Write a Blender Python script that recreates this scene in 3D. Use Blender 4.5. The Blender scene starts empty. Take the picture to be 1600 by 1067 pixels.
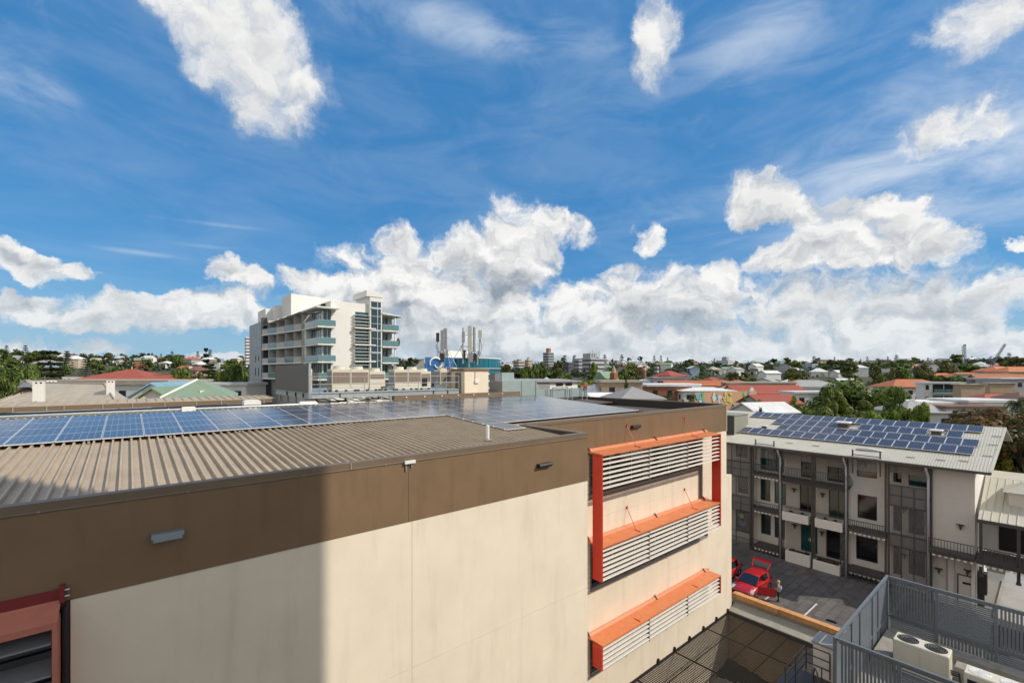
import bpy, bmesh, math, random
from math import radians as R, sin, cos, pi, sqrt, atan, atan2, asin
from mathutils import Vector, Matrix, noise as mnoise
random.seed(7)
SC = bpy.context.scene
COL = SC.collection
# ------------------------------------------------------------------ camera
# the town is laid out on the buildings' own grid: x runs along the long cream wall, y runs away across the roof
CAMZ, FPX, HORY = 18.0, 715.0, 582.0
cam = bpy.data.cameras.new('camera'); cam_o = bpy.data.objects.new('camera', cam); COL.objects.link(cam_o)
cam.sensor_width = 36.0; cam.lens = 36.0 * FPX / 1600.0
cam.shift_y = (HORY - 533.5) / 1600.0
cam.clip_start = 0.1; cam.clip_end = 20000
cam_o.location = (0, 0, CAMZ); cam_o.rotation_euler = (R(90), 0, R(-40))
SC.camera = cam_o
CC, SS = cos(R(40)), sin(R(40))
def ray(px, py):
    u = (px - 800) / FPX; w = (HORY - py) / FPX
    return (CC * u + SS, -SS * u + CC, w)
def at(px, py, D):                      # a ground-plan point seen at that bearing, D metres out
    r = ray(px, py); return (r[0] * D, r[1] * D, CAMZ + r[2] * D)
def bearing(x, y):                      # inverse: bearing of a place, as picture column
    X = CC * x - SS * y; Y = SS * x + CC * y
    return 800 + FPX * X / max(Y, .1)
def depth(x, y): return SS * x + CC * y
# ------------------------------------------------------------------ light
SUN = Vector((.46, -.613, .643)).normalized()
SUN_EL = asin(SUN.z); SUN_AZ = atan2(SUN.x, SUN.y)
sl = bpy.data.lights.new('sun', 'SUN'); sl.energy = 2.65; sl.angle = R(.53); sl.color = (1.0, .93, .82)
so = bpy.data.objects.new('sun', sl); COL.objects.link(so); so.location = (30, -40, 60)
so.rotation_euler = SUN.to_track_quat('Z', 'Y').to_euler()
SC.view_settings.view_transform = 'Standard'; SC.view_settings.look = 'None'
SC.view_settings.exposure = 0.45; SC.view_settings.gamma = 1.0
try: SC.view_settings.use_curve_mapping = False
except Exception: pass
SC.render.engine = 'CYCLES'
SC.cycles.max_bounces = 6; SC.cycles.diffuse_bounces = 4; SC.cycles.glossy_bounces = 3
SC.cycles.transmission_bounces = 4; SC.cycles.transparent_max_bounces = 12
SC.cycles.caustics_reflective = False; SC.cycles.caustics_refractive = False
try:
    SC.cycles.use_denoising = True; SC.cycles.use_adaptive_sampling = True; SC.cycles.adaptive_threshold = .02
except Exception: pass
# ------------------------------------------------------------------ sky with clouds
W = bpy.data.worlds.new('World'); SC.world = W; W.use_nodes = True
NT = W.node_tree; NT.nodes.clear()
def nd(t, kind, **kw):
    n = t.nodes.new(kind)
    for k, v in kw.items(): setattr(n, k, v)
    return n
def put(t, sock, v):
    if isinstance(v, bpy.types.NodeSocket): t.links.new(v, sock)
    elif v is not None: sock.default_value = v
def ma(t, op, a, b=None, c=None, clamp=False):
    n = nd(t, 'ShaderNodeMath', operation=op, use_clamp=clamp)
    put(t, n.inputs[0], a); put(t, n.inputs[1], b); put(t, n.inputs[2], c)
    return n.outputs[0]
def mrange(t, v, a, b, c=0., d=1., interp='SMOOTHSTEP'):
    n = nd(t, 'ShaderNodeMapRange', interpolation_type=interp, clamp=(interp == 'LINEAR'))
    put(t, n.inputs['Value'], v)
    n.inputs['From Min'].default_value = a; n.inputs['From Max'].default_value = b
    n.inputs['To Min'].default_value = c; n.inputs['To Max'].default_value = d
    return n.outputs['Result']
def cmix(t, f, a, b, blend='MIX'):
    n = nd(t, 'ShaderNodeMix', data_type='RGBA', blend_type=blend)
    put(t, n.inputs[0], f); put(t, n.inputs[6], a); put(t, n.inputs[7], b)
    return n.outputs[2]
def nd_scaled(t, v, sc):
    n = nd(t, 'ShaderNodeVectorMath', operation='MULTIPLY'); put(t, n.inputs[0], v); n.inputs[1].default_value = sc
    return n.outputs[0]
def angles(px, py):                    # bearing and height above the horizon, radians
    u = (px - 800) / FPX; w = (HORY - py) / FPX
    return atan(u), atan(w / sqrt(1 + u * u))
# cumulus heaps: centre, half-sizes (in photo units, turned into angles), tilt, strength
HEAPS = [
 (640,450,150,62,0,.95),(545,400,62,34,18,.50),(622,385,45,42,0,.70),(800,395,80,70,0,1.0),(730,400,75,52,0,.85),(700,480,260,62,0,.9),(880,470,170,52,0,.62),
 (1010,465,120,60,0,.82),(1090,470,100,52,0,.8),(900,520,300,46,0,.75),(860,346,100,30,-24,.75),(1010,370,32,32,0,.72),
 (1190,312,80,42,-10,1.0),(1290,338,110,40,-16,.85),(1250,395,95,34,0,.85),(1330,400,150,34,0,1.0),(1440,370,95,46,-14,.9),(1400,320,80,30,-8,.62),
 (1140,415,42,26,0,.7),(1330,500,150,52,0,.72),(1240,500,120,46,0,.7),(1460,500,140,44,0,.8),(1560,470,80,46,0,.75),(1590,392,34,14,0,.7),
 (30,405,110,30,-15,.95),(110,425,70,15,-12,.75),(60,478,85,30,0,.75),(120,500,120,30,0,.8),(220,490,150,34,0,.85),(335,478,92,40,0,1.0),(365,428,85,22,-20,.8),
 (500,445,75,26,-12,.85),(150,540,180,16,0,.55),(350,560,80,14,0,.55),(245,468,60,18,0,.7),
 (390,80,150,92,-32,.92),(285,4,120,52,-18,.68),
 (1550,14,130,56,14,.80),(1480,46,56,30,12,.62),(1480,208,125,38,8,.68),(1026,62,42,70,0,.66),
 (1000,548,560,40,0,.85),(1400,548,330,46,0,.85),(1250,470,330,70,0,.62),(1520,540,200,50,0,.8),(760,530,330,50,0,.9),(60,545,160,20,0,.6),(1050,572,900,26,0,.8),(250,572,300,12,0,.5)]
VEILS = [(40,125,130,60,-6,.8),(700,38,250,34,-9,.80),(900,62,130,30,-10,.5),(1190,50,190,66,6,.75),(1130,110,400,80,0,.38),(1450,270,460,150,6,1.1),(1130,330,330,80,4,.35),
 (210,394,95,6,0,.55),(330,350,150,5,2,.40),(330,386,90,5,2,.35),(1045,343,60,7,2,.55),(560,20,120,30,0,.45),(1500,150,330,95,5,.75),(1140,375,60,18,0,.4),(1100,420,200,40,0,.4)]
def blob_sum(t, vec, blobs, soft):
    acc = None
    for (px, py, rx, ry, tilt, w) in blobs:
        az, el = angles(px, py)
        k = cos(az)                                      # photo units shrink towards the sides
        mp = nd(t, 'ShaderNodeMapping', vector_type='TEXTURE')
        mp.inputs['Location'].default_value = (az, el, 0)
        mp.inputs['Rotation'].default_value = (0, 0, R(tilt))
        mp.inputs['Scale'].default_value = (rx / FPX * k * k, ry / FPX * k, 1)
        put(t, mp.inputs['Vector'], vec)
        ln = nd(t, 'ShaderNodeVectorMath', operation='LENGTH'); put(t, ln.inputs[0], mp.outputs[0])
        v = mrange(t, ln.outputs['Value'], soft, .0, 0., w)
        if acc is None: acc = v
        else:
            n = nd(t, 'ShaderNodeMath', operation='SMOOTH_MAX'); put(t, n.inputs[0], acc); put(t, n.inputs[1], v); n.inputs[2].default_value = .25
            acc = n.outputs[0]
    return acc
def noise_node(t, vec, scale, detail, rough, dist=0., dims='2D'):
    n = nd(t, 'ShaderNodeTexNoise', noise_dimensions=dims)
    put(t, n.inputs['Vector'], vec)
    n.inputs['Scale'].default_value = scale; n.inputs['Detail'].default_value = detail
    n.inputs['Roughness'].default_value = rough; n.inputs['Distortion'].default_value = dist
    return n
def new_group(name):
    g = bpy.data.node_groups.new(name, 'ShaderNodeTree')
    g.interface.new_socket('Vector', in_out='INPUT', socket_type='NodeSocketVector')
    g.interface.new_socket('Density', in_out='OUTPUT', socket_type='NodeSocketFloat')
    return g, nd(g, 'NodeGroupInput').outputs[0], nd(g, 'NodeGroupOutput').inputs[0]
def warp(t, v):                                           # bend the coordinates so that outlines billow
    wn = noise_node(t, v, 8., 6, .62)
    wv = nd(t, 'ShaderNodeVectorMath', operation='MULTIPLY_ADD')
    put(t, wv.inputs[0], wn.outputs['Color']); wv.inputs[1].default_value = (.115, .095, 0); put(t, wv.inputs[2], v)
    w2 = nd(t, 'ShaderNodeVectorMath', operation='SUBTRACT'); put(t, w2.inputs[0], wv.outputs[0]); w2.inputs[1].default_value = (.0575, .0475, 0)
    return w2.outputs[0]
G, gv, gout = new_group('cloud_heaps')
heap = blob_sum(G, gv, HEAPS, 1.45)
# out of view, denser clouds are added round the sky to brighten the shade
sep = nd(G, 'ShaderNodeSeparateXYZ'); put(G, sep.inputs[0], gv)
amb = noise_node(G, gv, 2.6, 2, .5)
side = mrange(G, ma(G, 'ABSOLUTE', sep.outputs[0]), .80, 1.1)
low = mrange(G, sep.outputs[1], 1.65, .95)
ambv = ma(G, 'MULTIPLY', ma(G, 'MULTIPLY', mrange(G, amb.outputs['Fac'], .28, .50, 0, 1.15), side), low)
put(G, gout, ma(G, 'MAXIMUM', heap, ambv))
D_, dv, dout = new_group('cloud_detail')
pv = nd(D_, 'ShaderNodeVectorMath', operation='MULTIPLY'); put(D_, pv.inputs[0], dv); pv.inputs[1].default_value = (1, 1.25, 1)
vo = nd(D_, 'ShaderNodeTexVoronoi', feature='F1', distance='EUCLIDEAN', voronoi_dimensions='2D'); put(D_, vo.inputs['Vector'], pv.outputs[0])
vo.inputs['Scale'].default_value = 15.; vo.inputs['Detail'].default_value = 3.0; vo.inputs['Roughness'].default_value = .52
vo.inputs['Lacunarity'].default_value = 2.15
try: vo.normalize = True
except Exception: pass
fb = noise_node(D_, pv.outputs[0], 11., 7, .6)
puff = ma(D_, 'SUBTRACT', .5, vo.outputs['Distance'])
fbc = ma(D_, 'MULTIPLY', ma(D_, 'SUBTRACT', fb.outputs['Fac'], .5), 1.15)
put(D_, dout, ma(D_, 'MULTIPLY_ADD', puff, .95, fbc))
tc = nd(NT, 'ShaderNodeTexCoord')
rot = nd(NT, 'ShaderNodeVectorRotate', rotation_type='Z_AXIS'); put(NT, rot.inputs['Vector'], tc.outputs['Generated']); rot.inputs['Angle'].default_value = R(40)
sx = nd(NT, 'ShaderNodeSeparateXYZ'); put(NT, sx.inputs[0], rot.outputs[0])
az = ma(NT, 'ARCTAN2', sx.outputs[0], sx.outputs[1]); el = ma(NT, 'ARCSINE', sx.outputs[2])
cv = nd(NT, 'ShaderNodeCombineXYZ'); put(NT, cv.inputs[0], az); put(NT, cv.inputs[1], el)
wrp = warp(NT, cv.outputs[0])
def call(grp, off):
    a = nd(NT, 'ShaderNodeVectorMath', operation='ADD'); put(NT, a.inputs[0], wrp); a.inputs[1].default_value = off
    g = nd(NT, 'ShaderNodeGroup'); g.node_tree = grp
    put(NT, g.inputs[0], a.outputs[0])
    return g.outputs[0]
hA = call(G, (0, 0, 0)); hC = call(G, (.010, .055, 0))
eA = call(D_, (0, 0, 0)); eB = call(D_, (.010, .020, 0))
gate = mrange(NT, hA, .04, .42)
base = ma(NT, 'SUBTRACT', hA, ma(NT, 'MULTIPLY_ADD', gate, -.25, .66))
dA = ma(NT, 'MULTIPLY_ADD', eA, gate, base)
dB = ma(NT, 'MULTIPLY_ADD', eB, gate, base)
dC = ma(NT, 'ADD', ma(NT, 'SUBTRACT', dA, hA), hC)
soft_up = mrange(NT, el, .26, .50)                                            # the thin puffs higher up fray out more softly
cover = ma(NT, 'ADD', ma(NT, 'MULTIPLY', mrange(NT, dA, -.14, .40), ma(NT, 'SUBTRACT', 1., soft_up)), ma(NT, 'MULTIPLY', mrange(NT, dA, -.30, .62), soft_up))
small = mrange(NT, ma(NT, 'SUBTRACT', dA, dB), -.42, .38)                    # relief: side turned to the sun
under = mrange(NT, ma(NT, 'SUBTRACT', dC, dA), -.10, .34)                    # cloud above it: its shaded foot
thick = mrange(NT, dA, .05, .9)
high = mrange(NT, el, .55, .28)                                          # high puffs are seen from their lit side
lit = ma(NT, 'MULTIPLY_ADD', ma(NT, 'SUBTRACT', small, .5), ma(NT, 'MULTIPLY_ADD', high, .40, .30), .80)
lit = ma(NT, 'SUBTRACT', lit, ma(NT, 'MULTIPLY', ma(NT, 'MULTIPLY', under, ma(NT, 'MULTIPLY_ADD', high, .75, .25)), ma(NT, 'MULTIPLY_ADD', thick, .50, .25)), clamp=True)
grey = noise_node(NT, nd_scaled(NT, wrp, (1, 2.6, 1)), 5.2, 4, .55)
gp_ = ma(NT, 'MULTIPLY', mrange(NT, grey.outputs['Fac'], .42, .64), mrange(NT, el, .42, .10, .10, .52))
lit = ma(NT, 'SUBTRACT', lit, ma(NT, 'MULTIPLY', gp_, thick), clamp=True)
ccol = cmix(NT, lit, (.205, .245, .295, 1), (.70, .695, .68, 1))
lowh = mrange(NT, el, .20, .0)
ccol = cmix(NT, ma(NT, 'MULTIPLY', lowh, .42), ccol, (.36, .45, .53, 1))      # far clouds seen through more air
sv = nd(NT, 'ShaderNodeVectorMath', operation='MULTIPLY'); put(NT, sv.inputs[0], cv.outputs[0]); sv.inputs[1].default_value = (1, 3.2, 1)
ci = noise_node(NT, sv.outputs[0], 4.2, 8, .60, .35)
veil = blob_sum(NT, cv.outputs[0], VEILS, 1.25)
veil = ma(NT, 'MULTIPLY', veil, mrange(NT, ci.outputs["Fac"], .28, .76, .10, 1.))
veil = ma(NT, 'MULTIPLY', veil, .85, clamp=True)
sky = nd(NT, 'ShaderNodeTexSky', sky_type='NISHITA', sun_disc=False, sun_elevation=SUN_EL, sun_rotation=SUN_AZ, altitude=50., air_density=1.0, dust_density=.15, ozone_density=1.6)
SKY_K = .092
hs = nd(NT, 'ShaderNodeHueSaturation'); put(NT, hs.inputs['Color'], sky.outputs[0]); hs.inputs['Saturation'].default_value = 1.12; hs.inputs['Value'].default_value = 1.12
skc = cmix(NT, 1.0, hs.outputs[0], (.72, 1.10, 1.12, 1), 'MULTIPLY')
skc = cmix(NT, .74, skc, (.26, 1.66, 4.15, 1))
skc = cmix(NT, mrange(NT, el, .20, -.02, 0, .85), skc, (2.7, 4.2, 5.5, 1))           # pale air low down
bg1 = nd(NT, 'ShaderNodeBackground'); put(NT, bg1.inputs[0], skc); bg1.inputs[1].default_value = SKY_K
bgv = nd(NT, 'ShaderNodeBackground'); bgv.inputs[0].default_value = (.50, .56, .64, 1); bgv.inputs[1].default_value = 1.
bg2 = nd(NT, 'ShaderNodeBackground'); put(NT, bg2.inputs[0], ccol); bg2.inputs[1].default_value = 1.0
m0 = nd(NT, 'ShaderNodeMixShader'); put(NT, m0.inputs[0], veil); put(NT, m0.inputs[1], bg1.outputs[0]); put(NT, m0.inputs[2], bgv.outputs[0])
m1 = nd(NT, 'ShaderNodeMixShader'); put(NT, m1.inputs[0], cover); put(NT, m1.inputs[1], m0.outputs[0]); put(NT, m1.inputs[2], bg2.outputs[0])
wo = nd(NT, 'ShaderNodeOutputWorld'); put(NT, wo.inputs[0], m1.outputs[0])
try: W.cycles.sampling_method = 'MANUAL'; W.cycles.sample_map_resolution = 1024
except Exception: pass
# ------------------------------------------------------------------ mesh helpers
class MB:
    def __init__(s): s.v = []; s.f = []; s.mi = []
    def add(s, vs, fs, m=0):
        k = len(s.v); s.v += [tuple(p) for p in vs]
        for f in fs: s.f.append(tuple(i + k for i in f)); s.mi.append(m)
        return s
    def box(s, x0, x1, y0, y1, z0, z1, m=0):
        x0, x1 = min(x0, x1), max(x0, x1); y0, y1 = min(y0, y1), max(y0, y1); z0, z1 = min(z0, z1), max(z0, z1)
        return s.add([(x0,y0,z0),(x1,y0,z0),(x1,y1,z0),(x0,y1,z0),(x0,y0,z1),(x1,y0,z1),(x1,y1,z1),(x0,y1,z1)],
            [(0,3,2,1),(4,5,6,7),(0,1,5,4),(1,2,6,5),(2,3,7,6),(3,0,4,7)], m)
    def poly(s, pts, m=0): return s.add(pts, [tuple(range(len(pts)))], m)
    def hexa(s, p, m=0): return s.add(p, [(0,3,2,1),(4,5,6,7),(0,1,5,4),(1,2,6,5),(2,3,7,6),(3,0,4,7)], m)
    def slab(s, pts, dz, m=0):              # polygon with thickness below it
        n = len(pts); lo = [(x, y, z - dz) for x, y, z in pts]
        fs = [tuple(range(n)), tuple(range(2*n-1, n-1, -1))] + [(i, n+i, n+(i+1) % n, (i+1) % n) for i in range(n)]
        return s.add(list(pts) + lo, fs, m)
    def prism(s, pts, axis, lo, hi, m=0):   # outline in the other two axes, swept along axis
        n = len(pts)
        def P(a, b, c): return {'x': (c, a, b), 'y': (a, c, b), 'z': (a, b, c)}[axis]
        vs = [P(a, b, lo) for a, b in pts] + [P(a, b, hi) for a, b in pts]
        fs = [tuple(range(n-1, -1, -1)), tuple(range(n, 2*n))] + [(i, (i+1) % n, n+(i+1) % n, n+i) for i in range(n)]
        return s.add(vs, fs, m)
    def cyl(s, cx, cy, z0, z1, r, n=12, r2=None, m=0):
        r2 = r if r2 is None else r2
        vs = [(cx + r*cos(2*pi*i/n), cy + r*sin(2*pi*i/n), z0) for i in range(n)] + [(cx + r2*cos(2*pi*i/n), cy + r2*sin(2*pi*i/n), z1) for i in range(n)]
        return s.add(vs, [tuple(range(n-1, -1, -1)), tuple(range(n, 2*n))] + [(i, (i+1) % n, n+(i+1) % n, n+i) for i in range(n)], m)
    def tube(s, pts, r, n=6, m=0, r2=None):
        P = [Vector(p) for p in pts]; vs = []; fs = []
        for i, p in enumerate(P):
            t = (P[min(i+1, len(P)-1)] - P[max(i-1, 0)]).normalized()
            a = t.orthogonal().normalized() if i == 0 else (a - t * a.dot(t)).normalized()
            b = t.cross(a); rr = r if r2 is None else r + (r2 - r) * i / (len(P) - 1)
            vs += [p + a*rr*cos(2*pi*k/n) + b*rr*sin(2*pi*k/n) for k in range(n)]
        for i in range(len(P) - 1):
            for k in range(n): fs.append((i*n+k, i*n+(k+1) % n, (i+1)*n+(k+1) % n, (i+1)*n+k))
        fs += [tuple(range(n-1, -1, -1)), tuple(range((len(P)-1)*n, len(P)*n))]
        return s.add(vs, fs, m)
    def bar(s, p, q, w, h, up=(0, 0, 1), m=0):   # straight bar of section w x h from p to q
        p, q = Vector(p), Vector(q); t = (q - p).normalized(); u = Vector(up)
        sd = t.cross(u); sd = (sd if sd.length > 1e-4 else t.orthogonal()).normalized(); u = sd.cross(t).normalized()
        c = [(-1,-1),(1,-1),(1,1),(-1,1)]
        vs = [e + sd*a*w/2 + u*b*h/2 for e in (p, q) for a, b in c]
        return s.add(vs, [(0,3,2,1),(4,5,6,7),(0,1,5,4),(1,2,6,5),(2,3,7,6),(3,0,4,7)], m)
    def ball(s, c, r, nu=10, nv=6, sq=(1, 1, 1), m=0):
        vs = []; fs = []
        for j in range(nv + 1):
            for i in range(nu):
                th = pi*j/nv; ph = 2*pi*i/nu
                vs.append((c[0] + r*sq[0]*sin(th)*cos(ph), c[1] + r*sq[1]*sin(th)*sin(ph), c[2] + r*sq[2]*cos(th)))
        for j in range(nv):
            for i in range(nu): fs.append((j*nu+i, (j+1)*nu+i, (j+1)*nu+(i+1) % nu, j*nu+(i+1) % nu))
        return s.add(vs, fs, m)
    def build(s, name, mats, parent=None, smooth=False, bevel=0, weld=False):
        me = bpy.data.meshes.new(name)
        ox, oy, oz = org(parent)
        me.from_pydata([(x-ox, y-oy, z-oz) for x, y, z in s.v], [], s.f)
        for m in (mats if isinstance(mats, (list, tuple)) else [mats]): me.materials.append(m)
        if any(s.mi): me.polygons.foreach_set('material_index', s.mi)
        bm = bmesh.new(); bm.from_mesh(me)
        if weld: bmesh.ops.remove_doubles(bm, verts=bm.verts, dist=1e-4)
        if bevel: bmesh.ops.bevel(bm, geom=list(bm.edges), offset=bevel, segments=1, affect='EDGES', clamp_overlap=True)
        bmesh.ops.recalc_face_normals(bm, faces=bm.faces); bm.to_mesh(me); bm.free()
        if smooth: me.polygons.foreach_set('use_smooth', [True] * len(me.polygons))
        o = bpy.data.objects.new(name, me); COL.objects.link(o)
        if parent: o.parent = parent
        return o
ORG = {}
def org(o):
    if o is None: return (0, 0, 0)
    if o.name in ORG: return ORG[o.name]
    return org(o.parent)
def thing(name, label, cat, loc=(0, 0, 0), group=None):
    o = bpy.data.objects.new(name, None); COL.objects.link(o); o.empty_display_size = .2
    o.location = loc; ORG[o.name] = tuple(loc)
    return tag(o, label, cat, group)
def tag(o, label=None, cat=None, group=None, kind=None):
    if label: o['label'] = label
    if cat: o['category'] = cat
    if group: o['group'] = group
    if kind: o['kind'] = kind
    return o
def stuff(o): o['kind'] = 'stuff'; return o
def twin(o, dx=0., dy=0., dz=0., parent=None, rot=None):      # another piece alike, sharing the mesh
    c = o.copy(); COL.objects.link(c)
    if parent is not None:
        c.parent = parent
    c.location = (o.location[0] + dx, o.location[1] + dy, o.location[2] + dz)
    if rot is not None: c.rotation_euler = rot
    return c
def clone(root, loc, rotz=0., label=None, group=None, scale=None):
    r = root.copy(); COL.objects.link(r); r.location = loc; r.rotation_euler = (0, 0, rotz)
    if scale: r.scale = scale if isinstance(scale, (tuple, list)) else (scale,) * 3
    if label: r['label'] = label
    if group: r['group'] = group
    for ch in root.children:
        c = ch.copy(); COL.objects.link(c); c.parent = r
        for g in ch.children:
            d = g.copy(); COL.objects.link(d); d.parent = c
    return r
# ------------------------------------------------------------------ materials
MATS = {}
def mat(name, col, rough=.6, metal=0., var=.0, vscale=2., bump=0., bscale=30., spec=.5, stain=0., stcol=None, obj_var=0., streak=False, coat=0., coords='Position'):
    if name in MATS: return MATS[name]
    m = bpy.data.materials.new(name); m.use_nodes = True; t = m.node_tree
    p = t.nodes['Principled BSDF']; MATS[name] = m
    c = (col[0], col[1], col[2], 1.)
    p.inputs['Roughness'].default_value = rough; p.inputs['Metallic'].default_value = metal
    p.inputs['Specular IOR Level'].default_value = spec
    if coat: p.inputs['Coat Weight'].default_value = coat; p.inputs['Coat Roughness'].default_value = .05
    src = c; vec = None
    if var or bump or stain:
        g = nd(t, 'ShaderNodeNewGeometry') if coords == 'Position' else nd(t, 'ShaderNodeTexCoord')
        vec = g.outputs['Position'] if coords == 'Position' else g.outputs['Object']
    if var:
        n = noise_node(t, vec, vscale, 5, .6, dims='3D')
        f = mrange(t, n.outputs['Fac'], .3, .7, 1 - var, 1 + var, 'LINEAR')
        src = cmix(t, 1., src, None, 'MULTIPLY')
        mixn = src.node; cb = nd(t, 'ShaderNodeCombineColor')
        for i in range(3): put(t, cb.inputs[i], f)
        put(t, mixn.inputs[7], cb.outputs[0])
    if stain:
        mp = nd(t, 'ShaderNodeMapping'); put(t, mp.inputs['Vector'], vec)
        mp.inputs['Scale'].default_value = (1, 1, .12) if streak else (1, 1, 1)
        n = noise_node(t, mp.outputs[0], 1.7 if streak else .9, 6, .65, dims='3D')
        f = mrange(t, n.outputs['Fac'], .48, .72, 0, stain)
        sc = stcol or (col[0]*.6, col[1]*.58, col[2]*.55)
        src = cmix(t, f, src, (sc[0], sc[1], sc[2], 1))
    if obj_var:
        oi = nd(t, 'ShaderNodeObjectInfo')
        h = nd(t, 'ShaderNodeHueSaturation'); put(t, h.inputs['Color'], src)
        put(t, h.inputs['Value'], mrange(t, oi.outputs['Random'], 0, 1, 1 - obj_var, 1 + obj_var, 'LINEAR'))
        src = h.outputs[0]
    put(t, p.inputs['Base Color'], src)
    if bump:
        n = noise_node(t, vec, bscale, 4, .6, dims='3D')
        b = nd(t, 'ShaderNodeBump'); b.inputs['Strength'].default_value = bump; b.inputs['Distance'].default_value = .02
        put(t, b.inputs['Height'], n.outputs['Fac']); put(t, p.inputs['Normal'], b.outputs[0])
    return m
cream = mat('cream_render', (.80, .695, .55), .75, var=.05, vscale=.7, bump=.15, bscale=25., stain=.26, streak=True)
brown = mat('brown_fascia_paint', (.205, .130, .070), .5, var=.08, vscale=.8, stain=.35, streak=True)
brown_metal = mat('brown_metal', (.185, .135, .09), .42, var=.06, vscale=1.5)
dark_metal = mat('dark_bronze_metal', (.045, .038, .034), .45, var=.1)
roofing = mat('grey_brown_roof_steel', (.45, .365, .265), .6, var=.08, vscale=1.2, stain=.35, obj_var=.03)
flash = mat('grey_flashing', (.30, .29, .28), .4, var=.08)
dark_void = mat('dark_interior', (.012, .012, .013), .8)
orange = mat('orange_canopy_paint', (.62, .195, .075), .5, var=.10, vscale=2.5, stain=.3, stcol=(.60, .26, .13))
red = mat('red_fin_paint', (.56, .034, .012), .45, var=.05)
blade_w = mat('pale_louvre_paint', (.62, .585, .53), .45, var=.06, vscale=3., stain=.25)
frame_b = mat('taupe_window_frame', (.20, .165, .135), .45)
alum = mat('aluminium', (.62, .63, .64), .35, metal=.7, var=.04)
galv = mat('galvanised_steel', (.46, .50, .51), .42, metal=.55, var=.12, vscale=6.)
white = mat('white_paint', (.80, .79, .76), .5, var=.03)
white_metal = mat('white_enamel', (.74, .72, .66), .4, var=.03)
ivory = mat('ivory_enamel', (.66, .61, .50), .45, var=.04)
black = mat('black_paint', (.018, .018, .019), .4)
charcoal = mat('charcoal_metal', (.052, .046, .044), .45, var=.06)
concrete = mat('weathered_concrete', (.30, .28, .25), .85, var=.18, vscale=3., bump=.3, bscale=40., stain=.45)
grey_wall = mat('pale_grey_render', (.62, .575, .52), .8, var=.04, bump=.1, stain=.12, streak=True)
white_wall = mat('white_render', (.78, .745, .69), .8, var=.04, stain=.10, streak=True)
def glass_mat(name, col, rough=.06, spec=.9):
    m = mat(name, col, rough, spec=spec, coat=.0); return m
glass_d = glass_mat('dark_glass', (.012, .015, .018))
glass_g = glass_mat('green_tinted_glass', (.03, .055, .05))
glass_t = glass_mat('teal_glass', (.012, .075, .09), .08)
glass_b = glass_mat('pale_aqua_balustrade_glass', (.12, .235, .25), .07)
# ================================================================== ground and terrain
def ground_h(x, y):
    d = sqrt(x*x + y*y)
    if d < 120: return 0.
    def ss(a, b): k = min(max((d - a) / (b - a), 0), 1); return k*k*(3 - 2*k)
    h = 20 * ss(120, 520) + 17 * ss(420, 1050) - 45 * ss(1250, 2600)
    lump = mnoise.noise(Vector((x * .0035, y * .0035, 3.1))) * 9 + mnoise.noise(Vector((x * .009, y * .009, 7.7))) * 3.0
    b = (bearing(x, y) - 800) / 800. if depth(x, y) > 1 else 0
    return h + lump * ss(200, 700) * .8 + (3.5 if b < 0 else -4.) * min(abs(b), 1) * ss(150, 700)
# one sheet out past the horizon; the two sunken yards by the camera are cut out of it
SUNK = (5.0, 35.9, -8.0, 16.0)          # x0, x1, y0, y1 of the lower yard
def ground_sheet():
    g = MB(); ring = [0., 12, 24, 36, 48, 60, 80, 100, 130, 160, 190, 220, 260, 300, 350, 400, 460, 520, 600, 700, 800, 920, 1050, 1200, 1400, 1700, 2100, 2700, 3600, 5200, 9000]
    n = 120; bm = bmesh.new()
    rows = []
    for r in ring[1:]:
        rows.append([bm.verts.new((r*cos(2*pi*k/n), r*sin(2*pi*k/n), ground_h(r*cos(2*pi*k/n), r*sin(2*pi*k/n)) - .06 if r < 3000 else -12 - (r - 3000) * .004)) for k in range(n)])
    c = bm.verts.new((0, 0, -4.6))
    for v in rows[0] + rows[1] : v.co.z = -4.6
    for v in rows[2]: v.co.z = -4.6
    for k in range(n): bm.faces.new((c, rows[0][k], rows[0][(k+1) % n]))
    for i in range(len(rows) - 1):
        for k in range(n): bm.faces.new((rows[i][k], rows[i+1][k], rows[i+1][(k+1) % n], rows[i][(k+1) % n]))
    me = bpy.data.meshes.new('ground'); bm.to_mesh(me); bm.free()
    me.polygons.foreach_set('use_smooth', [True] * len(me.polygons))
    m = mat('suburb_ground', (.055, .062, .028), .95, var=.45, vscale=.05, stain=.6, stcol=(.12, .105, .085))
    me.materials.append(m); o = bpy.data.objects.new('ground', me); COL.objects.link(o); tag(o, kind='structure')
ground_sheet()
# ================================================================== the long cream and brown block
MAIN = thing('office_building', 'cream and brown office block with a ribbed metal roof, closest to the viewer', 'building', (14.3, 16, 0))
W1, W2, AX = 12.3, 16.1, 14.34                 # the two wall planes and the step between them
def wall_pieces(xs, zs, y, t, m, name='wall_panel', skip=()):
    for i in range(len(xs) - 1):
        for k in range(len(zs) - 1):
            if (i, k) in skip: continue
            MB().box(xs[i] + .006, xs[i+1] - .006, y, y + t, zs[k] + .005, zs[k+1] - .005).build(name, m, MAIN)
# rough core just behind the panels
core = MB(); core.box(-14, AX - .16, W1 + .14, W2 + .3, -4.6, 15.28); core.build('wall', brown, MAIN)
wall_pieces([-14, -7.6], [-4.6, 9.0, 13.6], W1, .14, cream)
wall_pieces([-.86, 6.45, AX], [-4.6, 9.25, 13.6], W1, .14, cream)
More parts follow.
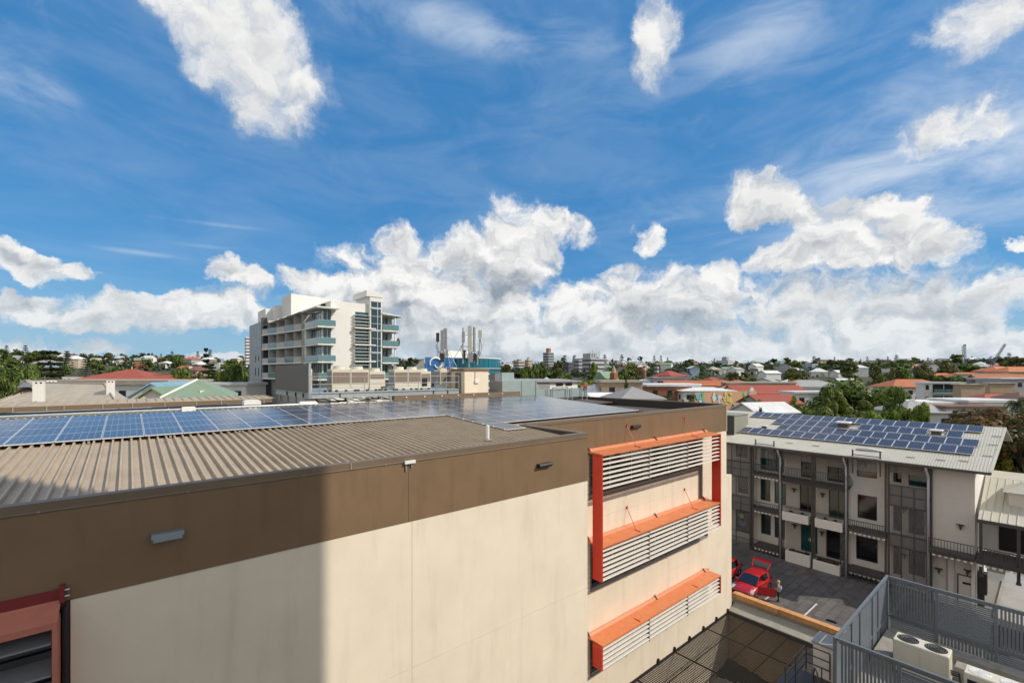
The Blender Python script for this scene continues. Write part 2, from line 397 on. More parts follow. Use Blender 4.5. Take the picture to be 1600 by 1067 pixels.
# hooded window at the wall's near end
WX0, WX1 = -7.6, -.86
wall_pieces([WX0, WX1], [-4.6, 5.0], W1, .14, cream)
wn = MB().box(WX0 + .1, WX1 - .02, W1 + .10, W1 + .138, 5.2, 13.45).build('window', glass_d, MAIN)
MB().box(WX1 - .055, WX1 - .008, W1 + .004, W1 + .13, 5.05, 13.58).build('frame', dark_metal, wn)
MB().box(WX0, WX1 - .1, W1 + .004, W1 + .13, 5.0, 5.12).build('frame', dark_metal, wn)
# brown fascia in long panels, then the gutter with its bead and capping
for a, b in ((-14, 6.33), (6.33, AX)):
    MB().box(a + .005, b - .005, W1 - .012, W1 + .135, 13.605, 15.36).build('fascia_panel', brown, MAIN)
gp = [(W1 - .012, 15.362), (W1 - .035, 15.372), (W1 - .035, 15.388), (W1 - .016, 15.40), (W1 - .03, 15.56), (W1 + .13, 15.575), (W1 + .13, 15.362)]
for a, b in ((-14, 4.62), (4.62, AX + .02)):
    MB().prism(gp, 'x', a + .004, b - .004).build('gutter', brown_metal, MAIN)
MB().box(-14, AX - .18, W1 + .132, W1 + .30, 15.0, 15.22).build('gutter_lining', flash, MAIN)
for x in (-1.3, 1.0, 3.4, 5.6, 8.2, 10.6): MB().box(x, x + .03, W1 - .045, W1 - .02, 15.37, 15.40).build('gutter_clip', flash, MAIN)
MB().box(4.60, 4.63, W1 - .044, W1 - .022, 15.38, 15.55).build('gutter_joint', flash, MAIN)
# step between the planes and its parapet
MB().box(AX - .15, AX, W1 + .15, W2 + .3, -4.6, 13.6).build('wall_panel', cream, MAIN)
pp = MB().box(AX - .15, AX + .01, W1 + .136, W2 + .18, 13.605, 15.50).build('parapet', brown, MAIN)
MB().box(AX - .22, AX + .03, W1 + .14, W2 + .20, 15.502, 15.56).build('capping', brown_metal, pp)
MB().box(AX - .20, AX - .151, W1 + .32, W2 + .18, 15.25, 15.49).build('flashing', dark_metal, pp)
# --- the louvred wall
L0, L1, L2 = 18.8, 34.69, 35.54
OPEN = [(18.87, 31.0, 11.2, 13.60), (18.97, 31.83, 6.27, 9.05), (18.95, 31.9, 1.73, 3.98)]
MB().box(AX, L1 - .2, W2 + .45, W2 + .6, -4.6, 15.2).build('wall', dark_void, MAIN)
zs = [-4.6, 1.73, 3.98, 5.2, 6.27, 9.05, 10.1, 11.2, 13.60]
for k in range(len(zs) - 1):
    z0, z1 = zs[k], zs[k+1]; op = [o for o in OPEN if abs(o[2] - z0) < .01 and abs(o[3] - z1) < .01]
    r = L2 if z1 <= 10.16 else L1
    if op:
        MB().box(AX + .005, op[0][0] - .005, W2, W2 + .2, z0, z1).build('wall_panel', cream, MAIN)
        MB().box(op[0][1] + .005, r, W2, W2 + .2, z0, z1).build('wall_panel', cream, MAIN)
    else:
        MB().box(AX + .005, 24.6 - .004, W2, W2 + .2, z0 + .004, z1 - .004).build('wall_panel', cream, MAIN)
        MB().box(24.6 + .004, r, W2, W2 + .2, z0 + .004, z1 - .004).build('wall_panel', cream, MAIN)
MB().box(L1 - .2, L1, W2 + .2, 33, 10.16, 13.6).build('wall_panel', cream, MAIN)
MB().box(L2 - .2, L2, W2 + .2, 33, -4.6, 10.156).build('wall_panel', cream, MAIN)
MB().box(L1 - .05, L2 + .01, W2 - .012, W2 + .2, 10.1, 10.17).build('ledge', cream, MAIN)
MB().box(L1 + .28, L1 + .30, W2 - .012, W2, 8.3, 10.1).build('downpipe_strip', cream, MAIN)
for a, b in ((AX + .02, 20.16), (20.16, 28.35), (28.35, L1 + .005)):
    MB().box(a + .006, b - .006, W2 - .012, W2 + .2, 13.605, 15.42).build('fascia_panel', brown, MAIN)
MB().box(AX + .03, L1 + .02, W2 - .035, W2 + .25, 15.43, 15.58).build('gutter', brown_metal, MAIN)
MB().box(L1 - .2, L1 + .01, W2 - .02, 31.9, 13.605, 15.56).build('fascia_panel', brown, MAIN)
MB().box(L1 - .26, L1 + .03, W2 + .26, 31.9, 15.562, 15.64).build('capping', brown_metal, MAIN)
MB().box(L1 - .23, L1 - .205, W2 + .3, 31.6, 14.9, 15.55).build('flashing', dark_metal, MAIN)
MB().box(22.5, L1 + .02, 31.9, 32.15, 14.2, 15.64).build('parapet', brown, MAIN)
MB().box(L1 - .02, L1 + .035, W2 - .03, W2 + .02, 13.58, 15.7).build('corner_trim', cream, MAIN)
for (a0, a1, z0, z1) in OPEN:
    w = MB().box(a0 + .12, a1 - .12, W2 + .20, W2 + .23, z0 + .12, z1 - .06).build('window', glass_d, MAIN)
    MB().box(a0, a0 + .11, W2 - .014, W2 + .26, z0 + .002, z1 - .003).build('frame', frame_b, w)
    MB().box(a1 - .55 if z0 > 10 else a1 - .11, a1, W2 - .014, W2 + .26, z0 + .002, z1 - .003).build('frame', frame_b, w)
    MB().box(a0 + .111, a1 - .56 if z0 > 10 else a1 - .111, W2 - .02, W2 + .26, z0 - (.05 if z0 < 10 else .0), z0 + (.07 if z0 < 10 else .26)).build('sill', flash if z0 < 10 else frame_b, w)
    n = 6
    for k in range(1, n):
        x = a0 + (a1 - a0) * k / n
        MB().box(x - .03, x + .03, W2 + .16, W2 + .22, z0 + .1, z1 - .05).build('mullion', alum, w)
    MB().box(a0 + .12, a1 - .12, W2 + .17, W2 + .215, z0 + .62, z0 + .67).build('transom', dark_metal, w)
# cream strip under the top window's right jamb that runs down to the next hood
MB().box(30.45, 31.0, W2 - .014, W2 + .02, 9.06, 11.198).build('frame', frame_b, MAIN)
# --- sun hoods with blades
def hood(label, cans, fins, blades, rods):
    t = thing('sun_shade', label, 'sun shade', (18.7, 15, cans[0]))
    B0, B1, A0, A1 = 14.98, W2 - .03, 18.66, 31.5
    for z in cans:
        pts = [(B1, z + .16), (B1, z + .03), (B1 - .12, z - .02), (B0, z - .01), (B0, z - .07), (B1 - .16, z - .07), (B1 - .02, z - .03)]
        pts = [(B1, z + .16), (B1 - .05, z + .15), (B1 - .16, z + .04), (B0, z), (B0, z - .07), (B1, z - .03)]
        for k in range(2):
            a, b = (A0, 25.1) if k == 0 else (25.1, A1)
            MB().prism(pts, 'x', a + .003, b - .003).build('canopy_panel', orange, t)
        for x in (22.1, 28.5): MB().box(x, x + .05, B0 + .12, B0 + .55, z, z + .045).build('rib', red, t)
        for x in (18.7, 25.0, 31.0): MB().add([(x, B1, z + .1), (x, B1 - .22, z + .06), (x + .06, B1, z + .1), (x + .06, B1 - .22, z + .06), (x, B1 - .02, z + .28), (x + .06, B1 - .02, z + .28)], [(0,1,4),(2,5,3),(0,4,5,2),(1,3,5,4),(0,2,3,1)]).build('bracket', dark_metal, t)
    for (x, z0, z1) in fins:
        MB().box(x - .04, x + .04, B0, B0 + .62, z0, z1).build('fin', red, t)
    proto = None
    for (z0, n) in blades:
        for seg in range(3):
            x0 = A0 + .06 + (A1 - A0 - .1) / 3 * seg; x1 = x0 + (A1 - A0 - .1) / 3 - .05
            for k in range(n):
                z = z0 - .25 * k
                if proto is None:
                    c = [(B0 + .04, .02), (B0 + .06, .045), (B0 + .13, .075), (B0 + .20, .08), (B0 + .19, .06), (B0 + .11, .035)]
                    proto = MB().prism([(y, z + h - .05) for y, h in c], 'x', x0, x1).build('louvre_blade', blade_w, t); pz, px = z, x0
                else: twin(proto, x0 - px, 0, z - pz, t)
            if seg < 2: MB().box(x1 + .012, x1 + .038, B0 + .06, B0 + .5, z0 - .25 * n + .1, z0 + .1).build('blade_bracket', flash, t)
    for (x, z) in rods:
        zc = max(c for c in cans if c < z)
        MB().tube([(x, W2 - .02, zc + 1.15), (x + .02, B0 + .5, zc + .04)], .018).build('tie_rod', red, t)
        MB().box(x - .05, x + .05, W2 - .06, W2 - .012, zc + 1.08, zc + 1.22).build('rod_plate', red, t)
    return t
hood('orange twin sun hoods joined by tall red fins over the upper louvred windows', [13.78, 9.03], [(18.62, 7.25, 13.72), (31.44, 7.4, 13.70)], [(13.52, 7), (8.80, 7)], [(22.2, 14.), (28.6, 14.), (22.2, 9.5), (28.6, 9.5)])
hood('short orange sun hood with pale blades over the lowest louvred window', [3.97], [(18.62, 2.72, 3.9), (31.44, 2.75, 3.9)], [(3.74, 5)], [])
# red framed hood at the near window
hd = thing('window_hood', 'faded red metal hood with dark louvre blades around the shaded window', 'sun shade', (-2, 11.6, 13.6))
old_red = mat('faded_red_paint', (.50, .17, .115), .5, var=.12, vscale=2., stain=.5, stcol=(.42, .19, .10))
mroon = mat('maroon_paint', (.20, .022, .022), .45)
MB().prism([(W1 - .014, 13.80), (W1 - .014, 13.66), (W1 - .06, 13.63), (W1 - .55, 13.45), (W1 - .55, 13.33), (W1 - .50, 13.33), (W1 - .50, 13.41), (W1 - .08, 13.55)], 'x', -7.6, -.99).build('canopy', old_red, hd)
MB().box(-1.06, -.99, W1 - .56, W1 - .02, 4.8, 13.41).build('fin', old_red, hd)
MB().box(-7.6, -.95, W1 - .05, W1 - .0145, 13.66, 13.86).build('flashing', mroon, hd)
MB().box(-1.0, -.93, W1 - .12, W1 - .014, 13.62, 13.95).build('end_plate', mroon, hd)
for k in range(2): MB().tube([(-.94, W1 - .08, 13.72 + k * .12), (-.86, W1 - .08, 13.72 + k * .12)], .016).build('bolt', alum, hd)
p0 = None
blade_g = mat('grey_louvre_paint', (.16, .155, .165), .35)  # even dark grey paint on the near hood's blades
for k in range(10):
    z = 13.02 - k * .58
    if p0 is None: p0 = MB().prism([(W1 - .46, z), (W1 - .44, z + .03), (W1 - .12, z + .20), (W1 - .09, z + .2), (W1 - .10, z + .15)], 'x', -7.6, -1.08).build('louvre_blade', blade_g, hd)
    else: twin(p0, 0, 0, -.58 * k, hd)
# ------------------------------------------------------------------ roof
RS = .06
def rz(y): return 15.25 + RS * (y - 12.6)
RIDGE = 27.0
rs = MB()
rs.slab([(-14, W1 + .28, rz(W1 + .28)), (AX - .2, W1 + .28, rz(W1 + .28)), (AX - .2, RIDGE, rz(RIDGE)), (-14, RIDGE, rz(RIDGE))], .05)
sheet = rs.build('roof_sheet', roofing, MAIN)
rs = MB().slab([(AX - .2, W2 + .25, rz(W2 + .25)), (24.4, W2 + .25, rz(W2 + .25)), (24.4, RIDGE, rz(RIDGE)), (AX - .2, RIDGE, rz(RIDGE))], .05).build('roof_sheet', roofing, MAIN)
rp = .233; y0, y1 = W1 + .29, RIDGE
rib = MB().hexa([(-.034, y0, rz(y0)), (.034, y0, rz(y0)), (.034, y1, rz(y1)), (-.034, y1, rz(y1)), (-.020, y0, rz(y0) + .092), (.020, y0, rz(y0) + .092), (.020, y1, rz(y1) + .092), (-.020, y1, rz(y1) + .092)])
r0 = rib.build('rib', roofing, sheet)
r0.location.x = -9.0
k = 1
while -9.0 + rp * k < AX - .3:
    twin(r0, rp * k, 0, 0, sheet); k += 1
# far slope, ridge capping, lower flat roof at the louvred end
MB().slab([(-14, RIDGE + .02, rz(RIDGE) - .02), (24.3, RIDGE + .02, rz(RIDGE) - .02), (24.3, 30.6, rz(RIDGE) - .18), (-14, 30.6, rz(RIDGE) - .18)], .05).build('roof_sheet', roofing, MAIN)
flat_brown = mat('brown_flat_roof', (.105, .078, .056), .6, var=.12, vscale=1.5, stain=.3)
MB().box(24.42, L1 - .24, W2 + .26, 31.88, 14.6, 15.0).build('flat_roof', flat_brown, MAIN)
MB().box(24.405, 24.44, W2 + .27, 31.8, 14.98, 15.62).build('upstand', brown, MAIN)
MB().box(13.2, 24.0, 27.55, 27.75, 15.9, 16.5).build('upstand', brown_metal, MAIN)
MB().slab([(23.3, 26.3, 15.4), (L1 - .5, 26.3, 15.3), (L1 - .5, 31.8, 15.5), (23.3, 31.8, 15.6)], .1).build('flat_roof', flat_brown, MAIN)
p0 = None
for k in range(7):
    if p0 is None: p0 = MB().box(14.0, 14.08, 27.51, 27.549, 16.34, 16.42).build('bolt_cap', white, MAIN)
    else: twin(p0, 1.35 * k, 0, 0, MAIN)
# box gutter end, vent pipe, conduit, roof cowls
vp = thing('vent_pipe', 'short white vent pipe standing on the ribbed brown roof', 'vent pipe', (10.42, 13.85, 15.5))
MB().cyl(10.42, 13.85, 15.45, 15.98, .065, 12).build('pipe', white, vp, smooth=False)
MB().cyl(10.42, 13.85, 15.982, 16.02, .055, 12, .03).build('cap', white, vp)
MB().cyl(10.42, 13.85, 15.46, 15.52, .13, 12, .075).build('collar', flash, vp)
cd = MB().tube([(-14, 26.85, rz(26.85) + .14), (8.2, 26.85, rz(26.85) + .14)], .055, 8).build('conduit', galv); tag(cd, 'long grey conduit pipe lying along the roof ridge behind the solar panels', 'pipe')
def cowl(x, y, z, s, label):
    t = thing('roof_cowl', label, 'roof vent', (x, y, z), 'white cowls on the brown roof')
    MB().box(x - .28*s, x + .28*s, y - .2*s, y + .2*s, z, z + .12*s).build('base', white, t)
    MB().box(x - .22*s, x + .22*s, y - .15*s, y + .15*s, z + .12*s, z + .22*s).build('neck', flash, t)
    MB().prism([(-.42*s + x, z + .24*s), (-.40*s + x, z + .44*s), (-.3*s + x, z + .5*s), (.3*s + x, z + .5*s), (.40*s + x, z + .44*s), (.42*s + x, z + .24*s)], 'y', y - .28*s, y + .28*s).build('cover', white, t)
cowl(5.0, 27.35, rz(27) - .03, .95, 'white hooded roof cowl on the ridge near the grey plant screen')
def lowbox(x, y, z, lx, ly, lz, label):
    t = thing('junction_box', label, 'junction box', (x, y, z), 'junction boxes along the roof conduit')
    MB().box(x, x + lx, y, y + ly, z, z + lz, 0).build('body', white, t, bevel=.015)
    MB().box(x + .03, x + lx - .03, y + .03, y + ly - .03, z + lz + .001, z + lz + .025).build('lid', white, t)
lowbox(1.95, 26.72, rz(27) + .02, .55, .26, .2, 'small white junction box on the conduit in front of the green gabled roof')
lowbox(7.3, 27.0, rz(27) + .02, .9, .3, .22, 'small white junction box on the conduit beside the plant deck foot')
# wall lights and clips
def wlight(x, y, z, w, h, m, label):
    t = thing('wall_light', label, 'wall light', (x, y, z), 'lights on the brown fascia')
    MB().prism([(y, z), (y, z + h), (y - .16, z + h), (y - .19, z + h*.55), (y - .10, z)], 'x', x, x + w).build('housing', m, t)
    MB().prism([(y - .12, z + .012), (y - .10, z - .004), (y - .192, z + h*.55), (y - .20, z + h*.55 + .01)], 'x', x + .03, x + w - .03).build('lens', m if m is black else mat('pale_lens', (.50, .56, .60), .2), t)
wlight(.37, W1 - .013, 14.42, .56, .18, mat('blue_grey_enamel', (.17, .215, .25), .35), 'pale blue grey bulkhead light on the shaded part of the brown fascia')
wlight(11.5, W1 - .013, 14.50, .66, .15, black, 'black bulkhead light on the sunlit brown fascia near the corner')
wlight(22.6, W2 - .013, 14.70, .8, .2, black, 'black bulkhead light on the brown fascia above the orange hood')
ck = thing('cable_bracket', 'small white cable bracket under the gutter at the fascia joint', 'bracket', (6.2, W1, 15.3))
MB().box(6.18, 6.52, W1 - .10, W1 - .036, 15.33, 15.42).build('plate', white, ck)
MB().box(6.22, 6.25, W1 - .06, W1 - .013, 15.12, 15.33).build('leg', flash, ck); MB().box(6.40, 6.43, W1 - .06, W1 - .013, 15.2, 15.33).build('leg', flash, ck)
# ------------------------------------------------------------------ solar panels
def pv_mat(name, c1, line, nx, ny, w, l, grey=.0):
    m = bpy.data.materials.new(name); m.use_nodes = True; t = m.node_tree; p = t.nodes['Principled BSDF']
    tc = nd(t, 'ShaderNodeTexCoord'); s = nd(t, 'ShaderNodeSeparateXYZ'); put(t, s.inputs[0], tc.outputs['Object'])
    def lines(v, pitch, th):
        f = ma(t, 'FRACT', ma(t, 'DIVIDE', v, pitch)); d = ma(t, 'ABSOLUTE', ma(t, 'SUBTRACT', f, .5))
        return mrange(t, d, .5 - th / pitch, .5 - th / pitch * .4)
    gx = lines(ma(t, 'ADD', s.outputs[0], 0), w / nx, .010); gy = lines(ma(t, 'ADD', s.outputs[1], 0), l / ny, .007)
    bus = lines(ma(t, 'ADD', s.outputs[0], w / nx / 4), w / nx / 2, .0025)
    g = ma(t, 'MAXIMUM', gx, ma(t, 'MAXIMUM', ma(t, 'MULTIPLY', gy, .55), ma(t, 'MULTIPLY', bus, .35)))
    vo = nd(t, 'ShaderNodeTexVoronoi'); put(t, vo.inputs['Vector'], tc.outputs['Object']); vo.inputs['Scale'].default_value = 40.
    oi = nd(t, 'ShaderNodeObjectInfo')
    c = cmix(t, ma(t, 'MULTIPLY', vo.outputs['Distance'], .6), (c1[0], c1[1], c1[2], 1), (c1[0]*1.7, c1[1]*1.6, c1[2]*1.45, 1))
    h = nd(t, 'ShaderNodeHueSaturation'); put(t, h.inputs['Color'], c); put(t, h.inputs['Value'], mrange(t, oi.outputs['Random'], 0, 1, .82, 1.18, 'LINEAR'))
    c = cmix(t, g, h.outputs[0], (line[0], line[1], line[2], 1))
    put(t, p.inputs['Base Color'], c); p.inputs['Roughness'].default_value = .12; p.inputs['Specular IOR Level'].default_value = .42
    return m
pv_a = pv_mat('solar_cells_blue', (.046, .058, .100), (.25, .28, .33), 6, 9, 1.055, 1.41)
pv_frame = mat('solar_frame', (.72, .73, .74), .35, metal=.3)
def pv_mesh(name, w, l, m, e=.018):
    b = MB().box(-w/2, w/2, -l/2, l/2, 0, .04, 1).add([(-w/2+e, -l/2+e, .0415), (w/2-e, -l/2+e, .0415), (w/2-e, l/2-e, .0415), (-w/2+e, l/2-e, .0415)], [(0,1,2,3)], 0)
    o = b.build(name, [m, pv_frame]); return o
def array(label, cells, proto, slope_rot, zf, loc):
    t = thing('solar_array', label, 'solar panels', loc, 'solar arrays on the roofs')
    first = True
    for (x, y) in cells:
        o = proto if first else proto.copy()
        if not first: COL.objects.link(o)
        first = False
        o.parent = t; o.location = (x - loc[0], y - loc[1], zf(x, y) - loc[2]); o.rotation_euler = slope_rot
    return t
ang = atan(RS); L_ = 1.44; PIT = 1.46; F0 = 20.05; PW = 1.09
zp = lambda x, y: rz(y) + .12
cells = [(12.42 - PW * (i + .5), F0 + PIT * (k + .5)) for i in range(20) for k in range(4)]
A1_ = array('long blue solar array of four rows in front of the green gable', cells, pv_mesh('solar_panel', 1.075, L_, pv_a), (ang, 0, 0), zp, (0, 20, 15.8))
cells = []
for i in range(11):
    x = 12.46 + PW * (i + .5)
    for k in range(7):
        y = 15.19 + 1.62 * (k + .5)
        if k == 0 and x > AX - .9: continue
        cells.append((x, y))
pv_c = pv_mat('solar_cells_grey', (.036, .042, .062), (.22, .24, .27), 6, 10, 1.06, 1.58)
A2_ = array('wide grey solar array of seven rows beside the steel ducting', cells, pv_mesh('solar_panel', 1.08, 1.60, pv_c), (ang, 0, 0), zp, (17, 20, 15.8))
for t, xa, xb, ys in ((A1_, -9.0, 12.4, [F0 + PIT * k + d for k in range(4) for d in (.35, 1.1)]), (A2_, 12.5, 24.3, [16.81 + 1.62 * k + d for k in range(6) for d in (.35, 1.2)])):
    for y in ys: MB().box(xa, xb, y - .02, y + .02, rz(y) + .063, rz(y) + .098).build('rail', alum, t)
p0 = None
for k in range(21):
    if p0 is None: p0 = MB().box(-8.4, -8.34, F0 - .02, F0 + .06, rz(F0) + .03, rz(F0) + .09).build('foot', alum, A1_)
    else: twin(p0, k * PW * .97, 0, 0, A1_)
p0 = None
for y in (15.3, 16.1, 16.9, 17.7, 18.5, 19.5):
    if p0 is None: p0 = MB().ball((12.44, y, zp(0, y) + .02), .035, 8, 5).build('clamp', white, A2_); py_ = y
    else: twin(p0, 0, y - py_, RS * (y - py_), A2_)
# array on the far slope, seen edge-on behind the conduit
cells = [(8.0 - 1.65 * i, 27.95 + 1.02 * k) for i in range(11) for k in range(2)]
pv_d = pv_mesh('solar_panel', 1.62, .99, pv_c)
array('low solar array on the far roof slope behind the conduit', cells, pv_d, (-.05, 0, 0), lambda x, y: rz(RIDGE) - .02 - .045 * (y - RIDGE) + .08, (0, 28, 16))
# neighbouring ribbed roof behind, with its brown gutter on short posts
NB = thing('low_roofed_building', 'low brown building behind the solar panels with a ribbed roof edge and brown gutter', 'building', (-2, 33, 0))
nbz = 16.42
MB().box(-14, 6.9, 31.6, 33.2, 0, 16.0).build('wall', brown, NB)
MB().prism([(31.0, nbz - .02), (31.0, nbz - .26), (31.04, nbz - .26), (31.3, nbz - .26), (31.3, nbz - .04)], 'x', -14, 6.95).build('gutter', brown_metal, NB)
sh = MB().slab([(-14, 31.02, nbz + .02), (6.95, 31.02, nbz + .02), (6.95, 33.6, nbz + .09), (-14, 33.6, nbz + .09)], .04).build('roof', roofing, NB)
p0 = None
k = 0
while -12 + .4 * k < 6.9:
    if p0 is None: p0 = MB().hexa([(-12.03, 31.03, nbz + .02), (-11.97, 31.03, nbz + .02), (-11.97, 33.6, nbz + .09), (-12.03, 33.6, nbz + .09), (-12.015, 31.03, nbz + .07), (-11.985, 31.03, nbz + .07), (-11.985, 33.6, nbz + .14), (-12.015, 33.6, nbz + .14)]).build('rib', roofing, sh)
    else: twin(p0, .4 * k, 0, 0, sh)
    k += 1
p0 = None
for x in (-4.1, -3.0, -2.4, -1.0, .15, 1.5, 2.9, 4.1, 5.4, 6.3):
    if p0 is None: p0 = MB().box(x, x + .05, 30.97, 30.998, nbz - .28, nbz - .02).build('gutter_bracket', flash, NB); px_ = x
    else: twin(p0, x - px_, 0, 0, NB)
for x in (1.7, 2.6, 6.2): MB().cyl(x, 31.2, 15.9, nbz - .27, .05, 8).build('post', white, NB)
# ================================================================== plant deck on the roof
DB = 29.0; DX0, DX1 = 8.4, 19.1
deck = thing('plant_deck', 'galvanised steel plant deck with railing and a dark screen at its near end', 'plant deck', (DX0, DB, 16.1))
dk = MB().box(DX0, DX1, DB + .05, 37.2, 16.72, 16.78).build('platform', galv, deck)
def ibeam(b, p, q, h, w=.16, t=.02):
    (x0, y0, z), (x1, y1, _) = p, q
    if abs(x1 - x0) > abs(y1 - y0):
        b.box(x0, x1, y0 - w/2, y0 + w/2, z, z + t).box(x0, x1, y0 - t/2, y0 + t/2, z + t, z + h - t).box(x0, x1, y0 - w/2, y0 + w/2, z + h - t, z + h)
    else:
        b.box(x0 - w/2, x0 + w/2, y0, y1, z, z + t).box(x0 - t/2, x0 + t/2, y0, y1, z + t, z + h - t).box(x0 - w/2, x0 + w/2, y0, y1, z + h - t, z + h)
    return b
ibeam(MB(), (DX0 + .09, DB, 16.42), (DX1, DB, 16.42), .32).build('beam', galv, deck)
ibeam(MB(), (DX0, DB - .08, 16.42), (DX0, 37.2, 16.42), .32).build('beam', galv, deck)
ibeam(MB(), (DX0 + .09, 33, 16.42), (DX1, 33, 16.42), .3).build('beam', galv, deck)
for x in (10.2, 16.9, 18.1): MB().box(x, x + .03, DB - .08, DB - .012, 16.44, 16.72).build('stiffener', dark_metal, deck)
for y in (30.2, 31.9, 34): MB().box(DX0 - .08, DX0 - .012, y, y + .03, 16.44, 16.72).build('stiffener', dark_metal, deck)
def foot(x, y, brace):
    b = MB().cyl(x, y, 16.02, 16.42, .07, 8); o = b.build('post', galv, deck)
    MB().box(x - .14, x + .14, y - .14, y + .14, 16.0, 16.03).build('base_plate', galv, o)
    if brace: MB().bar((x + .5 * brace, y, 16.42), (x, y, 16.1), .05, .05).build('brace', galv, o)
for x, br in ((10.7, 1), (13.6, 0), (17.9, -1)): foot(x, DB, br)
for y in (30, 32, 34, 36): foot(DX0, y, 0)
for x in (10, 12, 14.5, 16.5): foot(x, 33, 0)
screen = mat('dark_grey_screen_panel', (.125, .112, .105), .5, var=.03)
sp = MB().box(DX0 - .05, DX0, DB + .03, 37.2, 16.78, 18.5).build('screen_panel', screen, deck)
MB().box(DX0 - .07, DX0 + .06, DB - .06, DB + .025, 16.44, 18.56).build('post', galv, deck)
for z in (17.27, 17.75): MB().tube([(DX0 + .05, DB, z), (DX1, DB, z)], .022).build('rail', galv, deck)
for x in (9.0, 11.8, 13.9, 15.7, 17.2, 18.0, DX1): MB().tube([(x, DB, 16.74), (x, DB, 17.75)], .022).build('rail_post', galv, deck)
for z in (17.27, 17.75): MB().tube([(DX1, DB, z), (DX1, 33, z)], .022).build('rail', galv, deck)
p0 = None
for i, x in enumerate([9.3, 9.6, 10.0, 10.6, 11.2, 11.4, 12.0, 12.6, 12.85, 13.3, 13.9, 14.1, 14.6, 15.2, 15.6, 16.0, 16.6]):
    if p0 is None: p0 = MB().box(x, x + .16, DB + .2, DB + .3, 16.79, 16.90).build('bearer', black, deck); px_ = x
    else: twin(p0, x - px_, 0, 0, deck)
grille = bpy.data.materials.new('brown_coil_grille'); grille.use_nodes = True
def grille_nodes():
    t = grille.node_tree; p = t.nodes['Principled BSDF']; g = nd(t, 'ShaderNodeNewGeometry'); s = nd(t, 'ShaderNodeSeparateXYZ'); put(t, s.inputs[0], g.outputs['Position'])
    def ln(v, pitch, th): return mrange(t, ma(t, 'ABSOLUTE', ma(t, 'SUBTRACT', ma(t, 'FRACT', ma(t, 'DIVIDE', v, pitch)), .5)), th, th + .1)
    f = ma(t, 'MAXIMUM', ln(ma(t, 'ADD', s.outputs[0], s.outputs[1]), .085, .34), ln(s.outputs[2], .05, .36))
    put(t, p.inputs['Base Color'], cmix(t, f, (.16, .11, .075, 1), (.36, .29, .22, 1))); p.inputs['Roughness'].default_value = .6
grille_nodes()
def ac_big(x0, x1, y0, label, fans=2, half=False, z1=18.22):
    t = thing('rooftop_condenser', label, 'air conditioner', (x0, y0, 16.8), 'condenser units on the plant deck')
    zb = 16.94; D = 1.0
    MB().box(x0, x1, y0, y0 + D, zb, z1).build('casing', ivory, t, bevel=.012)
    MB().box(x0 + .02, x1 - .02, y0 + .02, y0 + D - .02, 16.80, zb - .002).build('plinth', white_metal, t)
    n = fans; w = (x1 - x0) / n
    for k in range(n):
        a = x0 + w*k + .06; b = x0 + w*(k+1) - .06
        MB().box(a, b, y0 - .014, y0 - .001, zb + (.62 if half else .36), z1 - .2).build('grille', grille, t)
        cx, cy = (a + b) / 2, y0 + D/2
        o = MB().cyl(cx, cy, z1 + .001, z1 + .20, .40, 20, .36).build('fan_shroud', ivory, t)
        MB().cyl(cx, cy, z1 + .202, z1 + .215, .33, 20).build('fan_guard', flash, o)
        if k: MB().box(x0 + w*k - .008, x0 + w*k + .008, y0 - .016, y0 - .001, zb + .02, z1 - .02).build('seam', flash, t)
    MB().box(x0 - .006, x0 - .001, y0 + .05, y0 + D - .05, zb + .1, z1 - .15).build('side_panel', flash, t)
    return t
ac_big(8.75, 9.25, 31.4, 'narrow cream condenser half hidden behind the dark screen edge', 1, z1=18.05)
ac_big(10.25, 12.75, 30.6, 'tall twin-fan cream condenser next to the dark plant screen')
ac_big(12.85, 14.0, 30.7, 'short single-fan cream condenser with a half-height grille, between two twin units', 1, True, 18.08)
ac_big(14.85, 17.05, 31.0, 'twin-fan cream condenser in the middle of the plant deck')
t = ac_big(17.15, 18.1, 31.4, 'single-fan cream condenser with a dark coil opening, beside the middle twin unit', 1, z1=18.1)
MB().box(17.3, 17.75, 31.37, 31.384, 16.96, 17.55).build('coil_opening', dark_void, t)
ac_big(19.3, 21.3, 32.0, 'twin-fan cream condenser at the antenna end of the plant deck')
bx = thing('plant_box', 'small grey control box standing on the plant deck edge', 'control box', (13.2, 29.3, 16.78))
MB().box(13.15, 13.5, 29.25, 29.55, 16.78, 17.05).build('body', flash, bx, bevel=.02); MB().box(13.13, 13.52, 29.23, 29.57, 17.052, 17.07).build('lid', flash, bx)
# pipework under the deck
pw = thing('deck_pipework', 'tangle of dark pipes running under the plant deck', 'pipes', (9, 30, 16.1))
random.seed(3)
for k in range(14):
    x = 9.0 + k * .68; y = 29.5 + random.random() * 2
    MB().tube([(x, y + 2, 16.3), (x + .05, y, 16.28), (x + .25, y - .15, 16.16), (x + .9 + random.random(), y - .2, 16.10)], .035, 6).build('pipe', dark_metal if k % 3 else flash, pw)
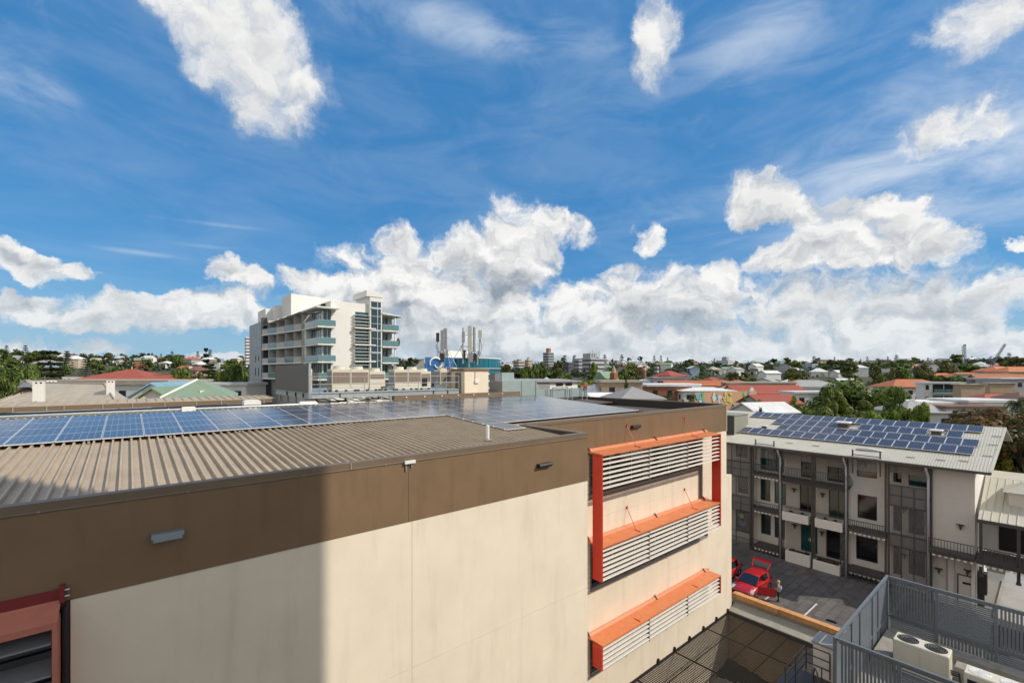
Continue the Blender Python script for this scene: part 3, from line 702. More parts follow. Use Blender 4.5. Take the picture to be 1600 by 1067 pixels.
# lift housing with the antennas
LX0, LX1, LY0, LY1 = 20.3, 22.65, 30.0, 32.6
lift = thing('lift_housing', 'cream rooftop lift housing carrying the mobile antennas', 'lift housing', (LX0, LY0, 16))
MB().box(LX0, LX1, LY0, LY1, 15.5, 18.12).build('wall', cream, lift)
MB().box(LX0 - .08, LX1 + .05, LY0 - .06, LY1 + .05, 18.122, 18.30).build('parapet', brown, lift)
MB().box(LX0 - .035, LX0 - .001, LY0 + .5, LY0 + 1.3, 16.1, 18.0).build('door', frame_b, lift)
MB().box(21.25, 21.62, LY0 - .12, LY0 - .002, 17.15, 17.42).build('switch_box', white, lift, bevel=.01)
MB().tube([(21.3, LY0 - .03, 17.4), (21.3, LY0 - .03, 18.32)], .02).build('conduit', flash, lift)
MB().box(LX1 + .01, LX1 + .9, LY0 - .4, LY0 + 1.5, 15.5, 16.35).build('plinth', brown, lift)
ant_w = mat('antenna_ivory', (.60, .60, .50), .45, var=.04); ant_g = mat('antenna_grey', (.36, .355, .35), .45, var=.1)
def antenna_cluster(px, label, spec):
    x0, y0, _ = at(px, 560, 37.3)
    t = thing('antenna_mast', label, 'antenna', (x0, y0, 18.3), 'mobile antennas on the lift housing')
    k = 37.3 / FPX
    def P(dx, py): return (x0 + (dx) * k * CC, y0 - dx * k * SS, CAMZ + (HORY - py) * k)
    for (dx, yt, yb, w, m, nm) in spec:
        a, b = P(dx, yb), P(dx, yt)
        if nm == 'mast': MB().tube([a, b], w * k, 8).build('mast', m, t)
        else:
            o = MB().bar(a, b, w * k, w * k * .45, (SS, CC, 0), 0).build(nm, m, t, bevel=.01)
            MB().bar((a[0]+.1*SS, a[1]+.1*CC, a[2] + .15), (a[0] + .1*SS, a[1] + .1*CC, b[2] - .15), .06, .06).build('clamp_bar', galv, o)
    return t, P
tA, PA = antenna_cluster(693, 'shorter antenna mast with two grey panels and a dark radio unit', [(0, 514, 574, 1.2, galv, 'mast'), (-2, 516, 548, 5.2, ant_g, 'panel_antenna'), (3.5, 513, 545, 4.2, ant_g, 'panel_antenna'), (-9, 520, 534, 5, charcoal, 'radio_unit'), (-9.5, 540, 556, 1., galv, 'mast'), (5.5, 546, 556, 3.5, ant_g, 'radio_unit'), (-2, 552, 566, 6, dark_metal, 'radio_unit')])
tB, PB = antenna_cluster(733, 'tallest antenna mast with a long ivory panel and crowded radio units', [(0, 511, 574, 1.2, galv, 'mast'), (1, 509, 550, 6.2, ant_w, 'panel_antenna'), (-9.5, 512, 568, 1.3, galv, 'mast'), (-9, 518, 535, 4.5, ant_g, 'panel_antenna'), (8, 511, 550, 2.2, ant_g, 'mast'), (-8, 547, 562, 5, dark_metal, 'radio_unit'), (3, 551, 566, 5.5, ant_g, 'radio_unit'), (9, 552, 564, 5, dark_metal, 'radio_unit')])
tC, PC = antenna_cluster(750, 'slim antenna pole with one square ivory panel', [(0, 516, 528, 6.2, ant_w, 'panel_antenna'), (0, 529, 533, 3, ant_g, 'radio_unit'), (-1, 530, 553, 1.0, galv, 'mast'), (-4, 553, 570, 1., galv, 'mast'), (-2.2, 548, 554, 3, ant_g, 'radio_unit')])
def more(t, P, segs, m):
    for s in segs: MB().tube([P(*q) for q in s], .028 if m is galv else .02, 5).build('strut' if m is galv else 'cable', m, t)
more(tA, PA, [((6, 542), (20, 572)), ((-9, 540), (-5, 560), (0, 572)), ((-10, 530), (-9, 541)), ((0, 530), (8, 527)), ((8, 560), (12, 580))], galv)
more(tA, PA, [((-4, 548), (-6, 556), (-1, 566), (2, 574)), ((3, 545), (7, 553), (4, 566), (3, 575)), ((-9, 535), (-12, 541), (-8, 550), (-3, 560)), ((0, 546), (2, 556), (-1, 570)), ((6, 548), (9, 558), (5, 572))], black)
more(tB, PB, [((-9, 536), (-30, 570)), ((-9.5, 540), (8, 545)), ((8, 545), (0, 556)), ((-12, 525), (8, 522)), ((-9, 555), (9, 552))], galv)
more(tB, PB, [((-10, 535), (-13, 548), (-9, 562), (-6, 573)), ((0, 550), (-3, 560), (0, 573)), ((4, 550), (7, 560), (5, 573)), ((8, 550), (12, 556), (9, 570)), ((-6, 546), (-3, 554), (-5, 570)), ((10, 548), (14, 552), (11, 566)), ((2, 552), (0, 562), (3, 572))], black)
more(tC, PC, [((0, 532), (3, 541), (1, 552), (-3, 560)), ((-1, 553), (-6, 560), (-8, 572))], black)
# grey box and pipes behind the deck rail by the housing
pk = thing('pump_cabinet', 'dark pump cabinet with pipes between plant deck and lift housing', 'cabinet', (19.2, 33.6, 16.8))
MB().box(18.9, 20.2, 34.0, 35.2, 16.8, 18.15).build('casing', screen, pk)
for k in range(5): MB().tube([(18.6 + .3*k, 33.7, 16.8), (18.6 + .3*k, 33.7, 17.55 - .08*k), (18.7 + .3*k, 34.0, 17.62 - .08*k)], .05, 6).build('pipe', galv if k % 2 else ant_g, pk)
# steel ducting on the far edge
duct_m = mat('duct_sheet_steel', (.42, .50, .49), .35, metal=.45, var=.08, vscale=3.)
duct = thing('air_duct', 'big galvanised rooftop air duct with stepped boxes', 'air duct', (23.4, 28.5, 15.6))
ddk = mat('duct_shaded_grey', (.22, .22, .225), .45, metal=.3, var=.06)  # shade of the duct's end faces put into a darker grey
MB().box(23.3, 25.35, 29.0, 30.6, 15.5, 17.32).build('duct_box', duct_m, duct)
MB().box(23.26, 23.296, 29.0, 30.6, 15.5, 17.3).build('shade_panel', ddk, duct)
MB().box(24.6, 26.0, 30.7, 31.6, 16.5, 18.0).build('duct_box', duct_m, duct)
MB().box(23.9, 24.58, 30.75, 31.5, 16.5, 17.95).build('duct_box', ddk, duct)
MB().prism([(25.4, 15.52), (25.4, 17.32), (27.0, 17.32), (27.5, 16.6), (28.2, 16.45), (28.2, 15.52)], 'y', 29.02, 30.5).build('duct_bend', duct_m, duct)
MB().box(28.22, 33.8, 29.1, 30.2, 15.72, 16.5).build('duct_run', duct_m, duct)
for x in (23.28, 25.37, 27.02): MB().box(x, x + .035, 28.965, 28.998, 15.4, 17.34).build('flange', galv, duct)
for x in (28.4, 29.0, 30.9, 31.5, 32.9, 33.6): MB().box(x, x + .07, 28.9, 28.97, 15.3, 16.62).build('support_leg', galv, duct)
for (a, b) in ((29.0, 30.9), (32.9, 33.6)): MB().box(a, b + .07, 28.9, 28.97, 16.622, 16.68).build('support_rail', charcoal, duct)
vt = mat('red_brown_valve', (.30, .12, .07), .5)
MB().box(33.3, 33.75, 28.95, 29.05, 16.4, 17.1).build('damper_box', vt, duct)
rm = thing('plant_room', 'white rooftop plant room with a low grey roof behind the ducting', 'plant room', (29, 33.5, 15.5))
MB().box(28.6, 37.5, 33.6, 36.4, 14.5, 17.05).build('wall', white_wall, rm)
MB().slab([(28.3, 33.3, 17.18), (37.9, 33.3, 17.10), (37.9, 36.6, 17.3), (28.3, 36.6, 17.38)], .12).build('roof', flash, rm)
MB().box(28.9, 30.1, 33.56, 33.596, 16.5, 16.95).build('window', glass_d, rm); MB().box(30.6, 33.2, 33.5, 33.596, 16.35, 16.95).build('shutter', flash, rm)
MB().box(34.2, 35.2, 33.56, 33.596, 16.6, 16.9).build('window', glass_d, rm); MB().box(35.6, 36.6, 33.56, 33.596, 16.6, 16.9).build('window', glass_d, rm)
# ================================================================== three-storey terrace across the courtyard
APT = thing('terrace_building', 'grey three-storey terrace across the courtyard with solar panels on a ribbed roof', 'building', (50, 14, 0))
FA, WA = 48.6, 50.0                             # front frame plane, wall plane
Z0, Z1, Z2, ZE = .7, 4.3, 7.8, 10.7
apt_roof = mat('pale_grey_roof_steel', (.53, .505, .43), .55, var=.05, vscale=.7, stain=.15)
apt_dark = mat('dark_grey_steel', (.075, .067, .066), .45, var=.06)
pipe_m = mat('silver_downpipe', (.60, .61, .64), .35, metal=.35)
brick_m = mat('brown_grey_planking', (.105, .086, .078), .7, var=.1)
scr = bpy.data.materials.new('perforated_screen'); scr.use_nodes = True
def scr_nodes():
    t = scr.node_tree; p = t.nodes['Principled BSDF']; p.inputs['Base Color'].default_value = (.27, .25, .245, 1); p.inputs['Roughness'].default_value = .6
    tr = nd(t, 'ShaderNodeBsdfTransparent'); mx = nd(t, 'ShaderNodeMixShader'); mx.inputs[0].default_value = .22
    put(t, mx.inputs[1], tr.outputs[0]); put(t, mx.inputs[2], p.outputs[0]); put(t, t.nodes['Material Output'].inputs[0], mx.outputs[0])
scr_nodes()
# walls
def wallbay(b0, b1, z0, z1, opens=(), m=grey_wall, a=WA):
    zz = sorted({z0, z1} | {o[2] for o in opens} | {o[3] for o in opens})
    for k in range(len(zz) - 1):
        lo, hi = zz[k], zz[k+1]
        cut = sorted([(o[0], o[1]) for o in opens if o[2] <= lo + 1e-6 and o[3] >= hi - 1e-6]); x = b0
        for c0, c1 in cut + [(b1, b1)]:
            if c0 - x > .02: MB().box(a, a + .2, x, c0, lo, hi).build('wall', m, APT)
            x = c1
def window(b0, b1, z0, z1, gl=glass_d, a=WA, mull=0, door=False, tr=None):
    o = MB().box(a + .11, a + .13, b0 + .05, b1 - .05, z0 + .05, z1 - .05).build('door' if door else 'window', gl, APT)
    f = MB().box(a + .06, a + .16, b0 + .001, b0 + .06, z0, z1); f.box(a + .06, a + .16, b1 - .06, b1 - .001, z0, z1); f.box(a + .06, a + .16, b0 + .06, b1 - .06, z1 - .06, z1); f.box(a + .06, a + .16, b0 + .06, b1 - .06, z0, z0 + .06)
    f.build('frame', apt_dark, o)
    for k in range(1, mull + 1):
        y = b0 + (b1 - b0) * k / (mull + 1); MB().box(a + .07, a + .15, y - .025, y + .025, z0 + .061, z1 - .061).build('mullion', apt_dark, o)
    if tr: MB().box(a + .07, a + .15, b0 + .061, b1 - .061, tr - .03, tr + .03).build('transom', apt_dark, o)
    if door: MB().tube([(a + .02, b0 + .18, z0 + .8), (a + .02, b0 + .18, z0 + 1.5)], .018).build('handle', alum, o)
    return o
back = MB().box(WA + .9, 58, 4.2, 30, -.5, ZE); back.build('wall', dark_void, APT)
posts = [20.0, 17.32, 14.52, 12.0, 9.15, 6.5]
# bay left of the first post (screens over windows)
op = [(21.0, 22.2, Z2 + 1.2, Z2 + 2.5), (20.9, 22.0, Z1 + .9, Z1 + 3.), (20.7, 22.2, Z0 + .4, Z0 + 2.8)]
wallbay(20.0, 30, -.3, ZE, op); window(*op[0][:4], mull=1); window(*op[1][:4]); w = window(*op[2][:4])
sgn = MB().box(WA + .02, WA + .04, 20.95, 22.0, Z0 + .9, Z0 + 2.5).build('window_sign', mat('dark_sign_film', (.015, .022, .035), .3), w)
MB().prism([(21.62 + .26*cos(a*pi/8), Z0 + 2.05 + .26*sin(a*pi/8)) for a in range(16)], 'x', WA + .012, WA + .018).build('sign_disc', mat('lime_print', (.45, .50, .06), .5), sgn)
for k in range(4): MB().tube([(WA + .012, 21.1, Z0 + 1.55 - .12*k), (WA + .012, 21.45, Z0 + 1.42 - .12*k), (WA + .012, 21.85, Z0 + 1.6 - .14*k)], .03, 4).build('sign_wave', mat('cyan_print', (.05, .38, .55), .5), sgn)
# bay 1
op = [(17.45, 19.7, Z2 + .25, Z2 + 2.7), (18.75, 19.7, Z1 + .6, Z1 + 2.75), (17.3, 18.35, Z1 + .55, Z1 + 2.7), (18.7, 19.65, Z0 + .75, Z0 + 2.85), (17.4, 18.35, Z0 + .7, Z0 + 2.8)]
wallbay(17.3, 20.0, -.3, ZE, op, white_wall); window(*op[0], gl=glass_t, mull=2, tr=Z2 + 1.35); window(*op[1], gl=glass_g); window(*op[2], gl=glass_t); window(*op[3], gl=glass_g); window(*op[4], gl=glass_g)
# bay 2 and 3
op = [(14.7, 16.0, Z2 + .1, Z2 + 2.2), (14.75, 16.1, Z1 + .3, Z1 + 2.9), (14.6, 16.0, Z0 + .1, Z0 + 2.8)]
wallbay(14.5, 17.3, -.3, ZE, op); window(*op[0], mull=2); window(*op[1], door=True, mull=1); window(*op[2], gl=glass_t, door=True, mull=1)
pp = MB().box(WA + .095, WA + .105, 14.95, 15.12, Z0 + 1.15, Z0 + 1.45).build('notice', white, APT); twin(pp, 0, .24, 0, APT)
op = [(12.2, 13.8, Z2 + .1, Z2 + 2.1), (12.2, 13.7, Z1 + .3, Z1 + 2.9), (12.5, 13.9, Z0 + .1, Z0 + 2.9)]
wallbay(12.0, 14.5, -.3, ZE, op); window(*op[0], mull=1); window(*op[1], door=True, mull=1, gl=glass_g); window(*op[2], gl=glass_d)
# bay 4
op = [(10.1, 11.55, Z2 + .95, Z2 + 2.75), (10.1, 11.5, Z1 + .75, Z1 + 2.85), (10.05, 11.6, Z0 + .65, Z0 + 2.75)]
wallbay(9.15, 12.0, -.3, ZE, op, white_wall); window(*op[0], gl=glass_g); window(*op[1]); window(*op[2], gl=mat('black_glass', (.004, .004, .005), .05, spec=.6))
# bay 5
op = [(8.45, 9.0, Z2 + .9, Z2 + 2.4), (6.7, 8.0, Z2 + .8, Z2 + 2.3), (8.5, 9.0, Z1 + .3, Z1 + 2.6), (7.0, 8.0, Z1 + .3, Z1 + 2.6), (8.5, 9.0, Z0 + .2, Z0 + 2.6), (6.95, 8.0, Z0 + .5, Z0 + 2.6)]
wallbay(6.5, 9.15, -.3, ZE, op); [window(*o, gl=glass_t if i == 1 else glass_d) for i, o in enumerate(op)]
# bay 6: plain end wall flush with the front, gable end, doors
op = [(4.75, 5.1, -.2, 2.3)]
wallbay(3.98, 6.5, -.3, Z1 - .4, [], grey_wall, FA + .5)
MB().box(FA + .1, FA + .3, 3.98, 6.45, Z1 - .05, ZE - .05).build('wall', grey_wall, APT)
MB().box(FA + .305, 57.6, 3.98, 4.18, -.3, ZE + .1).build('wall', white_wall, APT)
gb = MB().prism([(FA + .31, ZE + .102), (57.6, ZE + .102), (57.6, ZE + 2.25)], 'y', 3.98, 4.18).build('gable', white_wall, APT)
def svc_door(y0, y1, z1, lab):
    o = MB().box(FA + .44, FA + .494, y0, y1, -.05, z1).build('door', grey_wall, APT)
    b = MB().box(FA + .40, FA + .494, y0 - .07, y0 - .002, -.05, z1 + .07).box(FA + .40, FA + .494, y1 + .002, y1 + .07, -.05, z1 + .07).box(FA + .40, FA + .494, y0 - .002, y1 + .002, z1 + .002, z1 + .07); b.build('frame', apt_dark, o)
    MB().box(FA + .425, FA + .438, (y0 + y1)/2 - .25, (y0 + y1)/2 + .2, z1 - .62, z1 - .45).build('door_sign', black, o)
    MB().ball((FA + .41, y0 + .1, 1.0), .035, 8, 6).build('handle', alum, o)
svc_door(4.05, 4.9, 2.45, 1)
MB().box(FA + .40, FA + .49, 5.15, 5.5, -.2, Z1 - .45).build('duct_cover', grey_wall, APT); MB().box(FA + .42, FA + .494, 5.52, 5.58, -.2, Z1 - .45).build('corner_trim', flash, APT)
# slabs and their white undersides
def slab(b0, b1, z, a0=FA - .15, t=.22, white_edge=True):
    o = MB().box(a0, WA - .01, b0, b1, z - t, z).build('floor_slab', brick_m, APT)
    if white_edge:
        n = int((b1 - b0) / .32); p0 = None
        for k in range(n):
            y = b0 + .06 + k * (b1 - b0 - .1) / n
            if p0 is None: p0 = MB().box(a0 - .03, a0 + .08, y, y + .17, z - t - .14, z - t - .002).build('eave_block', white, o); y_ = y
            else: twin(p0, 0, y - y_, 0, o)
    return o
slab(17.4, 19.85, Z2 + .02); slab(17.4, 19.85, Z1 + .02); slab(17.4, 19.85, Z0 - .1, white_edge=True)
slab(12.05, 17.2, Z2 - .02, FA - .35, white_edge=False); slab(12.05, 17.2, Z1 - .05, FA - .05, white_edge=False); slab(12.05, 17.2, Z0, FA + .05, .5, False)
slab(9.2, 11.9, Z1 + .02); slab(9.2, 11.9, Z0 + .1)
slab(6.55, 9.05, Z2, FA + .1, white_edge=False); slab(6.55, 9.05, Z1, FA + .1, white_edge=False)
slab(20.1, 30, Z2, FA + .05, white_edge=False); slab(20.1, 30, Z1, FA + .05, white_edge=False)
slab(3.9, 6.4, Z1 + .05, FA - 1.2); 
# railings: top rail, bottom rail, balusters each
def railing(b0, b1, z0, z1, a, pitch=.13, m=apt_dark, bow=0.):
    t = MB().bar((a, b0, z1), (a, b1, z1), .06, .05).build('railing', m, APT)
    MB().bar((a, b0, z0), (a, b1, z0), .04, .04).build('bottom_rail', m, t)
    p0 = None; n = int((b1 - b0) / pitch)
    for k in range(n + 1):
        y = b0 + .02 + k * (b1 - b0 - .04) / n
        if p0 is None: p0 = MB().box(a - .016, a + .016, y - .017, y + .017, z0 + .021, z1 - .026).build('baluster', m, t); y_ = y
        else: twin(p0, 0, y - y_, 0, t)
    return t
railing(12.1, 17.15, Z2 - .28, Z2 + 1.15, FA - .4)
railing(17.4, 19.85, Z2 + .1, Z2 + 1.0, FA - .1)
railing(17.4, 19.85, Z1 + .08, Z1 + .75, FA - .2, .17); railing(17.4, 19.85, Z0 - .05, Z0 + .5, FA - .2, .17)
railing(9.25, 11.85, Z1 + .1, Z1 + .85, FA - .2, .16); railing(9.25, 11.8, Z0 - .5, Z0 + .35, FA - .25, .16)
railing(20.1, 23.5, Z0 - .1, Z0 + .35, FA - .2, .2)
railing(3.9, 6.4, Z1 - .15, Z1 + 1.0, FA - 1.25, .17); railing(-3.0, 3.75, Z1 - .15, Z1 + 1.0, FA - 1.25, .17)
railing(14.6, 17.2, Z1 + .62, Z1 + .75, FA + .4, .6); railing(12.1, 14.4, Z1 + .55, Z1 + .7, FA + .4, .6)
# bowed end of the top balcony
bo = MB().tube([(FA - .4, 11.75 , Z2 + 1.15), (FA - .38, 11.62, Z2 + 1.0)], .03).build('bowed_railing', apt_dark, APT)
for k in range(7):
    y = 11.98 - .0; a = FA - .35 + .2*k
    pts = [(a, 12.05 - .35*sin(q*pi/8) , Z2 + 1.1 - 1.45*q/8) for q in range(9)]
    MB().tube(pts, .016, 4).build('bowed_baluster', apt_dark, bo)
# posts and downpipes
for y in posts:
    MB().box(FA - .06, FA + .10, y - .16, y - .03, -.3, ZE - .1).build('post', apt_dark, APT); MB().box(FA - .06, FA + .10, y + .03, y + .16, -.3, ZE - .1).build('post', apt_dark, APT)
for y in (17.25, 11.95, 6.55):
    MB().tube([(FA - .7, y + .12, ZE - .02), (FA - .5, y + .06, ZE - .5), (FA - .22, y, ZE - .95), (FA - .2, y, ZE - 1.2), (FA - .2, y, .0)], .085, 10).build('downpipe', pipe_m, APT, smooth=True)
# screens: framed mesh in front of bays 0 and 5
spandrel = mat('grey_mesh_spandrel', (.155, .145, .142), .7, var=.05, vscale=3.)
def tall(z0, z1): return z1 - z0 > 1.75
def screen_bay(b0, b1, z0, z1, nx, nz, clear=()):
    o = MB().box(FA - .01, FA + .0, b0, b1, z0, z1).build('mesh_screen', scr if tall(z0, z1) else spandrel, APT)
    for k in range(nx + 1):
        y = b0 + (b1 - b0) * k / nx; MB().box(FA - .05, FA - .012, y - .035, y + .035, z0, z1).build('screen_bar', apt_dark, o)
    for k in range(nz + 1):
        z = z0 + (z1 - z0) * k / nz; MB().box(FA - .045, FA - .014, b0, b1, z - .03, z + .03).build('screen_bar', apt_dark, o)
screen_bay(20.15, 22.9, Z2 - .5, Z2 + 1.0, 3, 2); screen_bay(20.15, 22.9, Z1 - .5, Z1 + .9, 3, 2); screen_bay(20.15, 22.9, Z1 + 1.0, Z2 - .6, 2, 1); screen_bay(20.15, 22.9, Z0 + .9, Z1 - .6, 2, 1); screen_bay(20.15, 22.9, -.2, Z0 + .9, 2, 1); screen_bay(20.15, 22.9, Z2 + 1.0, ZE - .1, 3, 1)
screen_bay(6.65, 9.0, Z2 - .75, Z2 + .9, 3, 2); screen_bay(6.65, 9.0, Z1 - .6, Z1 + .35, 3, 1); screen_bay(6.65, 9.0, Z1 + .4, Z2 - .8, 3, 1); screen_bay(6.65, 9.0, Z0, Z1 - .65, 3, 1)
screen_bay(17.0, 17.25, Z0 - .6, Z1 - .2, 1, 4); screen_bay(12.1, 12.4, Z0 - .8, Z1 - .4, 1, 5)
# slatted blinds under the eave
sl_m = mat('taupe_slats', (.20, .17, .155), .55)
def slats(b0, b1, z0, z1, a=FA + .02):
    t = MB().box(a - .005, a + .03, b0 - .02, b0 + .02, z0, z1).build('slat_screen', sl_m, APT); p0 = None; n = int((z1 - z0) / .12)
    for k in range(n):
        z = z0 + .04 + k * .12
        if p0 is None: p0 = MB().hexa([(a, b0 + .021, z), (a + .02, b0 + .021, z), (a + .02, b1, z), (a, b1, z), (a + .03, b0 + .021, z + .085), (a + .05, b0 + .021, z + .085), (a + .05, b1, z + .085), (a + .03, b1, z + .085)]).build('slat', sl_m, t)
        else: twin(p0, 0, 0, .12 * k, t)
slats(14.7, 17.1, Z2 + 1.85, ZE - .15); slats(12.15, 14.4, Z2 + 1.7, ZE - .15); slats(6.65, 9.0, Z2 + 1.9, ZE - .15)
# awnings
def awning(b0, b1, z):
    t = MB().box(FA - .5, FA - .42, b0, b1, z - 1.0, z).build('awning_screen', scr, APT)
    for y in (b0, b1): MB().box(FA - .56, FA - .48, y - .05, y + .05, z - 1.3, z + .75).build('awning_post', apt_dark, t)
    MB().box(FA - .54, FA - .46, b0, b1, z + .3, z + .36).build('awning_rail', apt_dark, t); MB().box(FA - .6, WA, b0 - .25, b1 + .3, z + .02, z + .09).build('awning_roof', apt_dark, t)
awning(17.7, 19.4, ZE - .1); awning(9.5, 11.4, ZE - .1)
# planters
soil = mat('planter_soil', (.05, .035, .025), .9); rim = mat('terracotta_rim', (.42, .28, .17), .8)
leafm = mat('succulent_leaf', (.045, .075, .028), .6, var=.3, vscale=9.)
def planter(b0, b1, z0, z1, a0, a1, m, plants, label):
    t = thing('planter_box', label, 'planter', (a0, b0, z0), 'planters on the terrace front')
    MB().box(a0, a0 + .1, b0, b1, z0, z1).build('front', m, t); MB().box(a0 + .101, a1, b0, b0 + .1, z0, z1).build('end', m, t); MB().box(a0 + .101, a1, b1 - .1, b1, z0, z1).build('end', m, t)
    MB().box(a0 + .101, a1, b0 + .101, b1 - .101, z0, z1 - .1).build('soil', soil, t)
    MB().box(a0 + .08, a0 + .13, b0 + .1, b1 - .1, z1 + .001, z1 + .02).build('rim', rim, t)
    for i, y in enumerate(plants):
        r = random.Random(i + int(b0 * 10)); b = MB()
        for q in range(46):
            th = r.random() * 6.3; ph = r.random() * 1.3; L = .2 + .16 * r.random(); d = Vector((cos(th)*sin(ph), sin(th)*sin(ph), cos(ph)*.85 + .1)); s_ = d.cross(Vector((0, 0, 1)))
            s_ = (s_.normalized() if s_.length > .01 else Vector((1, 0, 0))) * .05; c = Vector(((a0 + a1) / 2, y, z1 - .1))
            b.add([c + d*.03, c + d*L*.6 - s_, c + d*L, c + d*L*.6 + s_], [(0,1,2,3)])
        o = b.build('planter_plant', leafm); 
        word = ['pale', 'dark'][i % 2]
        tag(o, plants[y], 'plant', 'plants in the terrace planters')
planter(14.85, 17.05, Z1 - .42, Z1 + .38, FA - .35, FA + .3, white_wall, {16.4: 'low green plant in the upper planter below the twin-door lantern', 15.4: 'bushy green plant at the inner end of the upper planter by the middle posts'}, 'long white upper planter box beside the silver downpipe next to the twin windows')
planter(12.2, 14.3, Z1 - .42, Z1 + .38, FA - .35, FA + .3, white_wall, {13.6: 'low green plant in the upper planter right of the middle posts', 12.8: 'bushy green plant in the upper planter end under the bowed balcony'}, 'long white upper planter box beside the bowed balcony end')
planter(14.7, 16.75, -.2, 1.05, FA - .4, FA + .4, white_wall, {16.2: 'round green plant in the lower planter nearest the first downpipe', 15.1: 'larger round green plant in the lower planter before the teal door'}, 'tall white lower planter box in front of the teal glass door')
planter(12.4, 14.45, -.35, .85, FA - .4, FA + .4, white_wall, {14.0: 'small green plant in the lower planter right of the middle posts', 12.9: 'small green plant in the lower planter before the black doorway'}, 'tall white lower planter box in front of the black doorway')
# lanterns
def lantern(a, y, z, label):
    t = thing('wall_lantern', label, 'wall lantern', (a, y, z), 'wall lanterns on the terrace')
    MB().box(a - .26, a, y - .22, y + .22, z, z + .03).build('cap', black, t)
    MB().cyl(a - .14, y, z - .30, z - .002, .05, 8, .13).build('body', mat('lantern_glass', (.10, .09, .08), .3), t)
    MB().cyl(a - .14, y, z - .40, z - .302, .02, 6, .05).build('tip', black, t)
for a, y, z, lb in ((WA, 16.55, Z1 + 2.35, 'black wall lantern beside the upper door under the balcony, next to the downpipe'), (WA, 14.15, Z1 + 2.35, 'black wall lantern between the two upper doors under the balcony'),
    (WA, 16.5, Z0 + 2.45, 'black wall lantern beside the teal glass ground-floor door'), (WA, 14.2, Z0 + 2.35, 'black wall lantern left of the black ground-floor doorway'),
    (WA, 8.3, Z1 + 2.3, 'black wall lantern on the upper strip between mesh screened windows'), (WA, 8.25, Z0 + 2.05, 'black wall lantern on the lower strip between mesh screened windows'),
    (FA + .1, 4.75, Z1 + 2.1, 'black wall lantern alone on the big plain end wall'), (FA + .5, 6.0, 2.55, 'black wall lantern under the walkway by the yellow plaque'), (FA + .5, 4.4, 2.95, 'black wall lantern above the grey service door')): lantern(a, y, z, lb)
pl = MB().box(FA + .485, FA + .498, 5.72, 5.86, 1.95, 2.1).build('plaque', mat('yellow_plaque', (.55, .50, .22), .5), APT)
# roof
AS = .25; AE = 47.9; AZ = 10.75; RG = 57.9
def az_(a): return AZ + AS * (a - AE)
rf = MB().slab([(AE, 3.1, az_(AE)), (RG, 2.85, az_(RG)), (RG, 30, az_(RG)), (AE, 30, az_(AE))], .06).build('roof', apt_roof, APT)
rb = MB().hexa([(AE + .01, -.022, az_(AE)), (RG, -.022, az_(RG)), (RG, .022, az_(RG)), (AE + .01, .022, az_(AE)), (AE + .01, -.012, az_(AE) + .03), (RG, -.012, az_(RG) + .03), (RG, .012, az_(RG) + .03), (AE + .01, .012, az_(AE) + .03)])
p0 = rb.build('rib', apt_roof, rf); p0.location = (p0.location[0], 3.14, 0)
for k in range(1, 150): twin(p0, 0, .178 * k, 0, rf)
MB().box(AE - .1, AE - .005, 3.1, 30, AZ - .2, AZ - .02).build('gutter', apt_dark, APT)
MB().box(AE + .05, FA + .3, 3.15, 30, AZ - .14, AZ - .09).build('soffit', apt_dark, APT)
MB().slab([(AE, 3.05, az_(AE) + .035), (RG, 2.8, az_(RG) + .035), (RG, 2.95, az_(RG) + .035), (AE, 3.2, az_(AE) + .035)], .22).build('barge_board', apt_roof, APT)
MB().slab([(RG + .05, 2.85, az_(RG) + .03), (RG + 6, 2.7, az_(RG) - 1.7), (RG + 6, 30, az_(RG) - 1.7), (RG + .05, 30, az_(RG) + .03)], .06).build('roof', apt_roof, APT)
pz = lambda x, y: az_(x) + .14
pv_b = pv_mat('solar_cells_indigo', (.019, .020, .036), (.17, .175, .22), 6, 10, .96, 1.6)
pb = pv_mesh('solar_panel', 1.64, .985, pv_b, .034); 
pb.data.materials[0] = pv_mat('solar_cells_indigo_wide', (.032, .032, .054), (.20, .205, .26), 10, 6, 1.6, .96)
rows = [(51.42, [4.75 + k for k in range(18)]), (53.17, [4.6 + k for k in range(15)]), (54.92, [5.7] + [8.0 + k for k in range(5)] + [14.6 + k for k in range(6)]), (56.67, [4.6 + k for k in range(19)])]
cells = [(a, y) for a, ys in rows for y in ys]
A3_ = array('four rows of indigo solar panels on the pale terrace roof', cells, pb, (0, -atan(AS), 0), pz, (53, 13, 11.5))
for a, ys in rows:
    for d in (-.5, .5): MB().box(a + d - .02, a + d + .02, min(ys) - .5, max(ys) + .5, az_(a + d) + .035, az_(a + d) + .13).build('rail', alum, A3_)
def rvent(a, y, s, label):
    z = az_(a); t = thing('roof_vent', label, 'roof vent', (a, y, z), 'square vents on the terrace roof')
    MB().box(a - .35*s, a + .35*s, y - .42*s, y + .42*s, z - .2, z + .42*s).build('base', apt_dark, t); MB().box(a - .5*s, a + .5*s, y - .6*s, y + .6*s, z + .425*s, z + .60*s).build('cap', white, t, bevel=.05*s)
rvent(54.9, 13.75, 1.0, 'square roof vent with a white cap in the long gap between indigo panels'); rvent(54.9, 6.9, .75, 'smaller square roof vent with a white cap near the verge')
rvent(52.8, 20.4, .5, 'little white roof vent near the plain green-grey plant box')
for a, y in ((49.3, 17.0), (49.3, 14.8), (49.0, 8.0), (49.1, 6.2), (49.4, 4.9), (50.9, 3.75), (53.4, 3.6), (55.4, 3.5)):
    MB().box(a, a + .06, y - .55, y, az_(a) + .04, az_(a) + .10).build('snow_guard', galv, APT)
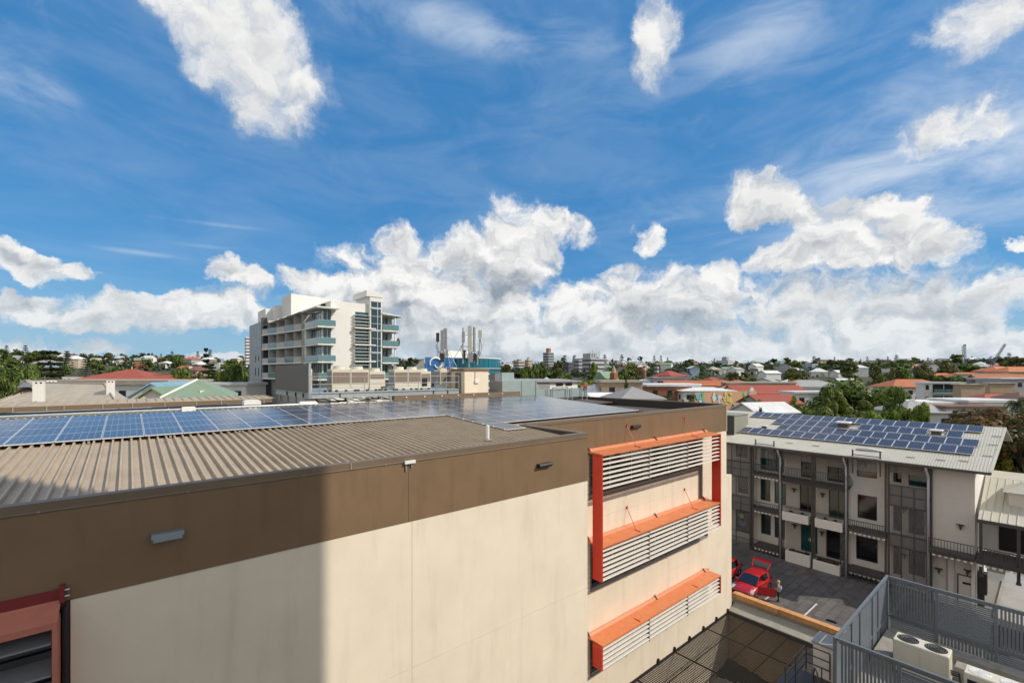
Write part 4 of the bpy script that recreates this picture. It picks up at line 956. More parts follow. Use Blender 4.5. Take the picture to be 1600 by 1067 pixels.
sk = MB().prism([(11.5 + .0, az_(49.8) + .02), (11.2, az_(49.8) + .16), (10.7, az_(49.8) + .2), (10.2, az_(49.8) + .14), (9.6, az_(49.8) + .02)], 'x', 49.5, 49.75).build('curved_flashing', white, APT)
# boxy plant enclosure on the roof, green-grey
pbm = mat('green_grey_cladding', (.27, .275, .225), .6, var=.04)
pb_ = thing('roof_plant_box', 'tall green-grey plant box on the terrace roof beside the cream corner', 'plant box', (50, 22.4, 11))
MB().box(50.0, 53.4, 22.35, 26.5, 10.6, 13.32).build('cladding', pbm, pb_)
MB().box(49.93, 49.995, 22.35, 26.5, 11.2, 13.3).build('shade_face', charcoal, pb_); MB().box(49.9, 53.5, 22.28, 26.6, 13.322, 13.40).build('capping', pbm, pb_)  # charcoal sheet puts the shade of the box's unlit side into the colour
MB().box(50.3, 50.5, 22.0, 22.34, 11.25, 11.4).build('flashing', apt_roof, pb_)
# low wing with walkway roof to the right
WG = thing('walkway_wing', 'low white wing with a verandah roof and dark doorway at the terrace end', 'building', (50, 1, 0))
MB().box(50.6, 50.8, -4, 3.9, Z1 + .05, 7.2).build('wall', white_wall, WG)
MB().box(50.55, 50.598, .9, 2.85, Z1 + .3, 6.7).build('doorway', black, WG); MB().box(50.5, 50.549, .8, .9, Z1 + .2, 6.8).build('frame', apt_dark, WG)
wr = MB().slab([(47.9, 3.75, 7.25), (55, 3.85, 9.3), (55, -5, 9.3), (47.9, -5, 7.25)], .06).build('roof', apt_roof, WG)
p0 = MB().hexa([(47.92, -.03, 7.255), (55, -.03, 9.3), (55, .03, 9.3), (47.92, .03, 7.255), (47.92, -.015, 7.31), (55, -.015, 9.355), (55, .015, 9.355), (47.92, .015, 7.31)]).build('rib', apt_roof, wr)
p0.location = (p0.location[0], 3.5, 0)
for k in range(1, 20): twin(p0, 0, -.42 * k, 0, wr)
MB().slab([(55.05, 3.85, 9.31), (57, 3.9, 9.62), (57, -5, 9.62), (55.05, -5, 9.31)], .06).build('roof', apt_roof, WG)
MB().box(47.8, 47.9, -5, 3.8, 7.0, 7.24).build('gutter', apt_dark, WG)
for y in (3.62, 1.75): MB().box(47.95, 48.1, y - .09, y + .09, 3.2, 7.15).build('post', apt_dark, WG); 
for y in (3.62, 1.75): MB().cyl(48.02, y, 3.05, 3.2, .14, 10).build('post_cap', apt_dark, WG)
MB().box(47.4, 50.6, -5, 3.85, Z1 - .2, Z1 + .02).build('floor_slab', brick_m, WG)
p0 = None
for k in range(24):
    if p0 is None: p0 = MB().box(47.37, 47.5, 3.5, 3.68, Z1 - .36, Z1 - .202).build('eave_block', white, WG)
    else: twin(p0, 0, -.34 * k, 0, WG)
cu = thing('roof_lantern', 'small grey hipped roof lantern above the verandah roof', 'roof lantern', (51, 1.5, 8))
MB().box(50.6, 53.2, -1.4, 2.35, 7.9, 9.05).build('wall', grey_wall, cu)
MB().add([(50.3, 2.65, 9.06), (53.5, 2.65, 9.06), (53.5, -1.7, 9.06), (50.3, -1.7, 9.06), (51.9, 1.2, 9.9), (51.9, -.4, 9.9)], [(0,1,4), (1,2,5,4), (2,3,5), (3,0,4,5), (0,3,2,1)]).build('roof', apt_roof, cu)
lantern(50.58, .35, 6.5, 'black wall lantern past the dark doorway of the verandah')
su = thing('meter_box', 'dark grey service unit on the end wall under the walkway', 'meter box', (50.5, 3.7, 1.5))
MB().box(50.2, 50.9, 3.45, 3.97, 1.0, 2.6).build('casing', charcoal, su); MB().box(50.4, 50.7, 3.6, 3.97, -.05, .99).build('stand', charcoal, su); MB().tube([(50.5, 3.7, 2.6), (50.5, 3.7, 3.4)], .07).build('pipe', white, su)
# ================================================================== courtyard
joint = mat('pale_joint', (.20, .19, .18), .85)
paver_m = mat('dark_slate_paver', (.125, .112, .105), .62, var=.25, vscale=1.6, obj_var=.16, stain=.25, stcol=(.15, .14, .13))
yard = MB().box(36.52, 60, 3.0, 40, -.5, -.034).build('courtyard', joint); tag(yard, kind='structure')
MB().box(49.0, 70, -14, 3.0, -.5, -.05).build('driveway', mat('pale_driveway_concrete', (.36, .35, .34), .85, var=.1, vscale=.6, stain=.4)).__setitem__('kind', 'structure')
MB().box(36.0, 48.99, -14, 2.999, -.5, -.03).build('lane', mat('dark_lane_asphalt', (.055, .055, .058), .9, var=.2, vscale=2.)).__setitem__('kind', 'structure')
kb = MB().box(48.9, 58, 2.9, 3.05, -.3, .12).build('kerb', concrete); tag(kb, kind='structure')
p0 = None
for i in range(10):
    for k in range(24):
        x = 36.55 + 1.2 * i; y = 3.05 + .6 * k + 5.0
        if p0 is None: p0 = MB().box(x + .012, x + 1.188, y + .012, y + .588, -.033, 0.).build('paver', paver_m, yard); x_, y_ = x, y
        else: twin(p0, x - x_, y - y_, random.uniform(-.003, .003), yard)
b = MB()
for i in range(10):
    for k in list(range(8)) + list(range(32, 56)):
        x = 36.55 + 1.2 * i; y = 3.05 + .6 * k
        b.box(x + .012, x + 1.188, y + .012, y + .588, -.033, 0.)
stuff(b.build('outer_pavers', paver_m, yard))
line_m = mat('worn_white_line', (.62, .60, .56), .7, var=.12, vscale=6.)
for (x0, x1, y) in ((38.0, 41.15, 12.0), (38.7, 41.3, 14.86), (38.2, 41.2, 17.75)):
    ln_ = MB().box(x0, x1, y, y + .11, .004, .008).build('bay_line', line_m, yard)
ch = tag(MB().box(38.9, 39.05, 10.2, 10.8, .0, .1).build('wheel_stop', black), 'short black wheel stop lying on the sunlit pavers near the slatted fence', 'wheel stop')
# retaining wall: coping tiles, ledge, face
rw = thing('retaining_wall', 'low retaining wall with orange terracotta coping along the courtyard edge', 'wall', (36, 11, 0))
coping = mat('terracotta_coping', (.60, .30, .12), .75, var=.14, vscale=3., stain=.3, stcol=(.42, .24, .12), obj_var=.08)
pale_ledge = mat('mossy_ledge_concrete', (.33, .32, .27), .85, var=.1, vscale=2., stain=.4, stcol=(.20, .19, .16))
tanwall = mat('tan_render', (.78, .585, .35), .85, var=.1, vscale=1., stain=.25, streak=True)
MB().box(36.12, 36.5, 4, 16.25, -4.6, .55).build('wall', concrete, rw)
y = 4.; i = 0
while y < 16.2:
    y2 = min(y + .75, 16.25); jog = .06 if y > 12.6 else 0
    MB().box(36.05 - jog, 36.56 - jog, y + .006, y2 - .006, .56, .90).build('coping_tile', coping, rw); y = y2
MB().slab([(34.95, 4.5, -.02), (36.11, 4.5, .28), (36.11, 16.05, .28), (34.95, 16.05, -.02)], .25).build('ledge', pale_ledge, rw)
MB().box(35.0, 36.1, 4.5, 16.05, -4.6, -.35).build('wall', tanwall, rw)
# sunken yard
sy = MB().box(5, 35.0, 6, 16.1, -4.8, -4.3).build('yard_floor', mat('pale_yard_concrete', (.66, .61, .53), .85, var=.15, vscale=.5, stain=.5, stcol=(.2, .17, .14))); tag(sy, kind='structure')
for i, (x0, x1, y0, y1) in enumerate(((27.6, 29.2, 13.4, 14.2), (24.4, 26.0, 14.6, 15.5), (22.5, 23.1, 13.6, 15.2))):
    tag(MB().box(x0, x1, y0, y1, -4.29, -3.2).build('storage_bin', charcoal, bevel=.05), ['dark storage bin in the yard under the pergola, closest to the tan wall', 'dark storage bin in the yard beside the cream wall under the pergola', 'small dark storage bin under the pergola, closest to the viewer'][i], 'bin', 'bins under the pergola')
pg = thing('pergola', 'dark slatted pergola covering the sunken yard beside the cream wall', 'pergola', (30, 13, -.2))
slat_m = mat('dark_pergola_steel', (.030, .024, .020), .55)
p0 = None
for k in range(128):
    x = 34.85 - .15 * k
    if p0 is None: p0 = MB().box(34.825, 34.86, 10.45, 16.04, -.18, -.14).build('slat', slat_m, pg)
    else: twin(p0, -.15 * k, 0, 0, pg)
for y in (11.9, 13.3, 14.7): MB().box(15.8, 34.92, y - .02, y + .02, -.22, -.178).build('rafter', slat_m, pg)
MB().box(15.8, 34.92, 16.045, 16.09, -.30, -.12).build('wall_plate', slat_m, pg); MB().box(34.87, 34.94, 10.42, 16.04, -.33, -.10).build('end_beam', slat_m, pg)
for x in (31.6, 27.4, 23.2): MB().box(x - .025, x + .025, 10.45, 16.04, -.28, -.222).build('crossbeam', slat_m, pg)
for x in (34.8, 33.0, 31.1, 29.2, 27.3, 25.4): MB().box(x - .03, x + .03, 15.95, 16.09, -.10, .14).build('bracket', slat_m, pg)
dp = thing('parapet_wall', 'dark charcoal parapet between the pergola and the stair landing', 'wall', (28, 10, 0))
MB().box(12, 33.6, 9.75, 10.38, -4.6, .12).build('wall', charcoal, dp); MB().box(12, 33.7, 9.7, 10.41, .122, .2).build('capping', slat_m, dp)
MB().box(30.0, 31.6, 9.4, 9.745, -.4, .45).build('gutter_box', charcoal, dp)
# ------------------------------------------------------------------ fenced plant platform on the lower roof
blue_g = mat('blue_grey_powder_coat', (.140, .160, .182), .42, var=.06)
PA0, PA1, PB, PZ, PT = 20.35, 28.5, 5.36, 5.3, 8.08
pod = thing('podium_building', 'low concrete podium carrying the fenced air conditioner platform', 'building', (24, 2, 0))
MB().box(PA0 - .15, PA1 + .15, -6, PB + .08, -4.6, PZ - .2).build('wall', charcoal, pod)
MB().box(PA0 - .2, PA1 + .2, -6, PB + .13, PZ - .198, PZ).build('floor_slab', concrete, pod)
MB().box(PA1 - .8, PA1 - .12, -5, PB - .12, PZ + .002, PZ + .35).build('plinth', concrete, pod)
MB().box(PA0 + 4.6, PA1 - .82, PB - .75, PB - .15, PZ + .002, PZ + .5).build('plinth', concrete, pod)
fence = thing('slatted_fence', 'blue grey slatted metal fence round the air conditioner platform', 'fence', (PA0, PB, PZ))
def fpanel(axis, c, lo, hi, z0, z1, vert):
    """one framed panel: along y at x=c (axis 'y') or along x at y=c (axis 'x')"""
    def B(u0, u1, w0, w1, za, zb):
        return MB().box(c + w0, c + w1, u0, u1, za, zb) if axis == 'y' else MB().box(u0, u1, c + w0, c + w1, za, zb)
    fr = B(lo, hi, -.025, .025, z1 - .05, z1).build('fence_panel', blue_g, fence)
    B(lo, hi, -.025, .025, z0, z0 + .05).build('rail', blue_g, fr)
    p0 = None
    if vert:
        n = int((hi - lo) / .112)
        for k in range(n):
            u = lo + .03 + k * (hi - lo - .05) / n
            if p0 is None: p0 = B(u, u + .068, -.012, .012, z0 + .051, z1 - .051).build('slat', blue_g, fr); u_ = u
            else: twin(p0, 0 if axis == 'y' else u - u_, u - u_ if axis == 'y' else 0, 0, fr)
    else:
        n = int((z1 - z0 - .1) / .088)
        for k in range(n):
            z = z0 + .06 + k * .088
            if p0 is None: p0 = B(lo + .01, hi - .01, -.012, .012, z, z + .060).build('slat', blue_g, fr)
            else: twin(p0, 0, 0, .088 * k, fr)
zm = 6.14
ys = [PB - .06, 3.56, 1.69, -.2, -2.1]
for k in range(4):
    hi, lo = ys[k] - .06, ys[k+1] + .06
    fpanel('y', PA1, lo, hi, zm + .06, PT - .12, k % 2 == 0); fpanel('y', PA1, lo, hi, PZ + .03, zm - .02, k % 2 == 1)
    MB().box(PA1 - .06, PA1 + .06, ys[k+1] - .058, ys[k+1] + .058, PZ, PT - .1).build('post', blue_g, fence)
MB().box(PA1 - .05, PA1 + .05, -3, PB - .07, PT - .098, PT).build('top_rail', blue_g, fence); MB().box(PA1 - .04, PA1 + .04, -3, PB - .07, zm - .018, zm + .058).build('mid_rail', blue_g, fence)
fy = [3.5, 1.5, -.5]
ys = [PB - .06] + fy
for k in range(3):
    hi, lo = ys[k] - .06, ys[k+1] + .06
    fpanel('y', PA0, lo, hi, PZ + .05, PT - .12, k % 2 == 0)
    MB().box(PA0 - .06, PA0 + .06, ys[k+1] - .058, ys[k+1] + .058, PZ, PT - .1).build('post', blue_g, fence)
MB().box(PA0 - .05, PA0 + .05, -2, PB - .07, PT - .098, PT).build('top_rail', blue_g, fence)
xs = [PA0 + .06, 22.4, 23.6, 25.6, 26.6, 28.4]
kinds = [0, 0, 0, 0, 0]
for k in range(5):
    lo, hi = xs[k] + .06 + (.14 if k else 0), xs[k+1] - .06
    fpanel('x', PB, lo, hi, zm + .06, PT - .12, False); fpanel('x', PB, lo, hi, PZ + .03, zm - .02, False)
    MB().box(xs[k+1] - .058, xs[k+1] + .058, PB - .05, PB + .05, PZ, PT - .1).build('post', blue_g, fence)
MB().box(PA0 + .06, PA1 - .06, PB - .05, PB + .05, PT - .098, PT).build('top_rail', blue_g, fence); MB().box(PA0 + .06, PA1 - .06, PB - .04, PB + .04, zm - .018, zm + .058).build('mid_rail', blue_g, fence)
for x in (PA0, PA1): MB().box(x - .06, x + .06, PB - .058, PB + .06, PZ - .2, PT + .002).build('post', blue_g, fence)
def vrf(a0, a1, b0, b1, z0, z1, label, face=False):
    t = thing('condenser_unit', label, 'air conditioner', (a0, b0, z0), 'condensers behind the slatted fence')
    MB().box(a0, a1, b0, b1, z0 + .1, z1).build('casing', ivory, t, bevel=.03)
    MB().box(a0 + .06, a1 - .06, b0 + .06, b1 - .06, z0, z0 + .099).build('feet', charcoal, t)
    n = 2
    for k in range(n):
        cy = b0 + (b1 - b0) * (k + .5) / n; cx = (a0 + a1) / 2; r = min((b1 - b0) / n, a1 - a0) * .42
        o = MB().cyl(cx, cy, z1 + .001, z1 + .012, r, 22).build('fan_well', dark_void if not face else white, t)
        for q in range(4): MB().tube([(cx + r*.22*(q+1)*cos(j*pi/9), cy + r*.22*(q+1)*sin(j*pi/9), z1 + .03) for j in range(19)], .007, 3).build('guard_ring', flash if not face else white, o)
        if face:
            for q in range(6): MB().bar((cx, cy, z1 + .022), (cx + r*cos(q*pi/3), cy + r*sin(q*pi/3), z1 + .022), .012, .008).build('guard_spoke', white, o)
    if face: MB().box(a0 - .012, a0 - .001, b0 + .1, b1 - .1, z0 + .2, z1 - .22).build('coil_face', dark_void, t)
    MB().box(a0 - .006, a0 - .001, (b0 + b1) / 2 - .004, (b0 + b1) / 2 + .004, z0 + .2, z1 - .05).build('seam', flash, t)
vrf(24.9, 25.75, 2.75, 4.5, PZ + .02, 6.72, 'cream condenser with two open dark fans behind the slatted fence')
vrf(24.4, 25.15, .65, 2.3, PZ + .02, 6.62, 'cream condenser with two white guarded fans and a dark coil face', True)
vp = thing('refrigerant_pipes', 'black lagged refrigerant pipes looping between the two condensers', 'pipes', (25.3, 2.5, PZ))
for k in range(3): MB().tube([(25.2 + .1*k, 2.76, 6.1 - .12*k), (25.2 + .1*k, 2.5, 6.12 - .12*k), (25.25 + .1*k, 2.45, 5.4)], .035, 6).build('pipe', black, vp)
MB().box(25.9, 26.5, 2.2, 2.7, PZ + .01, PZ + .7).build('bracket_frame', concrete, vp)
# stair landing beside the podium
st = thing('stair_landing', 'dark steel stair landing with curved railing beside the slatted fence', 'stair', (21, 6, 5.5))
SZ = 5.6
MB().box(18.5, 21.6, 5.62, 7.2, SZ - .12, SZ).build('landing', charcoal, st)
def prail(pts, r=.028): return MB().tube(pts, r, 6).build('rail', charcoal, st)
for z in (.35, .7, 1.05): prail([(19.4, 6.75, SZ + z), (21.7, 6.75, SZ + z), (21.7, 5.9, SZ + z)])
for p in ((19.4, 6.75), (21.7, 6.75), (21.7, 5.9), (20.5, 6.75)): MB().tube([(p[0], p[1], SZ), (p[0], p[1], SZ + 1.05)], .028, 6).build('rail_post', charcoal, st)
prail([(20.2, 5.8, SZ), (20.25, 5.85, SZ + .5), (20.5, 6.0, SZ + .75), (20.9, 6.2, SZ + .7), (21.1, 6.3, SZ + .3), (21.1, 6.3, SZ)])
MB().tube([(20.7, 5.9, SZ), (20.7, 5.9, SZ + .9)], .022, 6).build('rail_post', charcoal, st)
lb = thing('stair_tower', 'pale block with a grey metal cap between the stair railing and the slatted fence', 'stair block', (22.5, 6, 0))
MB().box(21.9, 22.9, 5.7, 6.55, -4.6, 6.75).build('wall', white_wall, lb); MB().box(21.85, 22.95, 5.62, 6.6, 6.752, 6.85).build('capping', flash, lb)
hs_ = thing('roof_hatch', 'grey framed roof hatch at the foot of the stair landing', 'roof hatch', (18.4, 6, 5.2))
MB().box(17.2, 19.3, 4.9, 6.5, 4.6, 5.56).build('kerb', concrete, hs_); MB().box(17.3, 19.2, 5.0, 6.4, 5.562, 5.6).build('cover', charcoal, hs_)
for y in (5.05, 6.3): MB().box(17.3, 19.2, y, y + .05, 5.602, 5.63).build('frame', flash, hs_)
# the tall block the picture is taken from, behind the viewer: it throws the shade over the near wall and roof
cb = thing('apartment_block', 'tall cream apartment block the picture is taken from', 'building', (0, -8, 0))
MB().box(-30, 19.0, -30, -2.6, -4.6, 16.0).build('wall', white_wall, cb); MB().box(9.6, 19.2, -22, -8.0, 16.01, 37.6).build('upper_storey', white_wall, cb); MB().box(9.6, 15.9, -22, -8.0, 37.61, 46).build('upper_storey', white_wall, cb)
MB().box(-30.2, 19.3, -2.75, -2.45, 15.7, 16.25).build('parapet', white_wall, cb)
for k in range(10): MB().box(-28 + 4*k, -25.6 + 4*k, -2.59, -2.55, 12, 14).build('window', glass_d, cb)
# ------------------------------------------------------------------ red cars
car_red = mat('red_car_paint', (.46, .010, .012), .28, coat=1., spec=.5)
tyre_m = mat('tyre_rubber', (.02, .02, .021), .85); rim_m = mat('alloy_rim', (.55, .56, .58), .3, metal=.8); lamp_m = mat('headlight_glass', (.55, .57, .60), .12, spec=.9)
seat_m = mat('car_seat_fabric', (.03, .03, .032), .9); tail_m = mat('tail_lamp', (.35, .01, .01), .25)
def hatchback(loc, rotz, label, opened):
    t = thing('parked_car', label, 'car', (0, 0, 0), 'red cars on the courtyard')
    L, Wd = 4.1, .86
    # stations from the nose back: x, half width, sill, belt height, crown
    st_ = [(-2.05, .55, .42, .56, .60), (-1.98, .72, .30, .64, .68), (-1.7, .82, .24, .74, .80), (-1.2, .86, .20, .84, .92), (-.75, .87, .19, .92, .99), (.0, .87, .19, .95, .97), (.8, .87, .19, .98, .98), (1.4, .86, .22, 1.0, 1.0), (1.85, .80, .30, .98, .98), (2.05, .70, .42, .84, .86)]
    vs = []; fs = []
    for (x, w, s, h, c) in st_:
        vs += [(x, -w*.9, s), (x, -w, s + .14), (x, -w, h - .16), (x, -w*.93, h), (x, -w*.5, (h + c)/2 + .01), (x, 0, c), (x, w*.5, (h + c)/2 + .01), (x, w*.93, h), (x, w, h - .16), (x, w, s + .14), (x, w*.9, s)]
    n = 11
    for i in range(len(st_) - 1):
        for k in range(n - 1): fs.append((i*n+k, (i+1)*n+k, (i+1)*n+k+1, i*n+k+1))
        fs.append((i*n+n-1, (i+1)*n+n-1, (i+1)*n, i*n))
    fs += [tuple(range(n)), tuple(range((len(st_)-1)*n+n-1, (len(st_)-1)*n-1, -1))]
    MB().add(vs, fs).build('body', car_red, t, smooth=True)
    # roof and pillars
    rfp = [(-.15, .60, 1.40), (.1, .63, 1.46), (.7, .64, 1.48), (1.3, .62, 1.44), (1.55, .60, 1.40)]
    b = MB(); vs = []; fs = []
    for (x, w, z) in rfp: vs += [(x, -w, z - .05), (x, -w*.85, z), (x, 0, z + .03), (x, w*.85, z), (x, w, z - .05)]
    for i in range(4):
        for k in range(4): fs.append((i*5+k, (i+1)*5+k, (i+1)*5+k+1, i*5+k+1))
    b.add(vs, fs)
    b.build('roof', car_red, t, smooth=True)
    for s in (-1, 1):
        MB().bar((-.95, s*.79, .95), (-.13, s*.61, 1.38), .06, .05).build('pillar', car_red, t)
        MB().bar((.55, s*.83, .96), (.52, s*.64, 1.42), .09, .03).build('pillar', black, t)
        MB().add([(1.15, s*.83, .98), (1.75, s*.79, .99), (1.5, s*.62, 1.38), (1.28, s*.63, 1.40), (1.15, s*.80, .98), (1.75, s*.76, .99), (1.5, s*.59, 1.38), (1.28, s*.60, 1.40)], [(0,1,2,3),(4,7,6,5),(0,4,5,1),(1,5,6,2),(2,6,7,3),(3,7,4,0)]).build('rear_pillar', car_red, t)
        if not (opened and s == -1): MB().add([(-.88, s*.80, .96), (.52, s*.825, .97), (.50, s*.645, 1.39), (-.14, s*.62, 1.37)], [(0,1,2,3)]).build('side_window', glass_d, t)
        MB().add([(.58, s*.825, .97), (1.14, s*.82, .98), (1.26, s*.635, 1.39), (.56, s*.645, 1.40)], [(0,1,2,3)]).build('side_window', glass_d, t)
        o = MB().ball((-.72, s*.96, 1.0), .1, 8, 5, (.8, 1.1, .7)).build('mirror', car_red, t, smooth=True)
        o = MB().prism([(-1.98, .58), (-1.72, .60), (-1.55, .79), (-1.70, .77), (-1.93, .66)], 'y', s*.62, s*.835).build('headlight', lamp_m, t)
        o = MB().prism([(1.90, .72), (2.0, .72), (1.9, .98), (1.75, .98)], 'y', s*.60, s*.825).build('tail_light', tail_m, t)
        for x in (-1.28, 1.27):
            o = MB(); o.v = []; N = 20
            prof = [(.20, 0.), (.31, .0), (.325, .03), (.325, .17), (.31, .20), (.20, .20)]
            vs = [(x + r*cos(2*pi*k/N), s*(.68 + d), .325 + r*sin(2*pi*k/N)) for k in range(N) for r, d in prof]; m_ = len(prof)
            fs = [(k*m_+j, k*m_+(j+1) % m_, ((k+1) % N)*m_+(j+1) % m_, ((k+1) % N)*m_+j) for k in range(N) for j in range(m_)]
            wh = MB().add(vs, fs).build('wheel', tyre_m, t, smooth=True)
            rb_ = MB(); rb_.prism([(x + .2*cos(2*pi*k/N), .325 + .2*sin(2*pi*k/N)) for k in range(N)], 'y', s*.80, s*.84); 
            for k in range(5): rb_.bar((x, s*.855, .325), (x + .19*cos(2*pi*k/5), s*.85, .325 + .19*sin(2*pi*k/5)), .03, .06, (0, 1, 0))
            rb_.build('rim', rim_m, wh)
    MB().add([(-.97, -.76, .965), (-.97, .76, .965), (-.17, .57, 1.395), (-.17, -.57, 1.395), (-.99, 0, .995), (-.17, 0, 1.43)], [(0,4,5,3), (4,1,2,5)]).build('windscreen', glass_d, t)
    MB().box(-2.07, -2.0, -.42, .42, .36, .50).build('grille', black, t); MB().box(-2.085, -2.071, -.24, .24, .42, .52).build('number_plate', white, t)
    MB().box(-.1, 1.5, -.62, .62, .45, .9).build('interior', seat_m, t)
    for s in (-.35, .35):
        MB().box(.1, .25, s - .24, s + .24, .9, 1.22).build('seat', seat_m, t, bevel=.05)
    st0 = MB().add([(-.6, .52, 1.15), (-.45, .62, 1.18), (-.45, .56, 1.22), (-.55, .5, 1.19)], [(0,1,2,3)])
    gl = [(1.56, -.56, 1.40), (1.56, .56, 1.40), (1.95, .66, 1.0), (1.95, -.66, 1.0)]
    if opened:
        hinge = Vector((1.5, 0, 1.44)); q = Matrix.Rotation(R(-92), 4, 'Y')
        def TR(p): v = q @ (Vector(p) - hinge) + hinge; return tuple(v)
        fr = MB()
        for (p, r_) in (((1.54, -.6, 1.40), (1.97, -.70, .98)), ((1.54, .6, 1.40), (1.97, .70, .98))): fr.bar(TR(p), TR(r_), .11, .05)
        fr.bar(TR((1.53, -.62, 1.41)), TR((1.53, .62, 1.41)), .12, .06)
        tg = fr.build('tailgate', car_red, t)
        MB().add([TR(p) for p in gl], [(0,1,2,3)]).build('rear_window', glass_d, tg)
        P = [(1.97, -.72, .99), (1.97, .72, .99), (2.06, .66, .62), (2.06, -.66, .62), (1.9, -.72, .99), (1.9, .72, .99), (2.0, .66, .62), (2.0, -.66, .62)]
        MB().hexa([TR(p) for p in (P[4], P[5], P[6], P[7], P[0], P[1], P[2], P[3])]).build('lower_panel', car_red, tg)
        MB().box(1.2, 1.98, -.55, .55, .70, .90).build('boot_floor', seat_m, t)
        # front door swung out on the kerb side
        h2 = Vector((-.92, -.86, 0)); q2 = Matrix.Rotation(R(-60), 4, 'Z')
        def T2(p): v = q2 @ (Vector(p) - h2) + h2; return tuple(v)
        D0 = [(-.92, -.87, .26), (.30, -.87, .26), (.42, -.87, .95), (-.90, -.87, .94), (-.92, -.80, .26), (.30, -.80, .26), (.42, -.80, .95), (-.90, -.80, .94)]
        dr = MB().add([T2(p) for p in D0], [(0,1,2,3),(4,7,6,5),(0,4,5,1),(1,5,6,2),(2,6,7,3),(3,7,4,0)]).build('door', car_red, t)
        MB().bar(T2((-.85, -.83, .95)), T2((-.15, -.66, 1.38)), .05, .04).bar(T2((-.15, -.66, 1.38)), T2((.42, -.68, 1.40)), .05, .04).bar(T2((.42, -.68, 1.40)), T2((.42, -.83, .95)), .05, .04).build('window_frame', car_red, dr)
        MB().bar(T2((.15, -.885, .78)), T2((.33, -.885, .78)), .03, .04).build('handle', car_red, dr)
    else:
        MB().add(gl, [(0,1,2,3)]).build('rear_window', glass_d, t)
    t.location = loc; t.rotation_euler = (0, 0, rotz)
    return t
hatchback((39.45, 16.2, 0), 0, 'red hatchback with its tailgate and front door standing open', True)
hatchback((40.2, 18.95, 0), 0, 'closed red hatchback mostly hidden behind the corner of the cream wall', False)
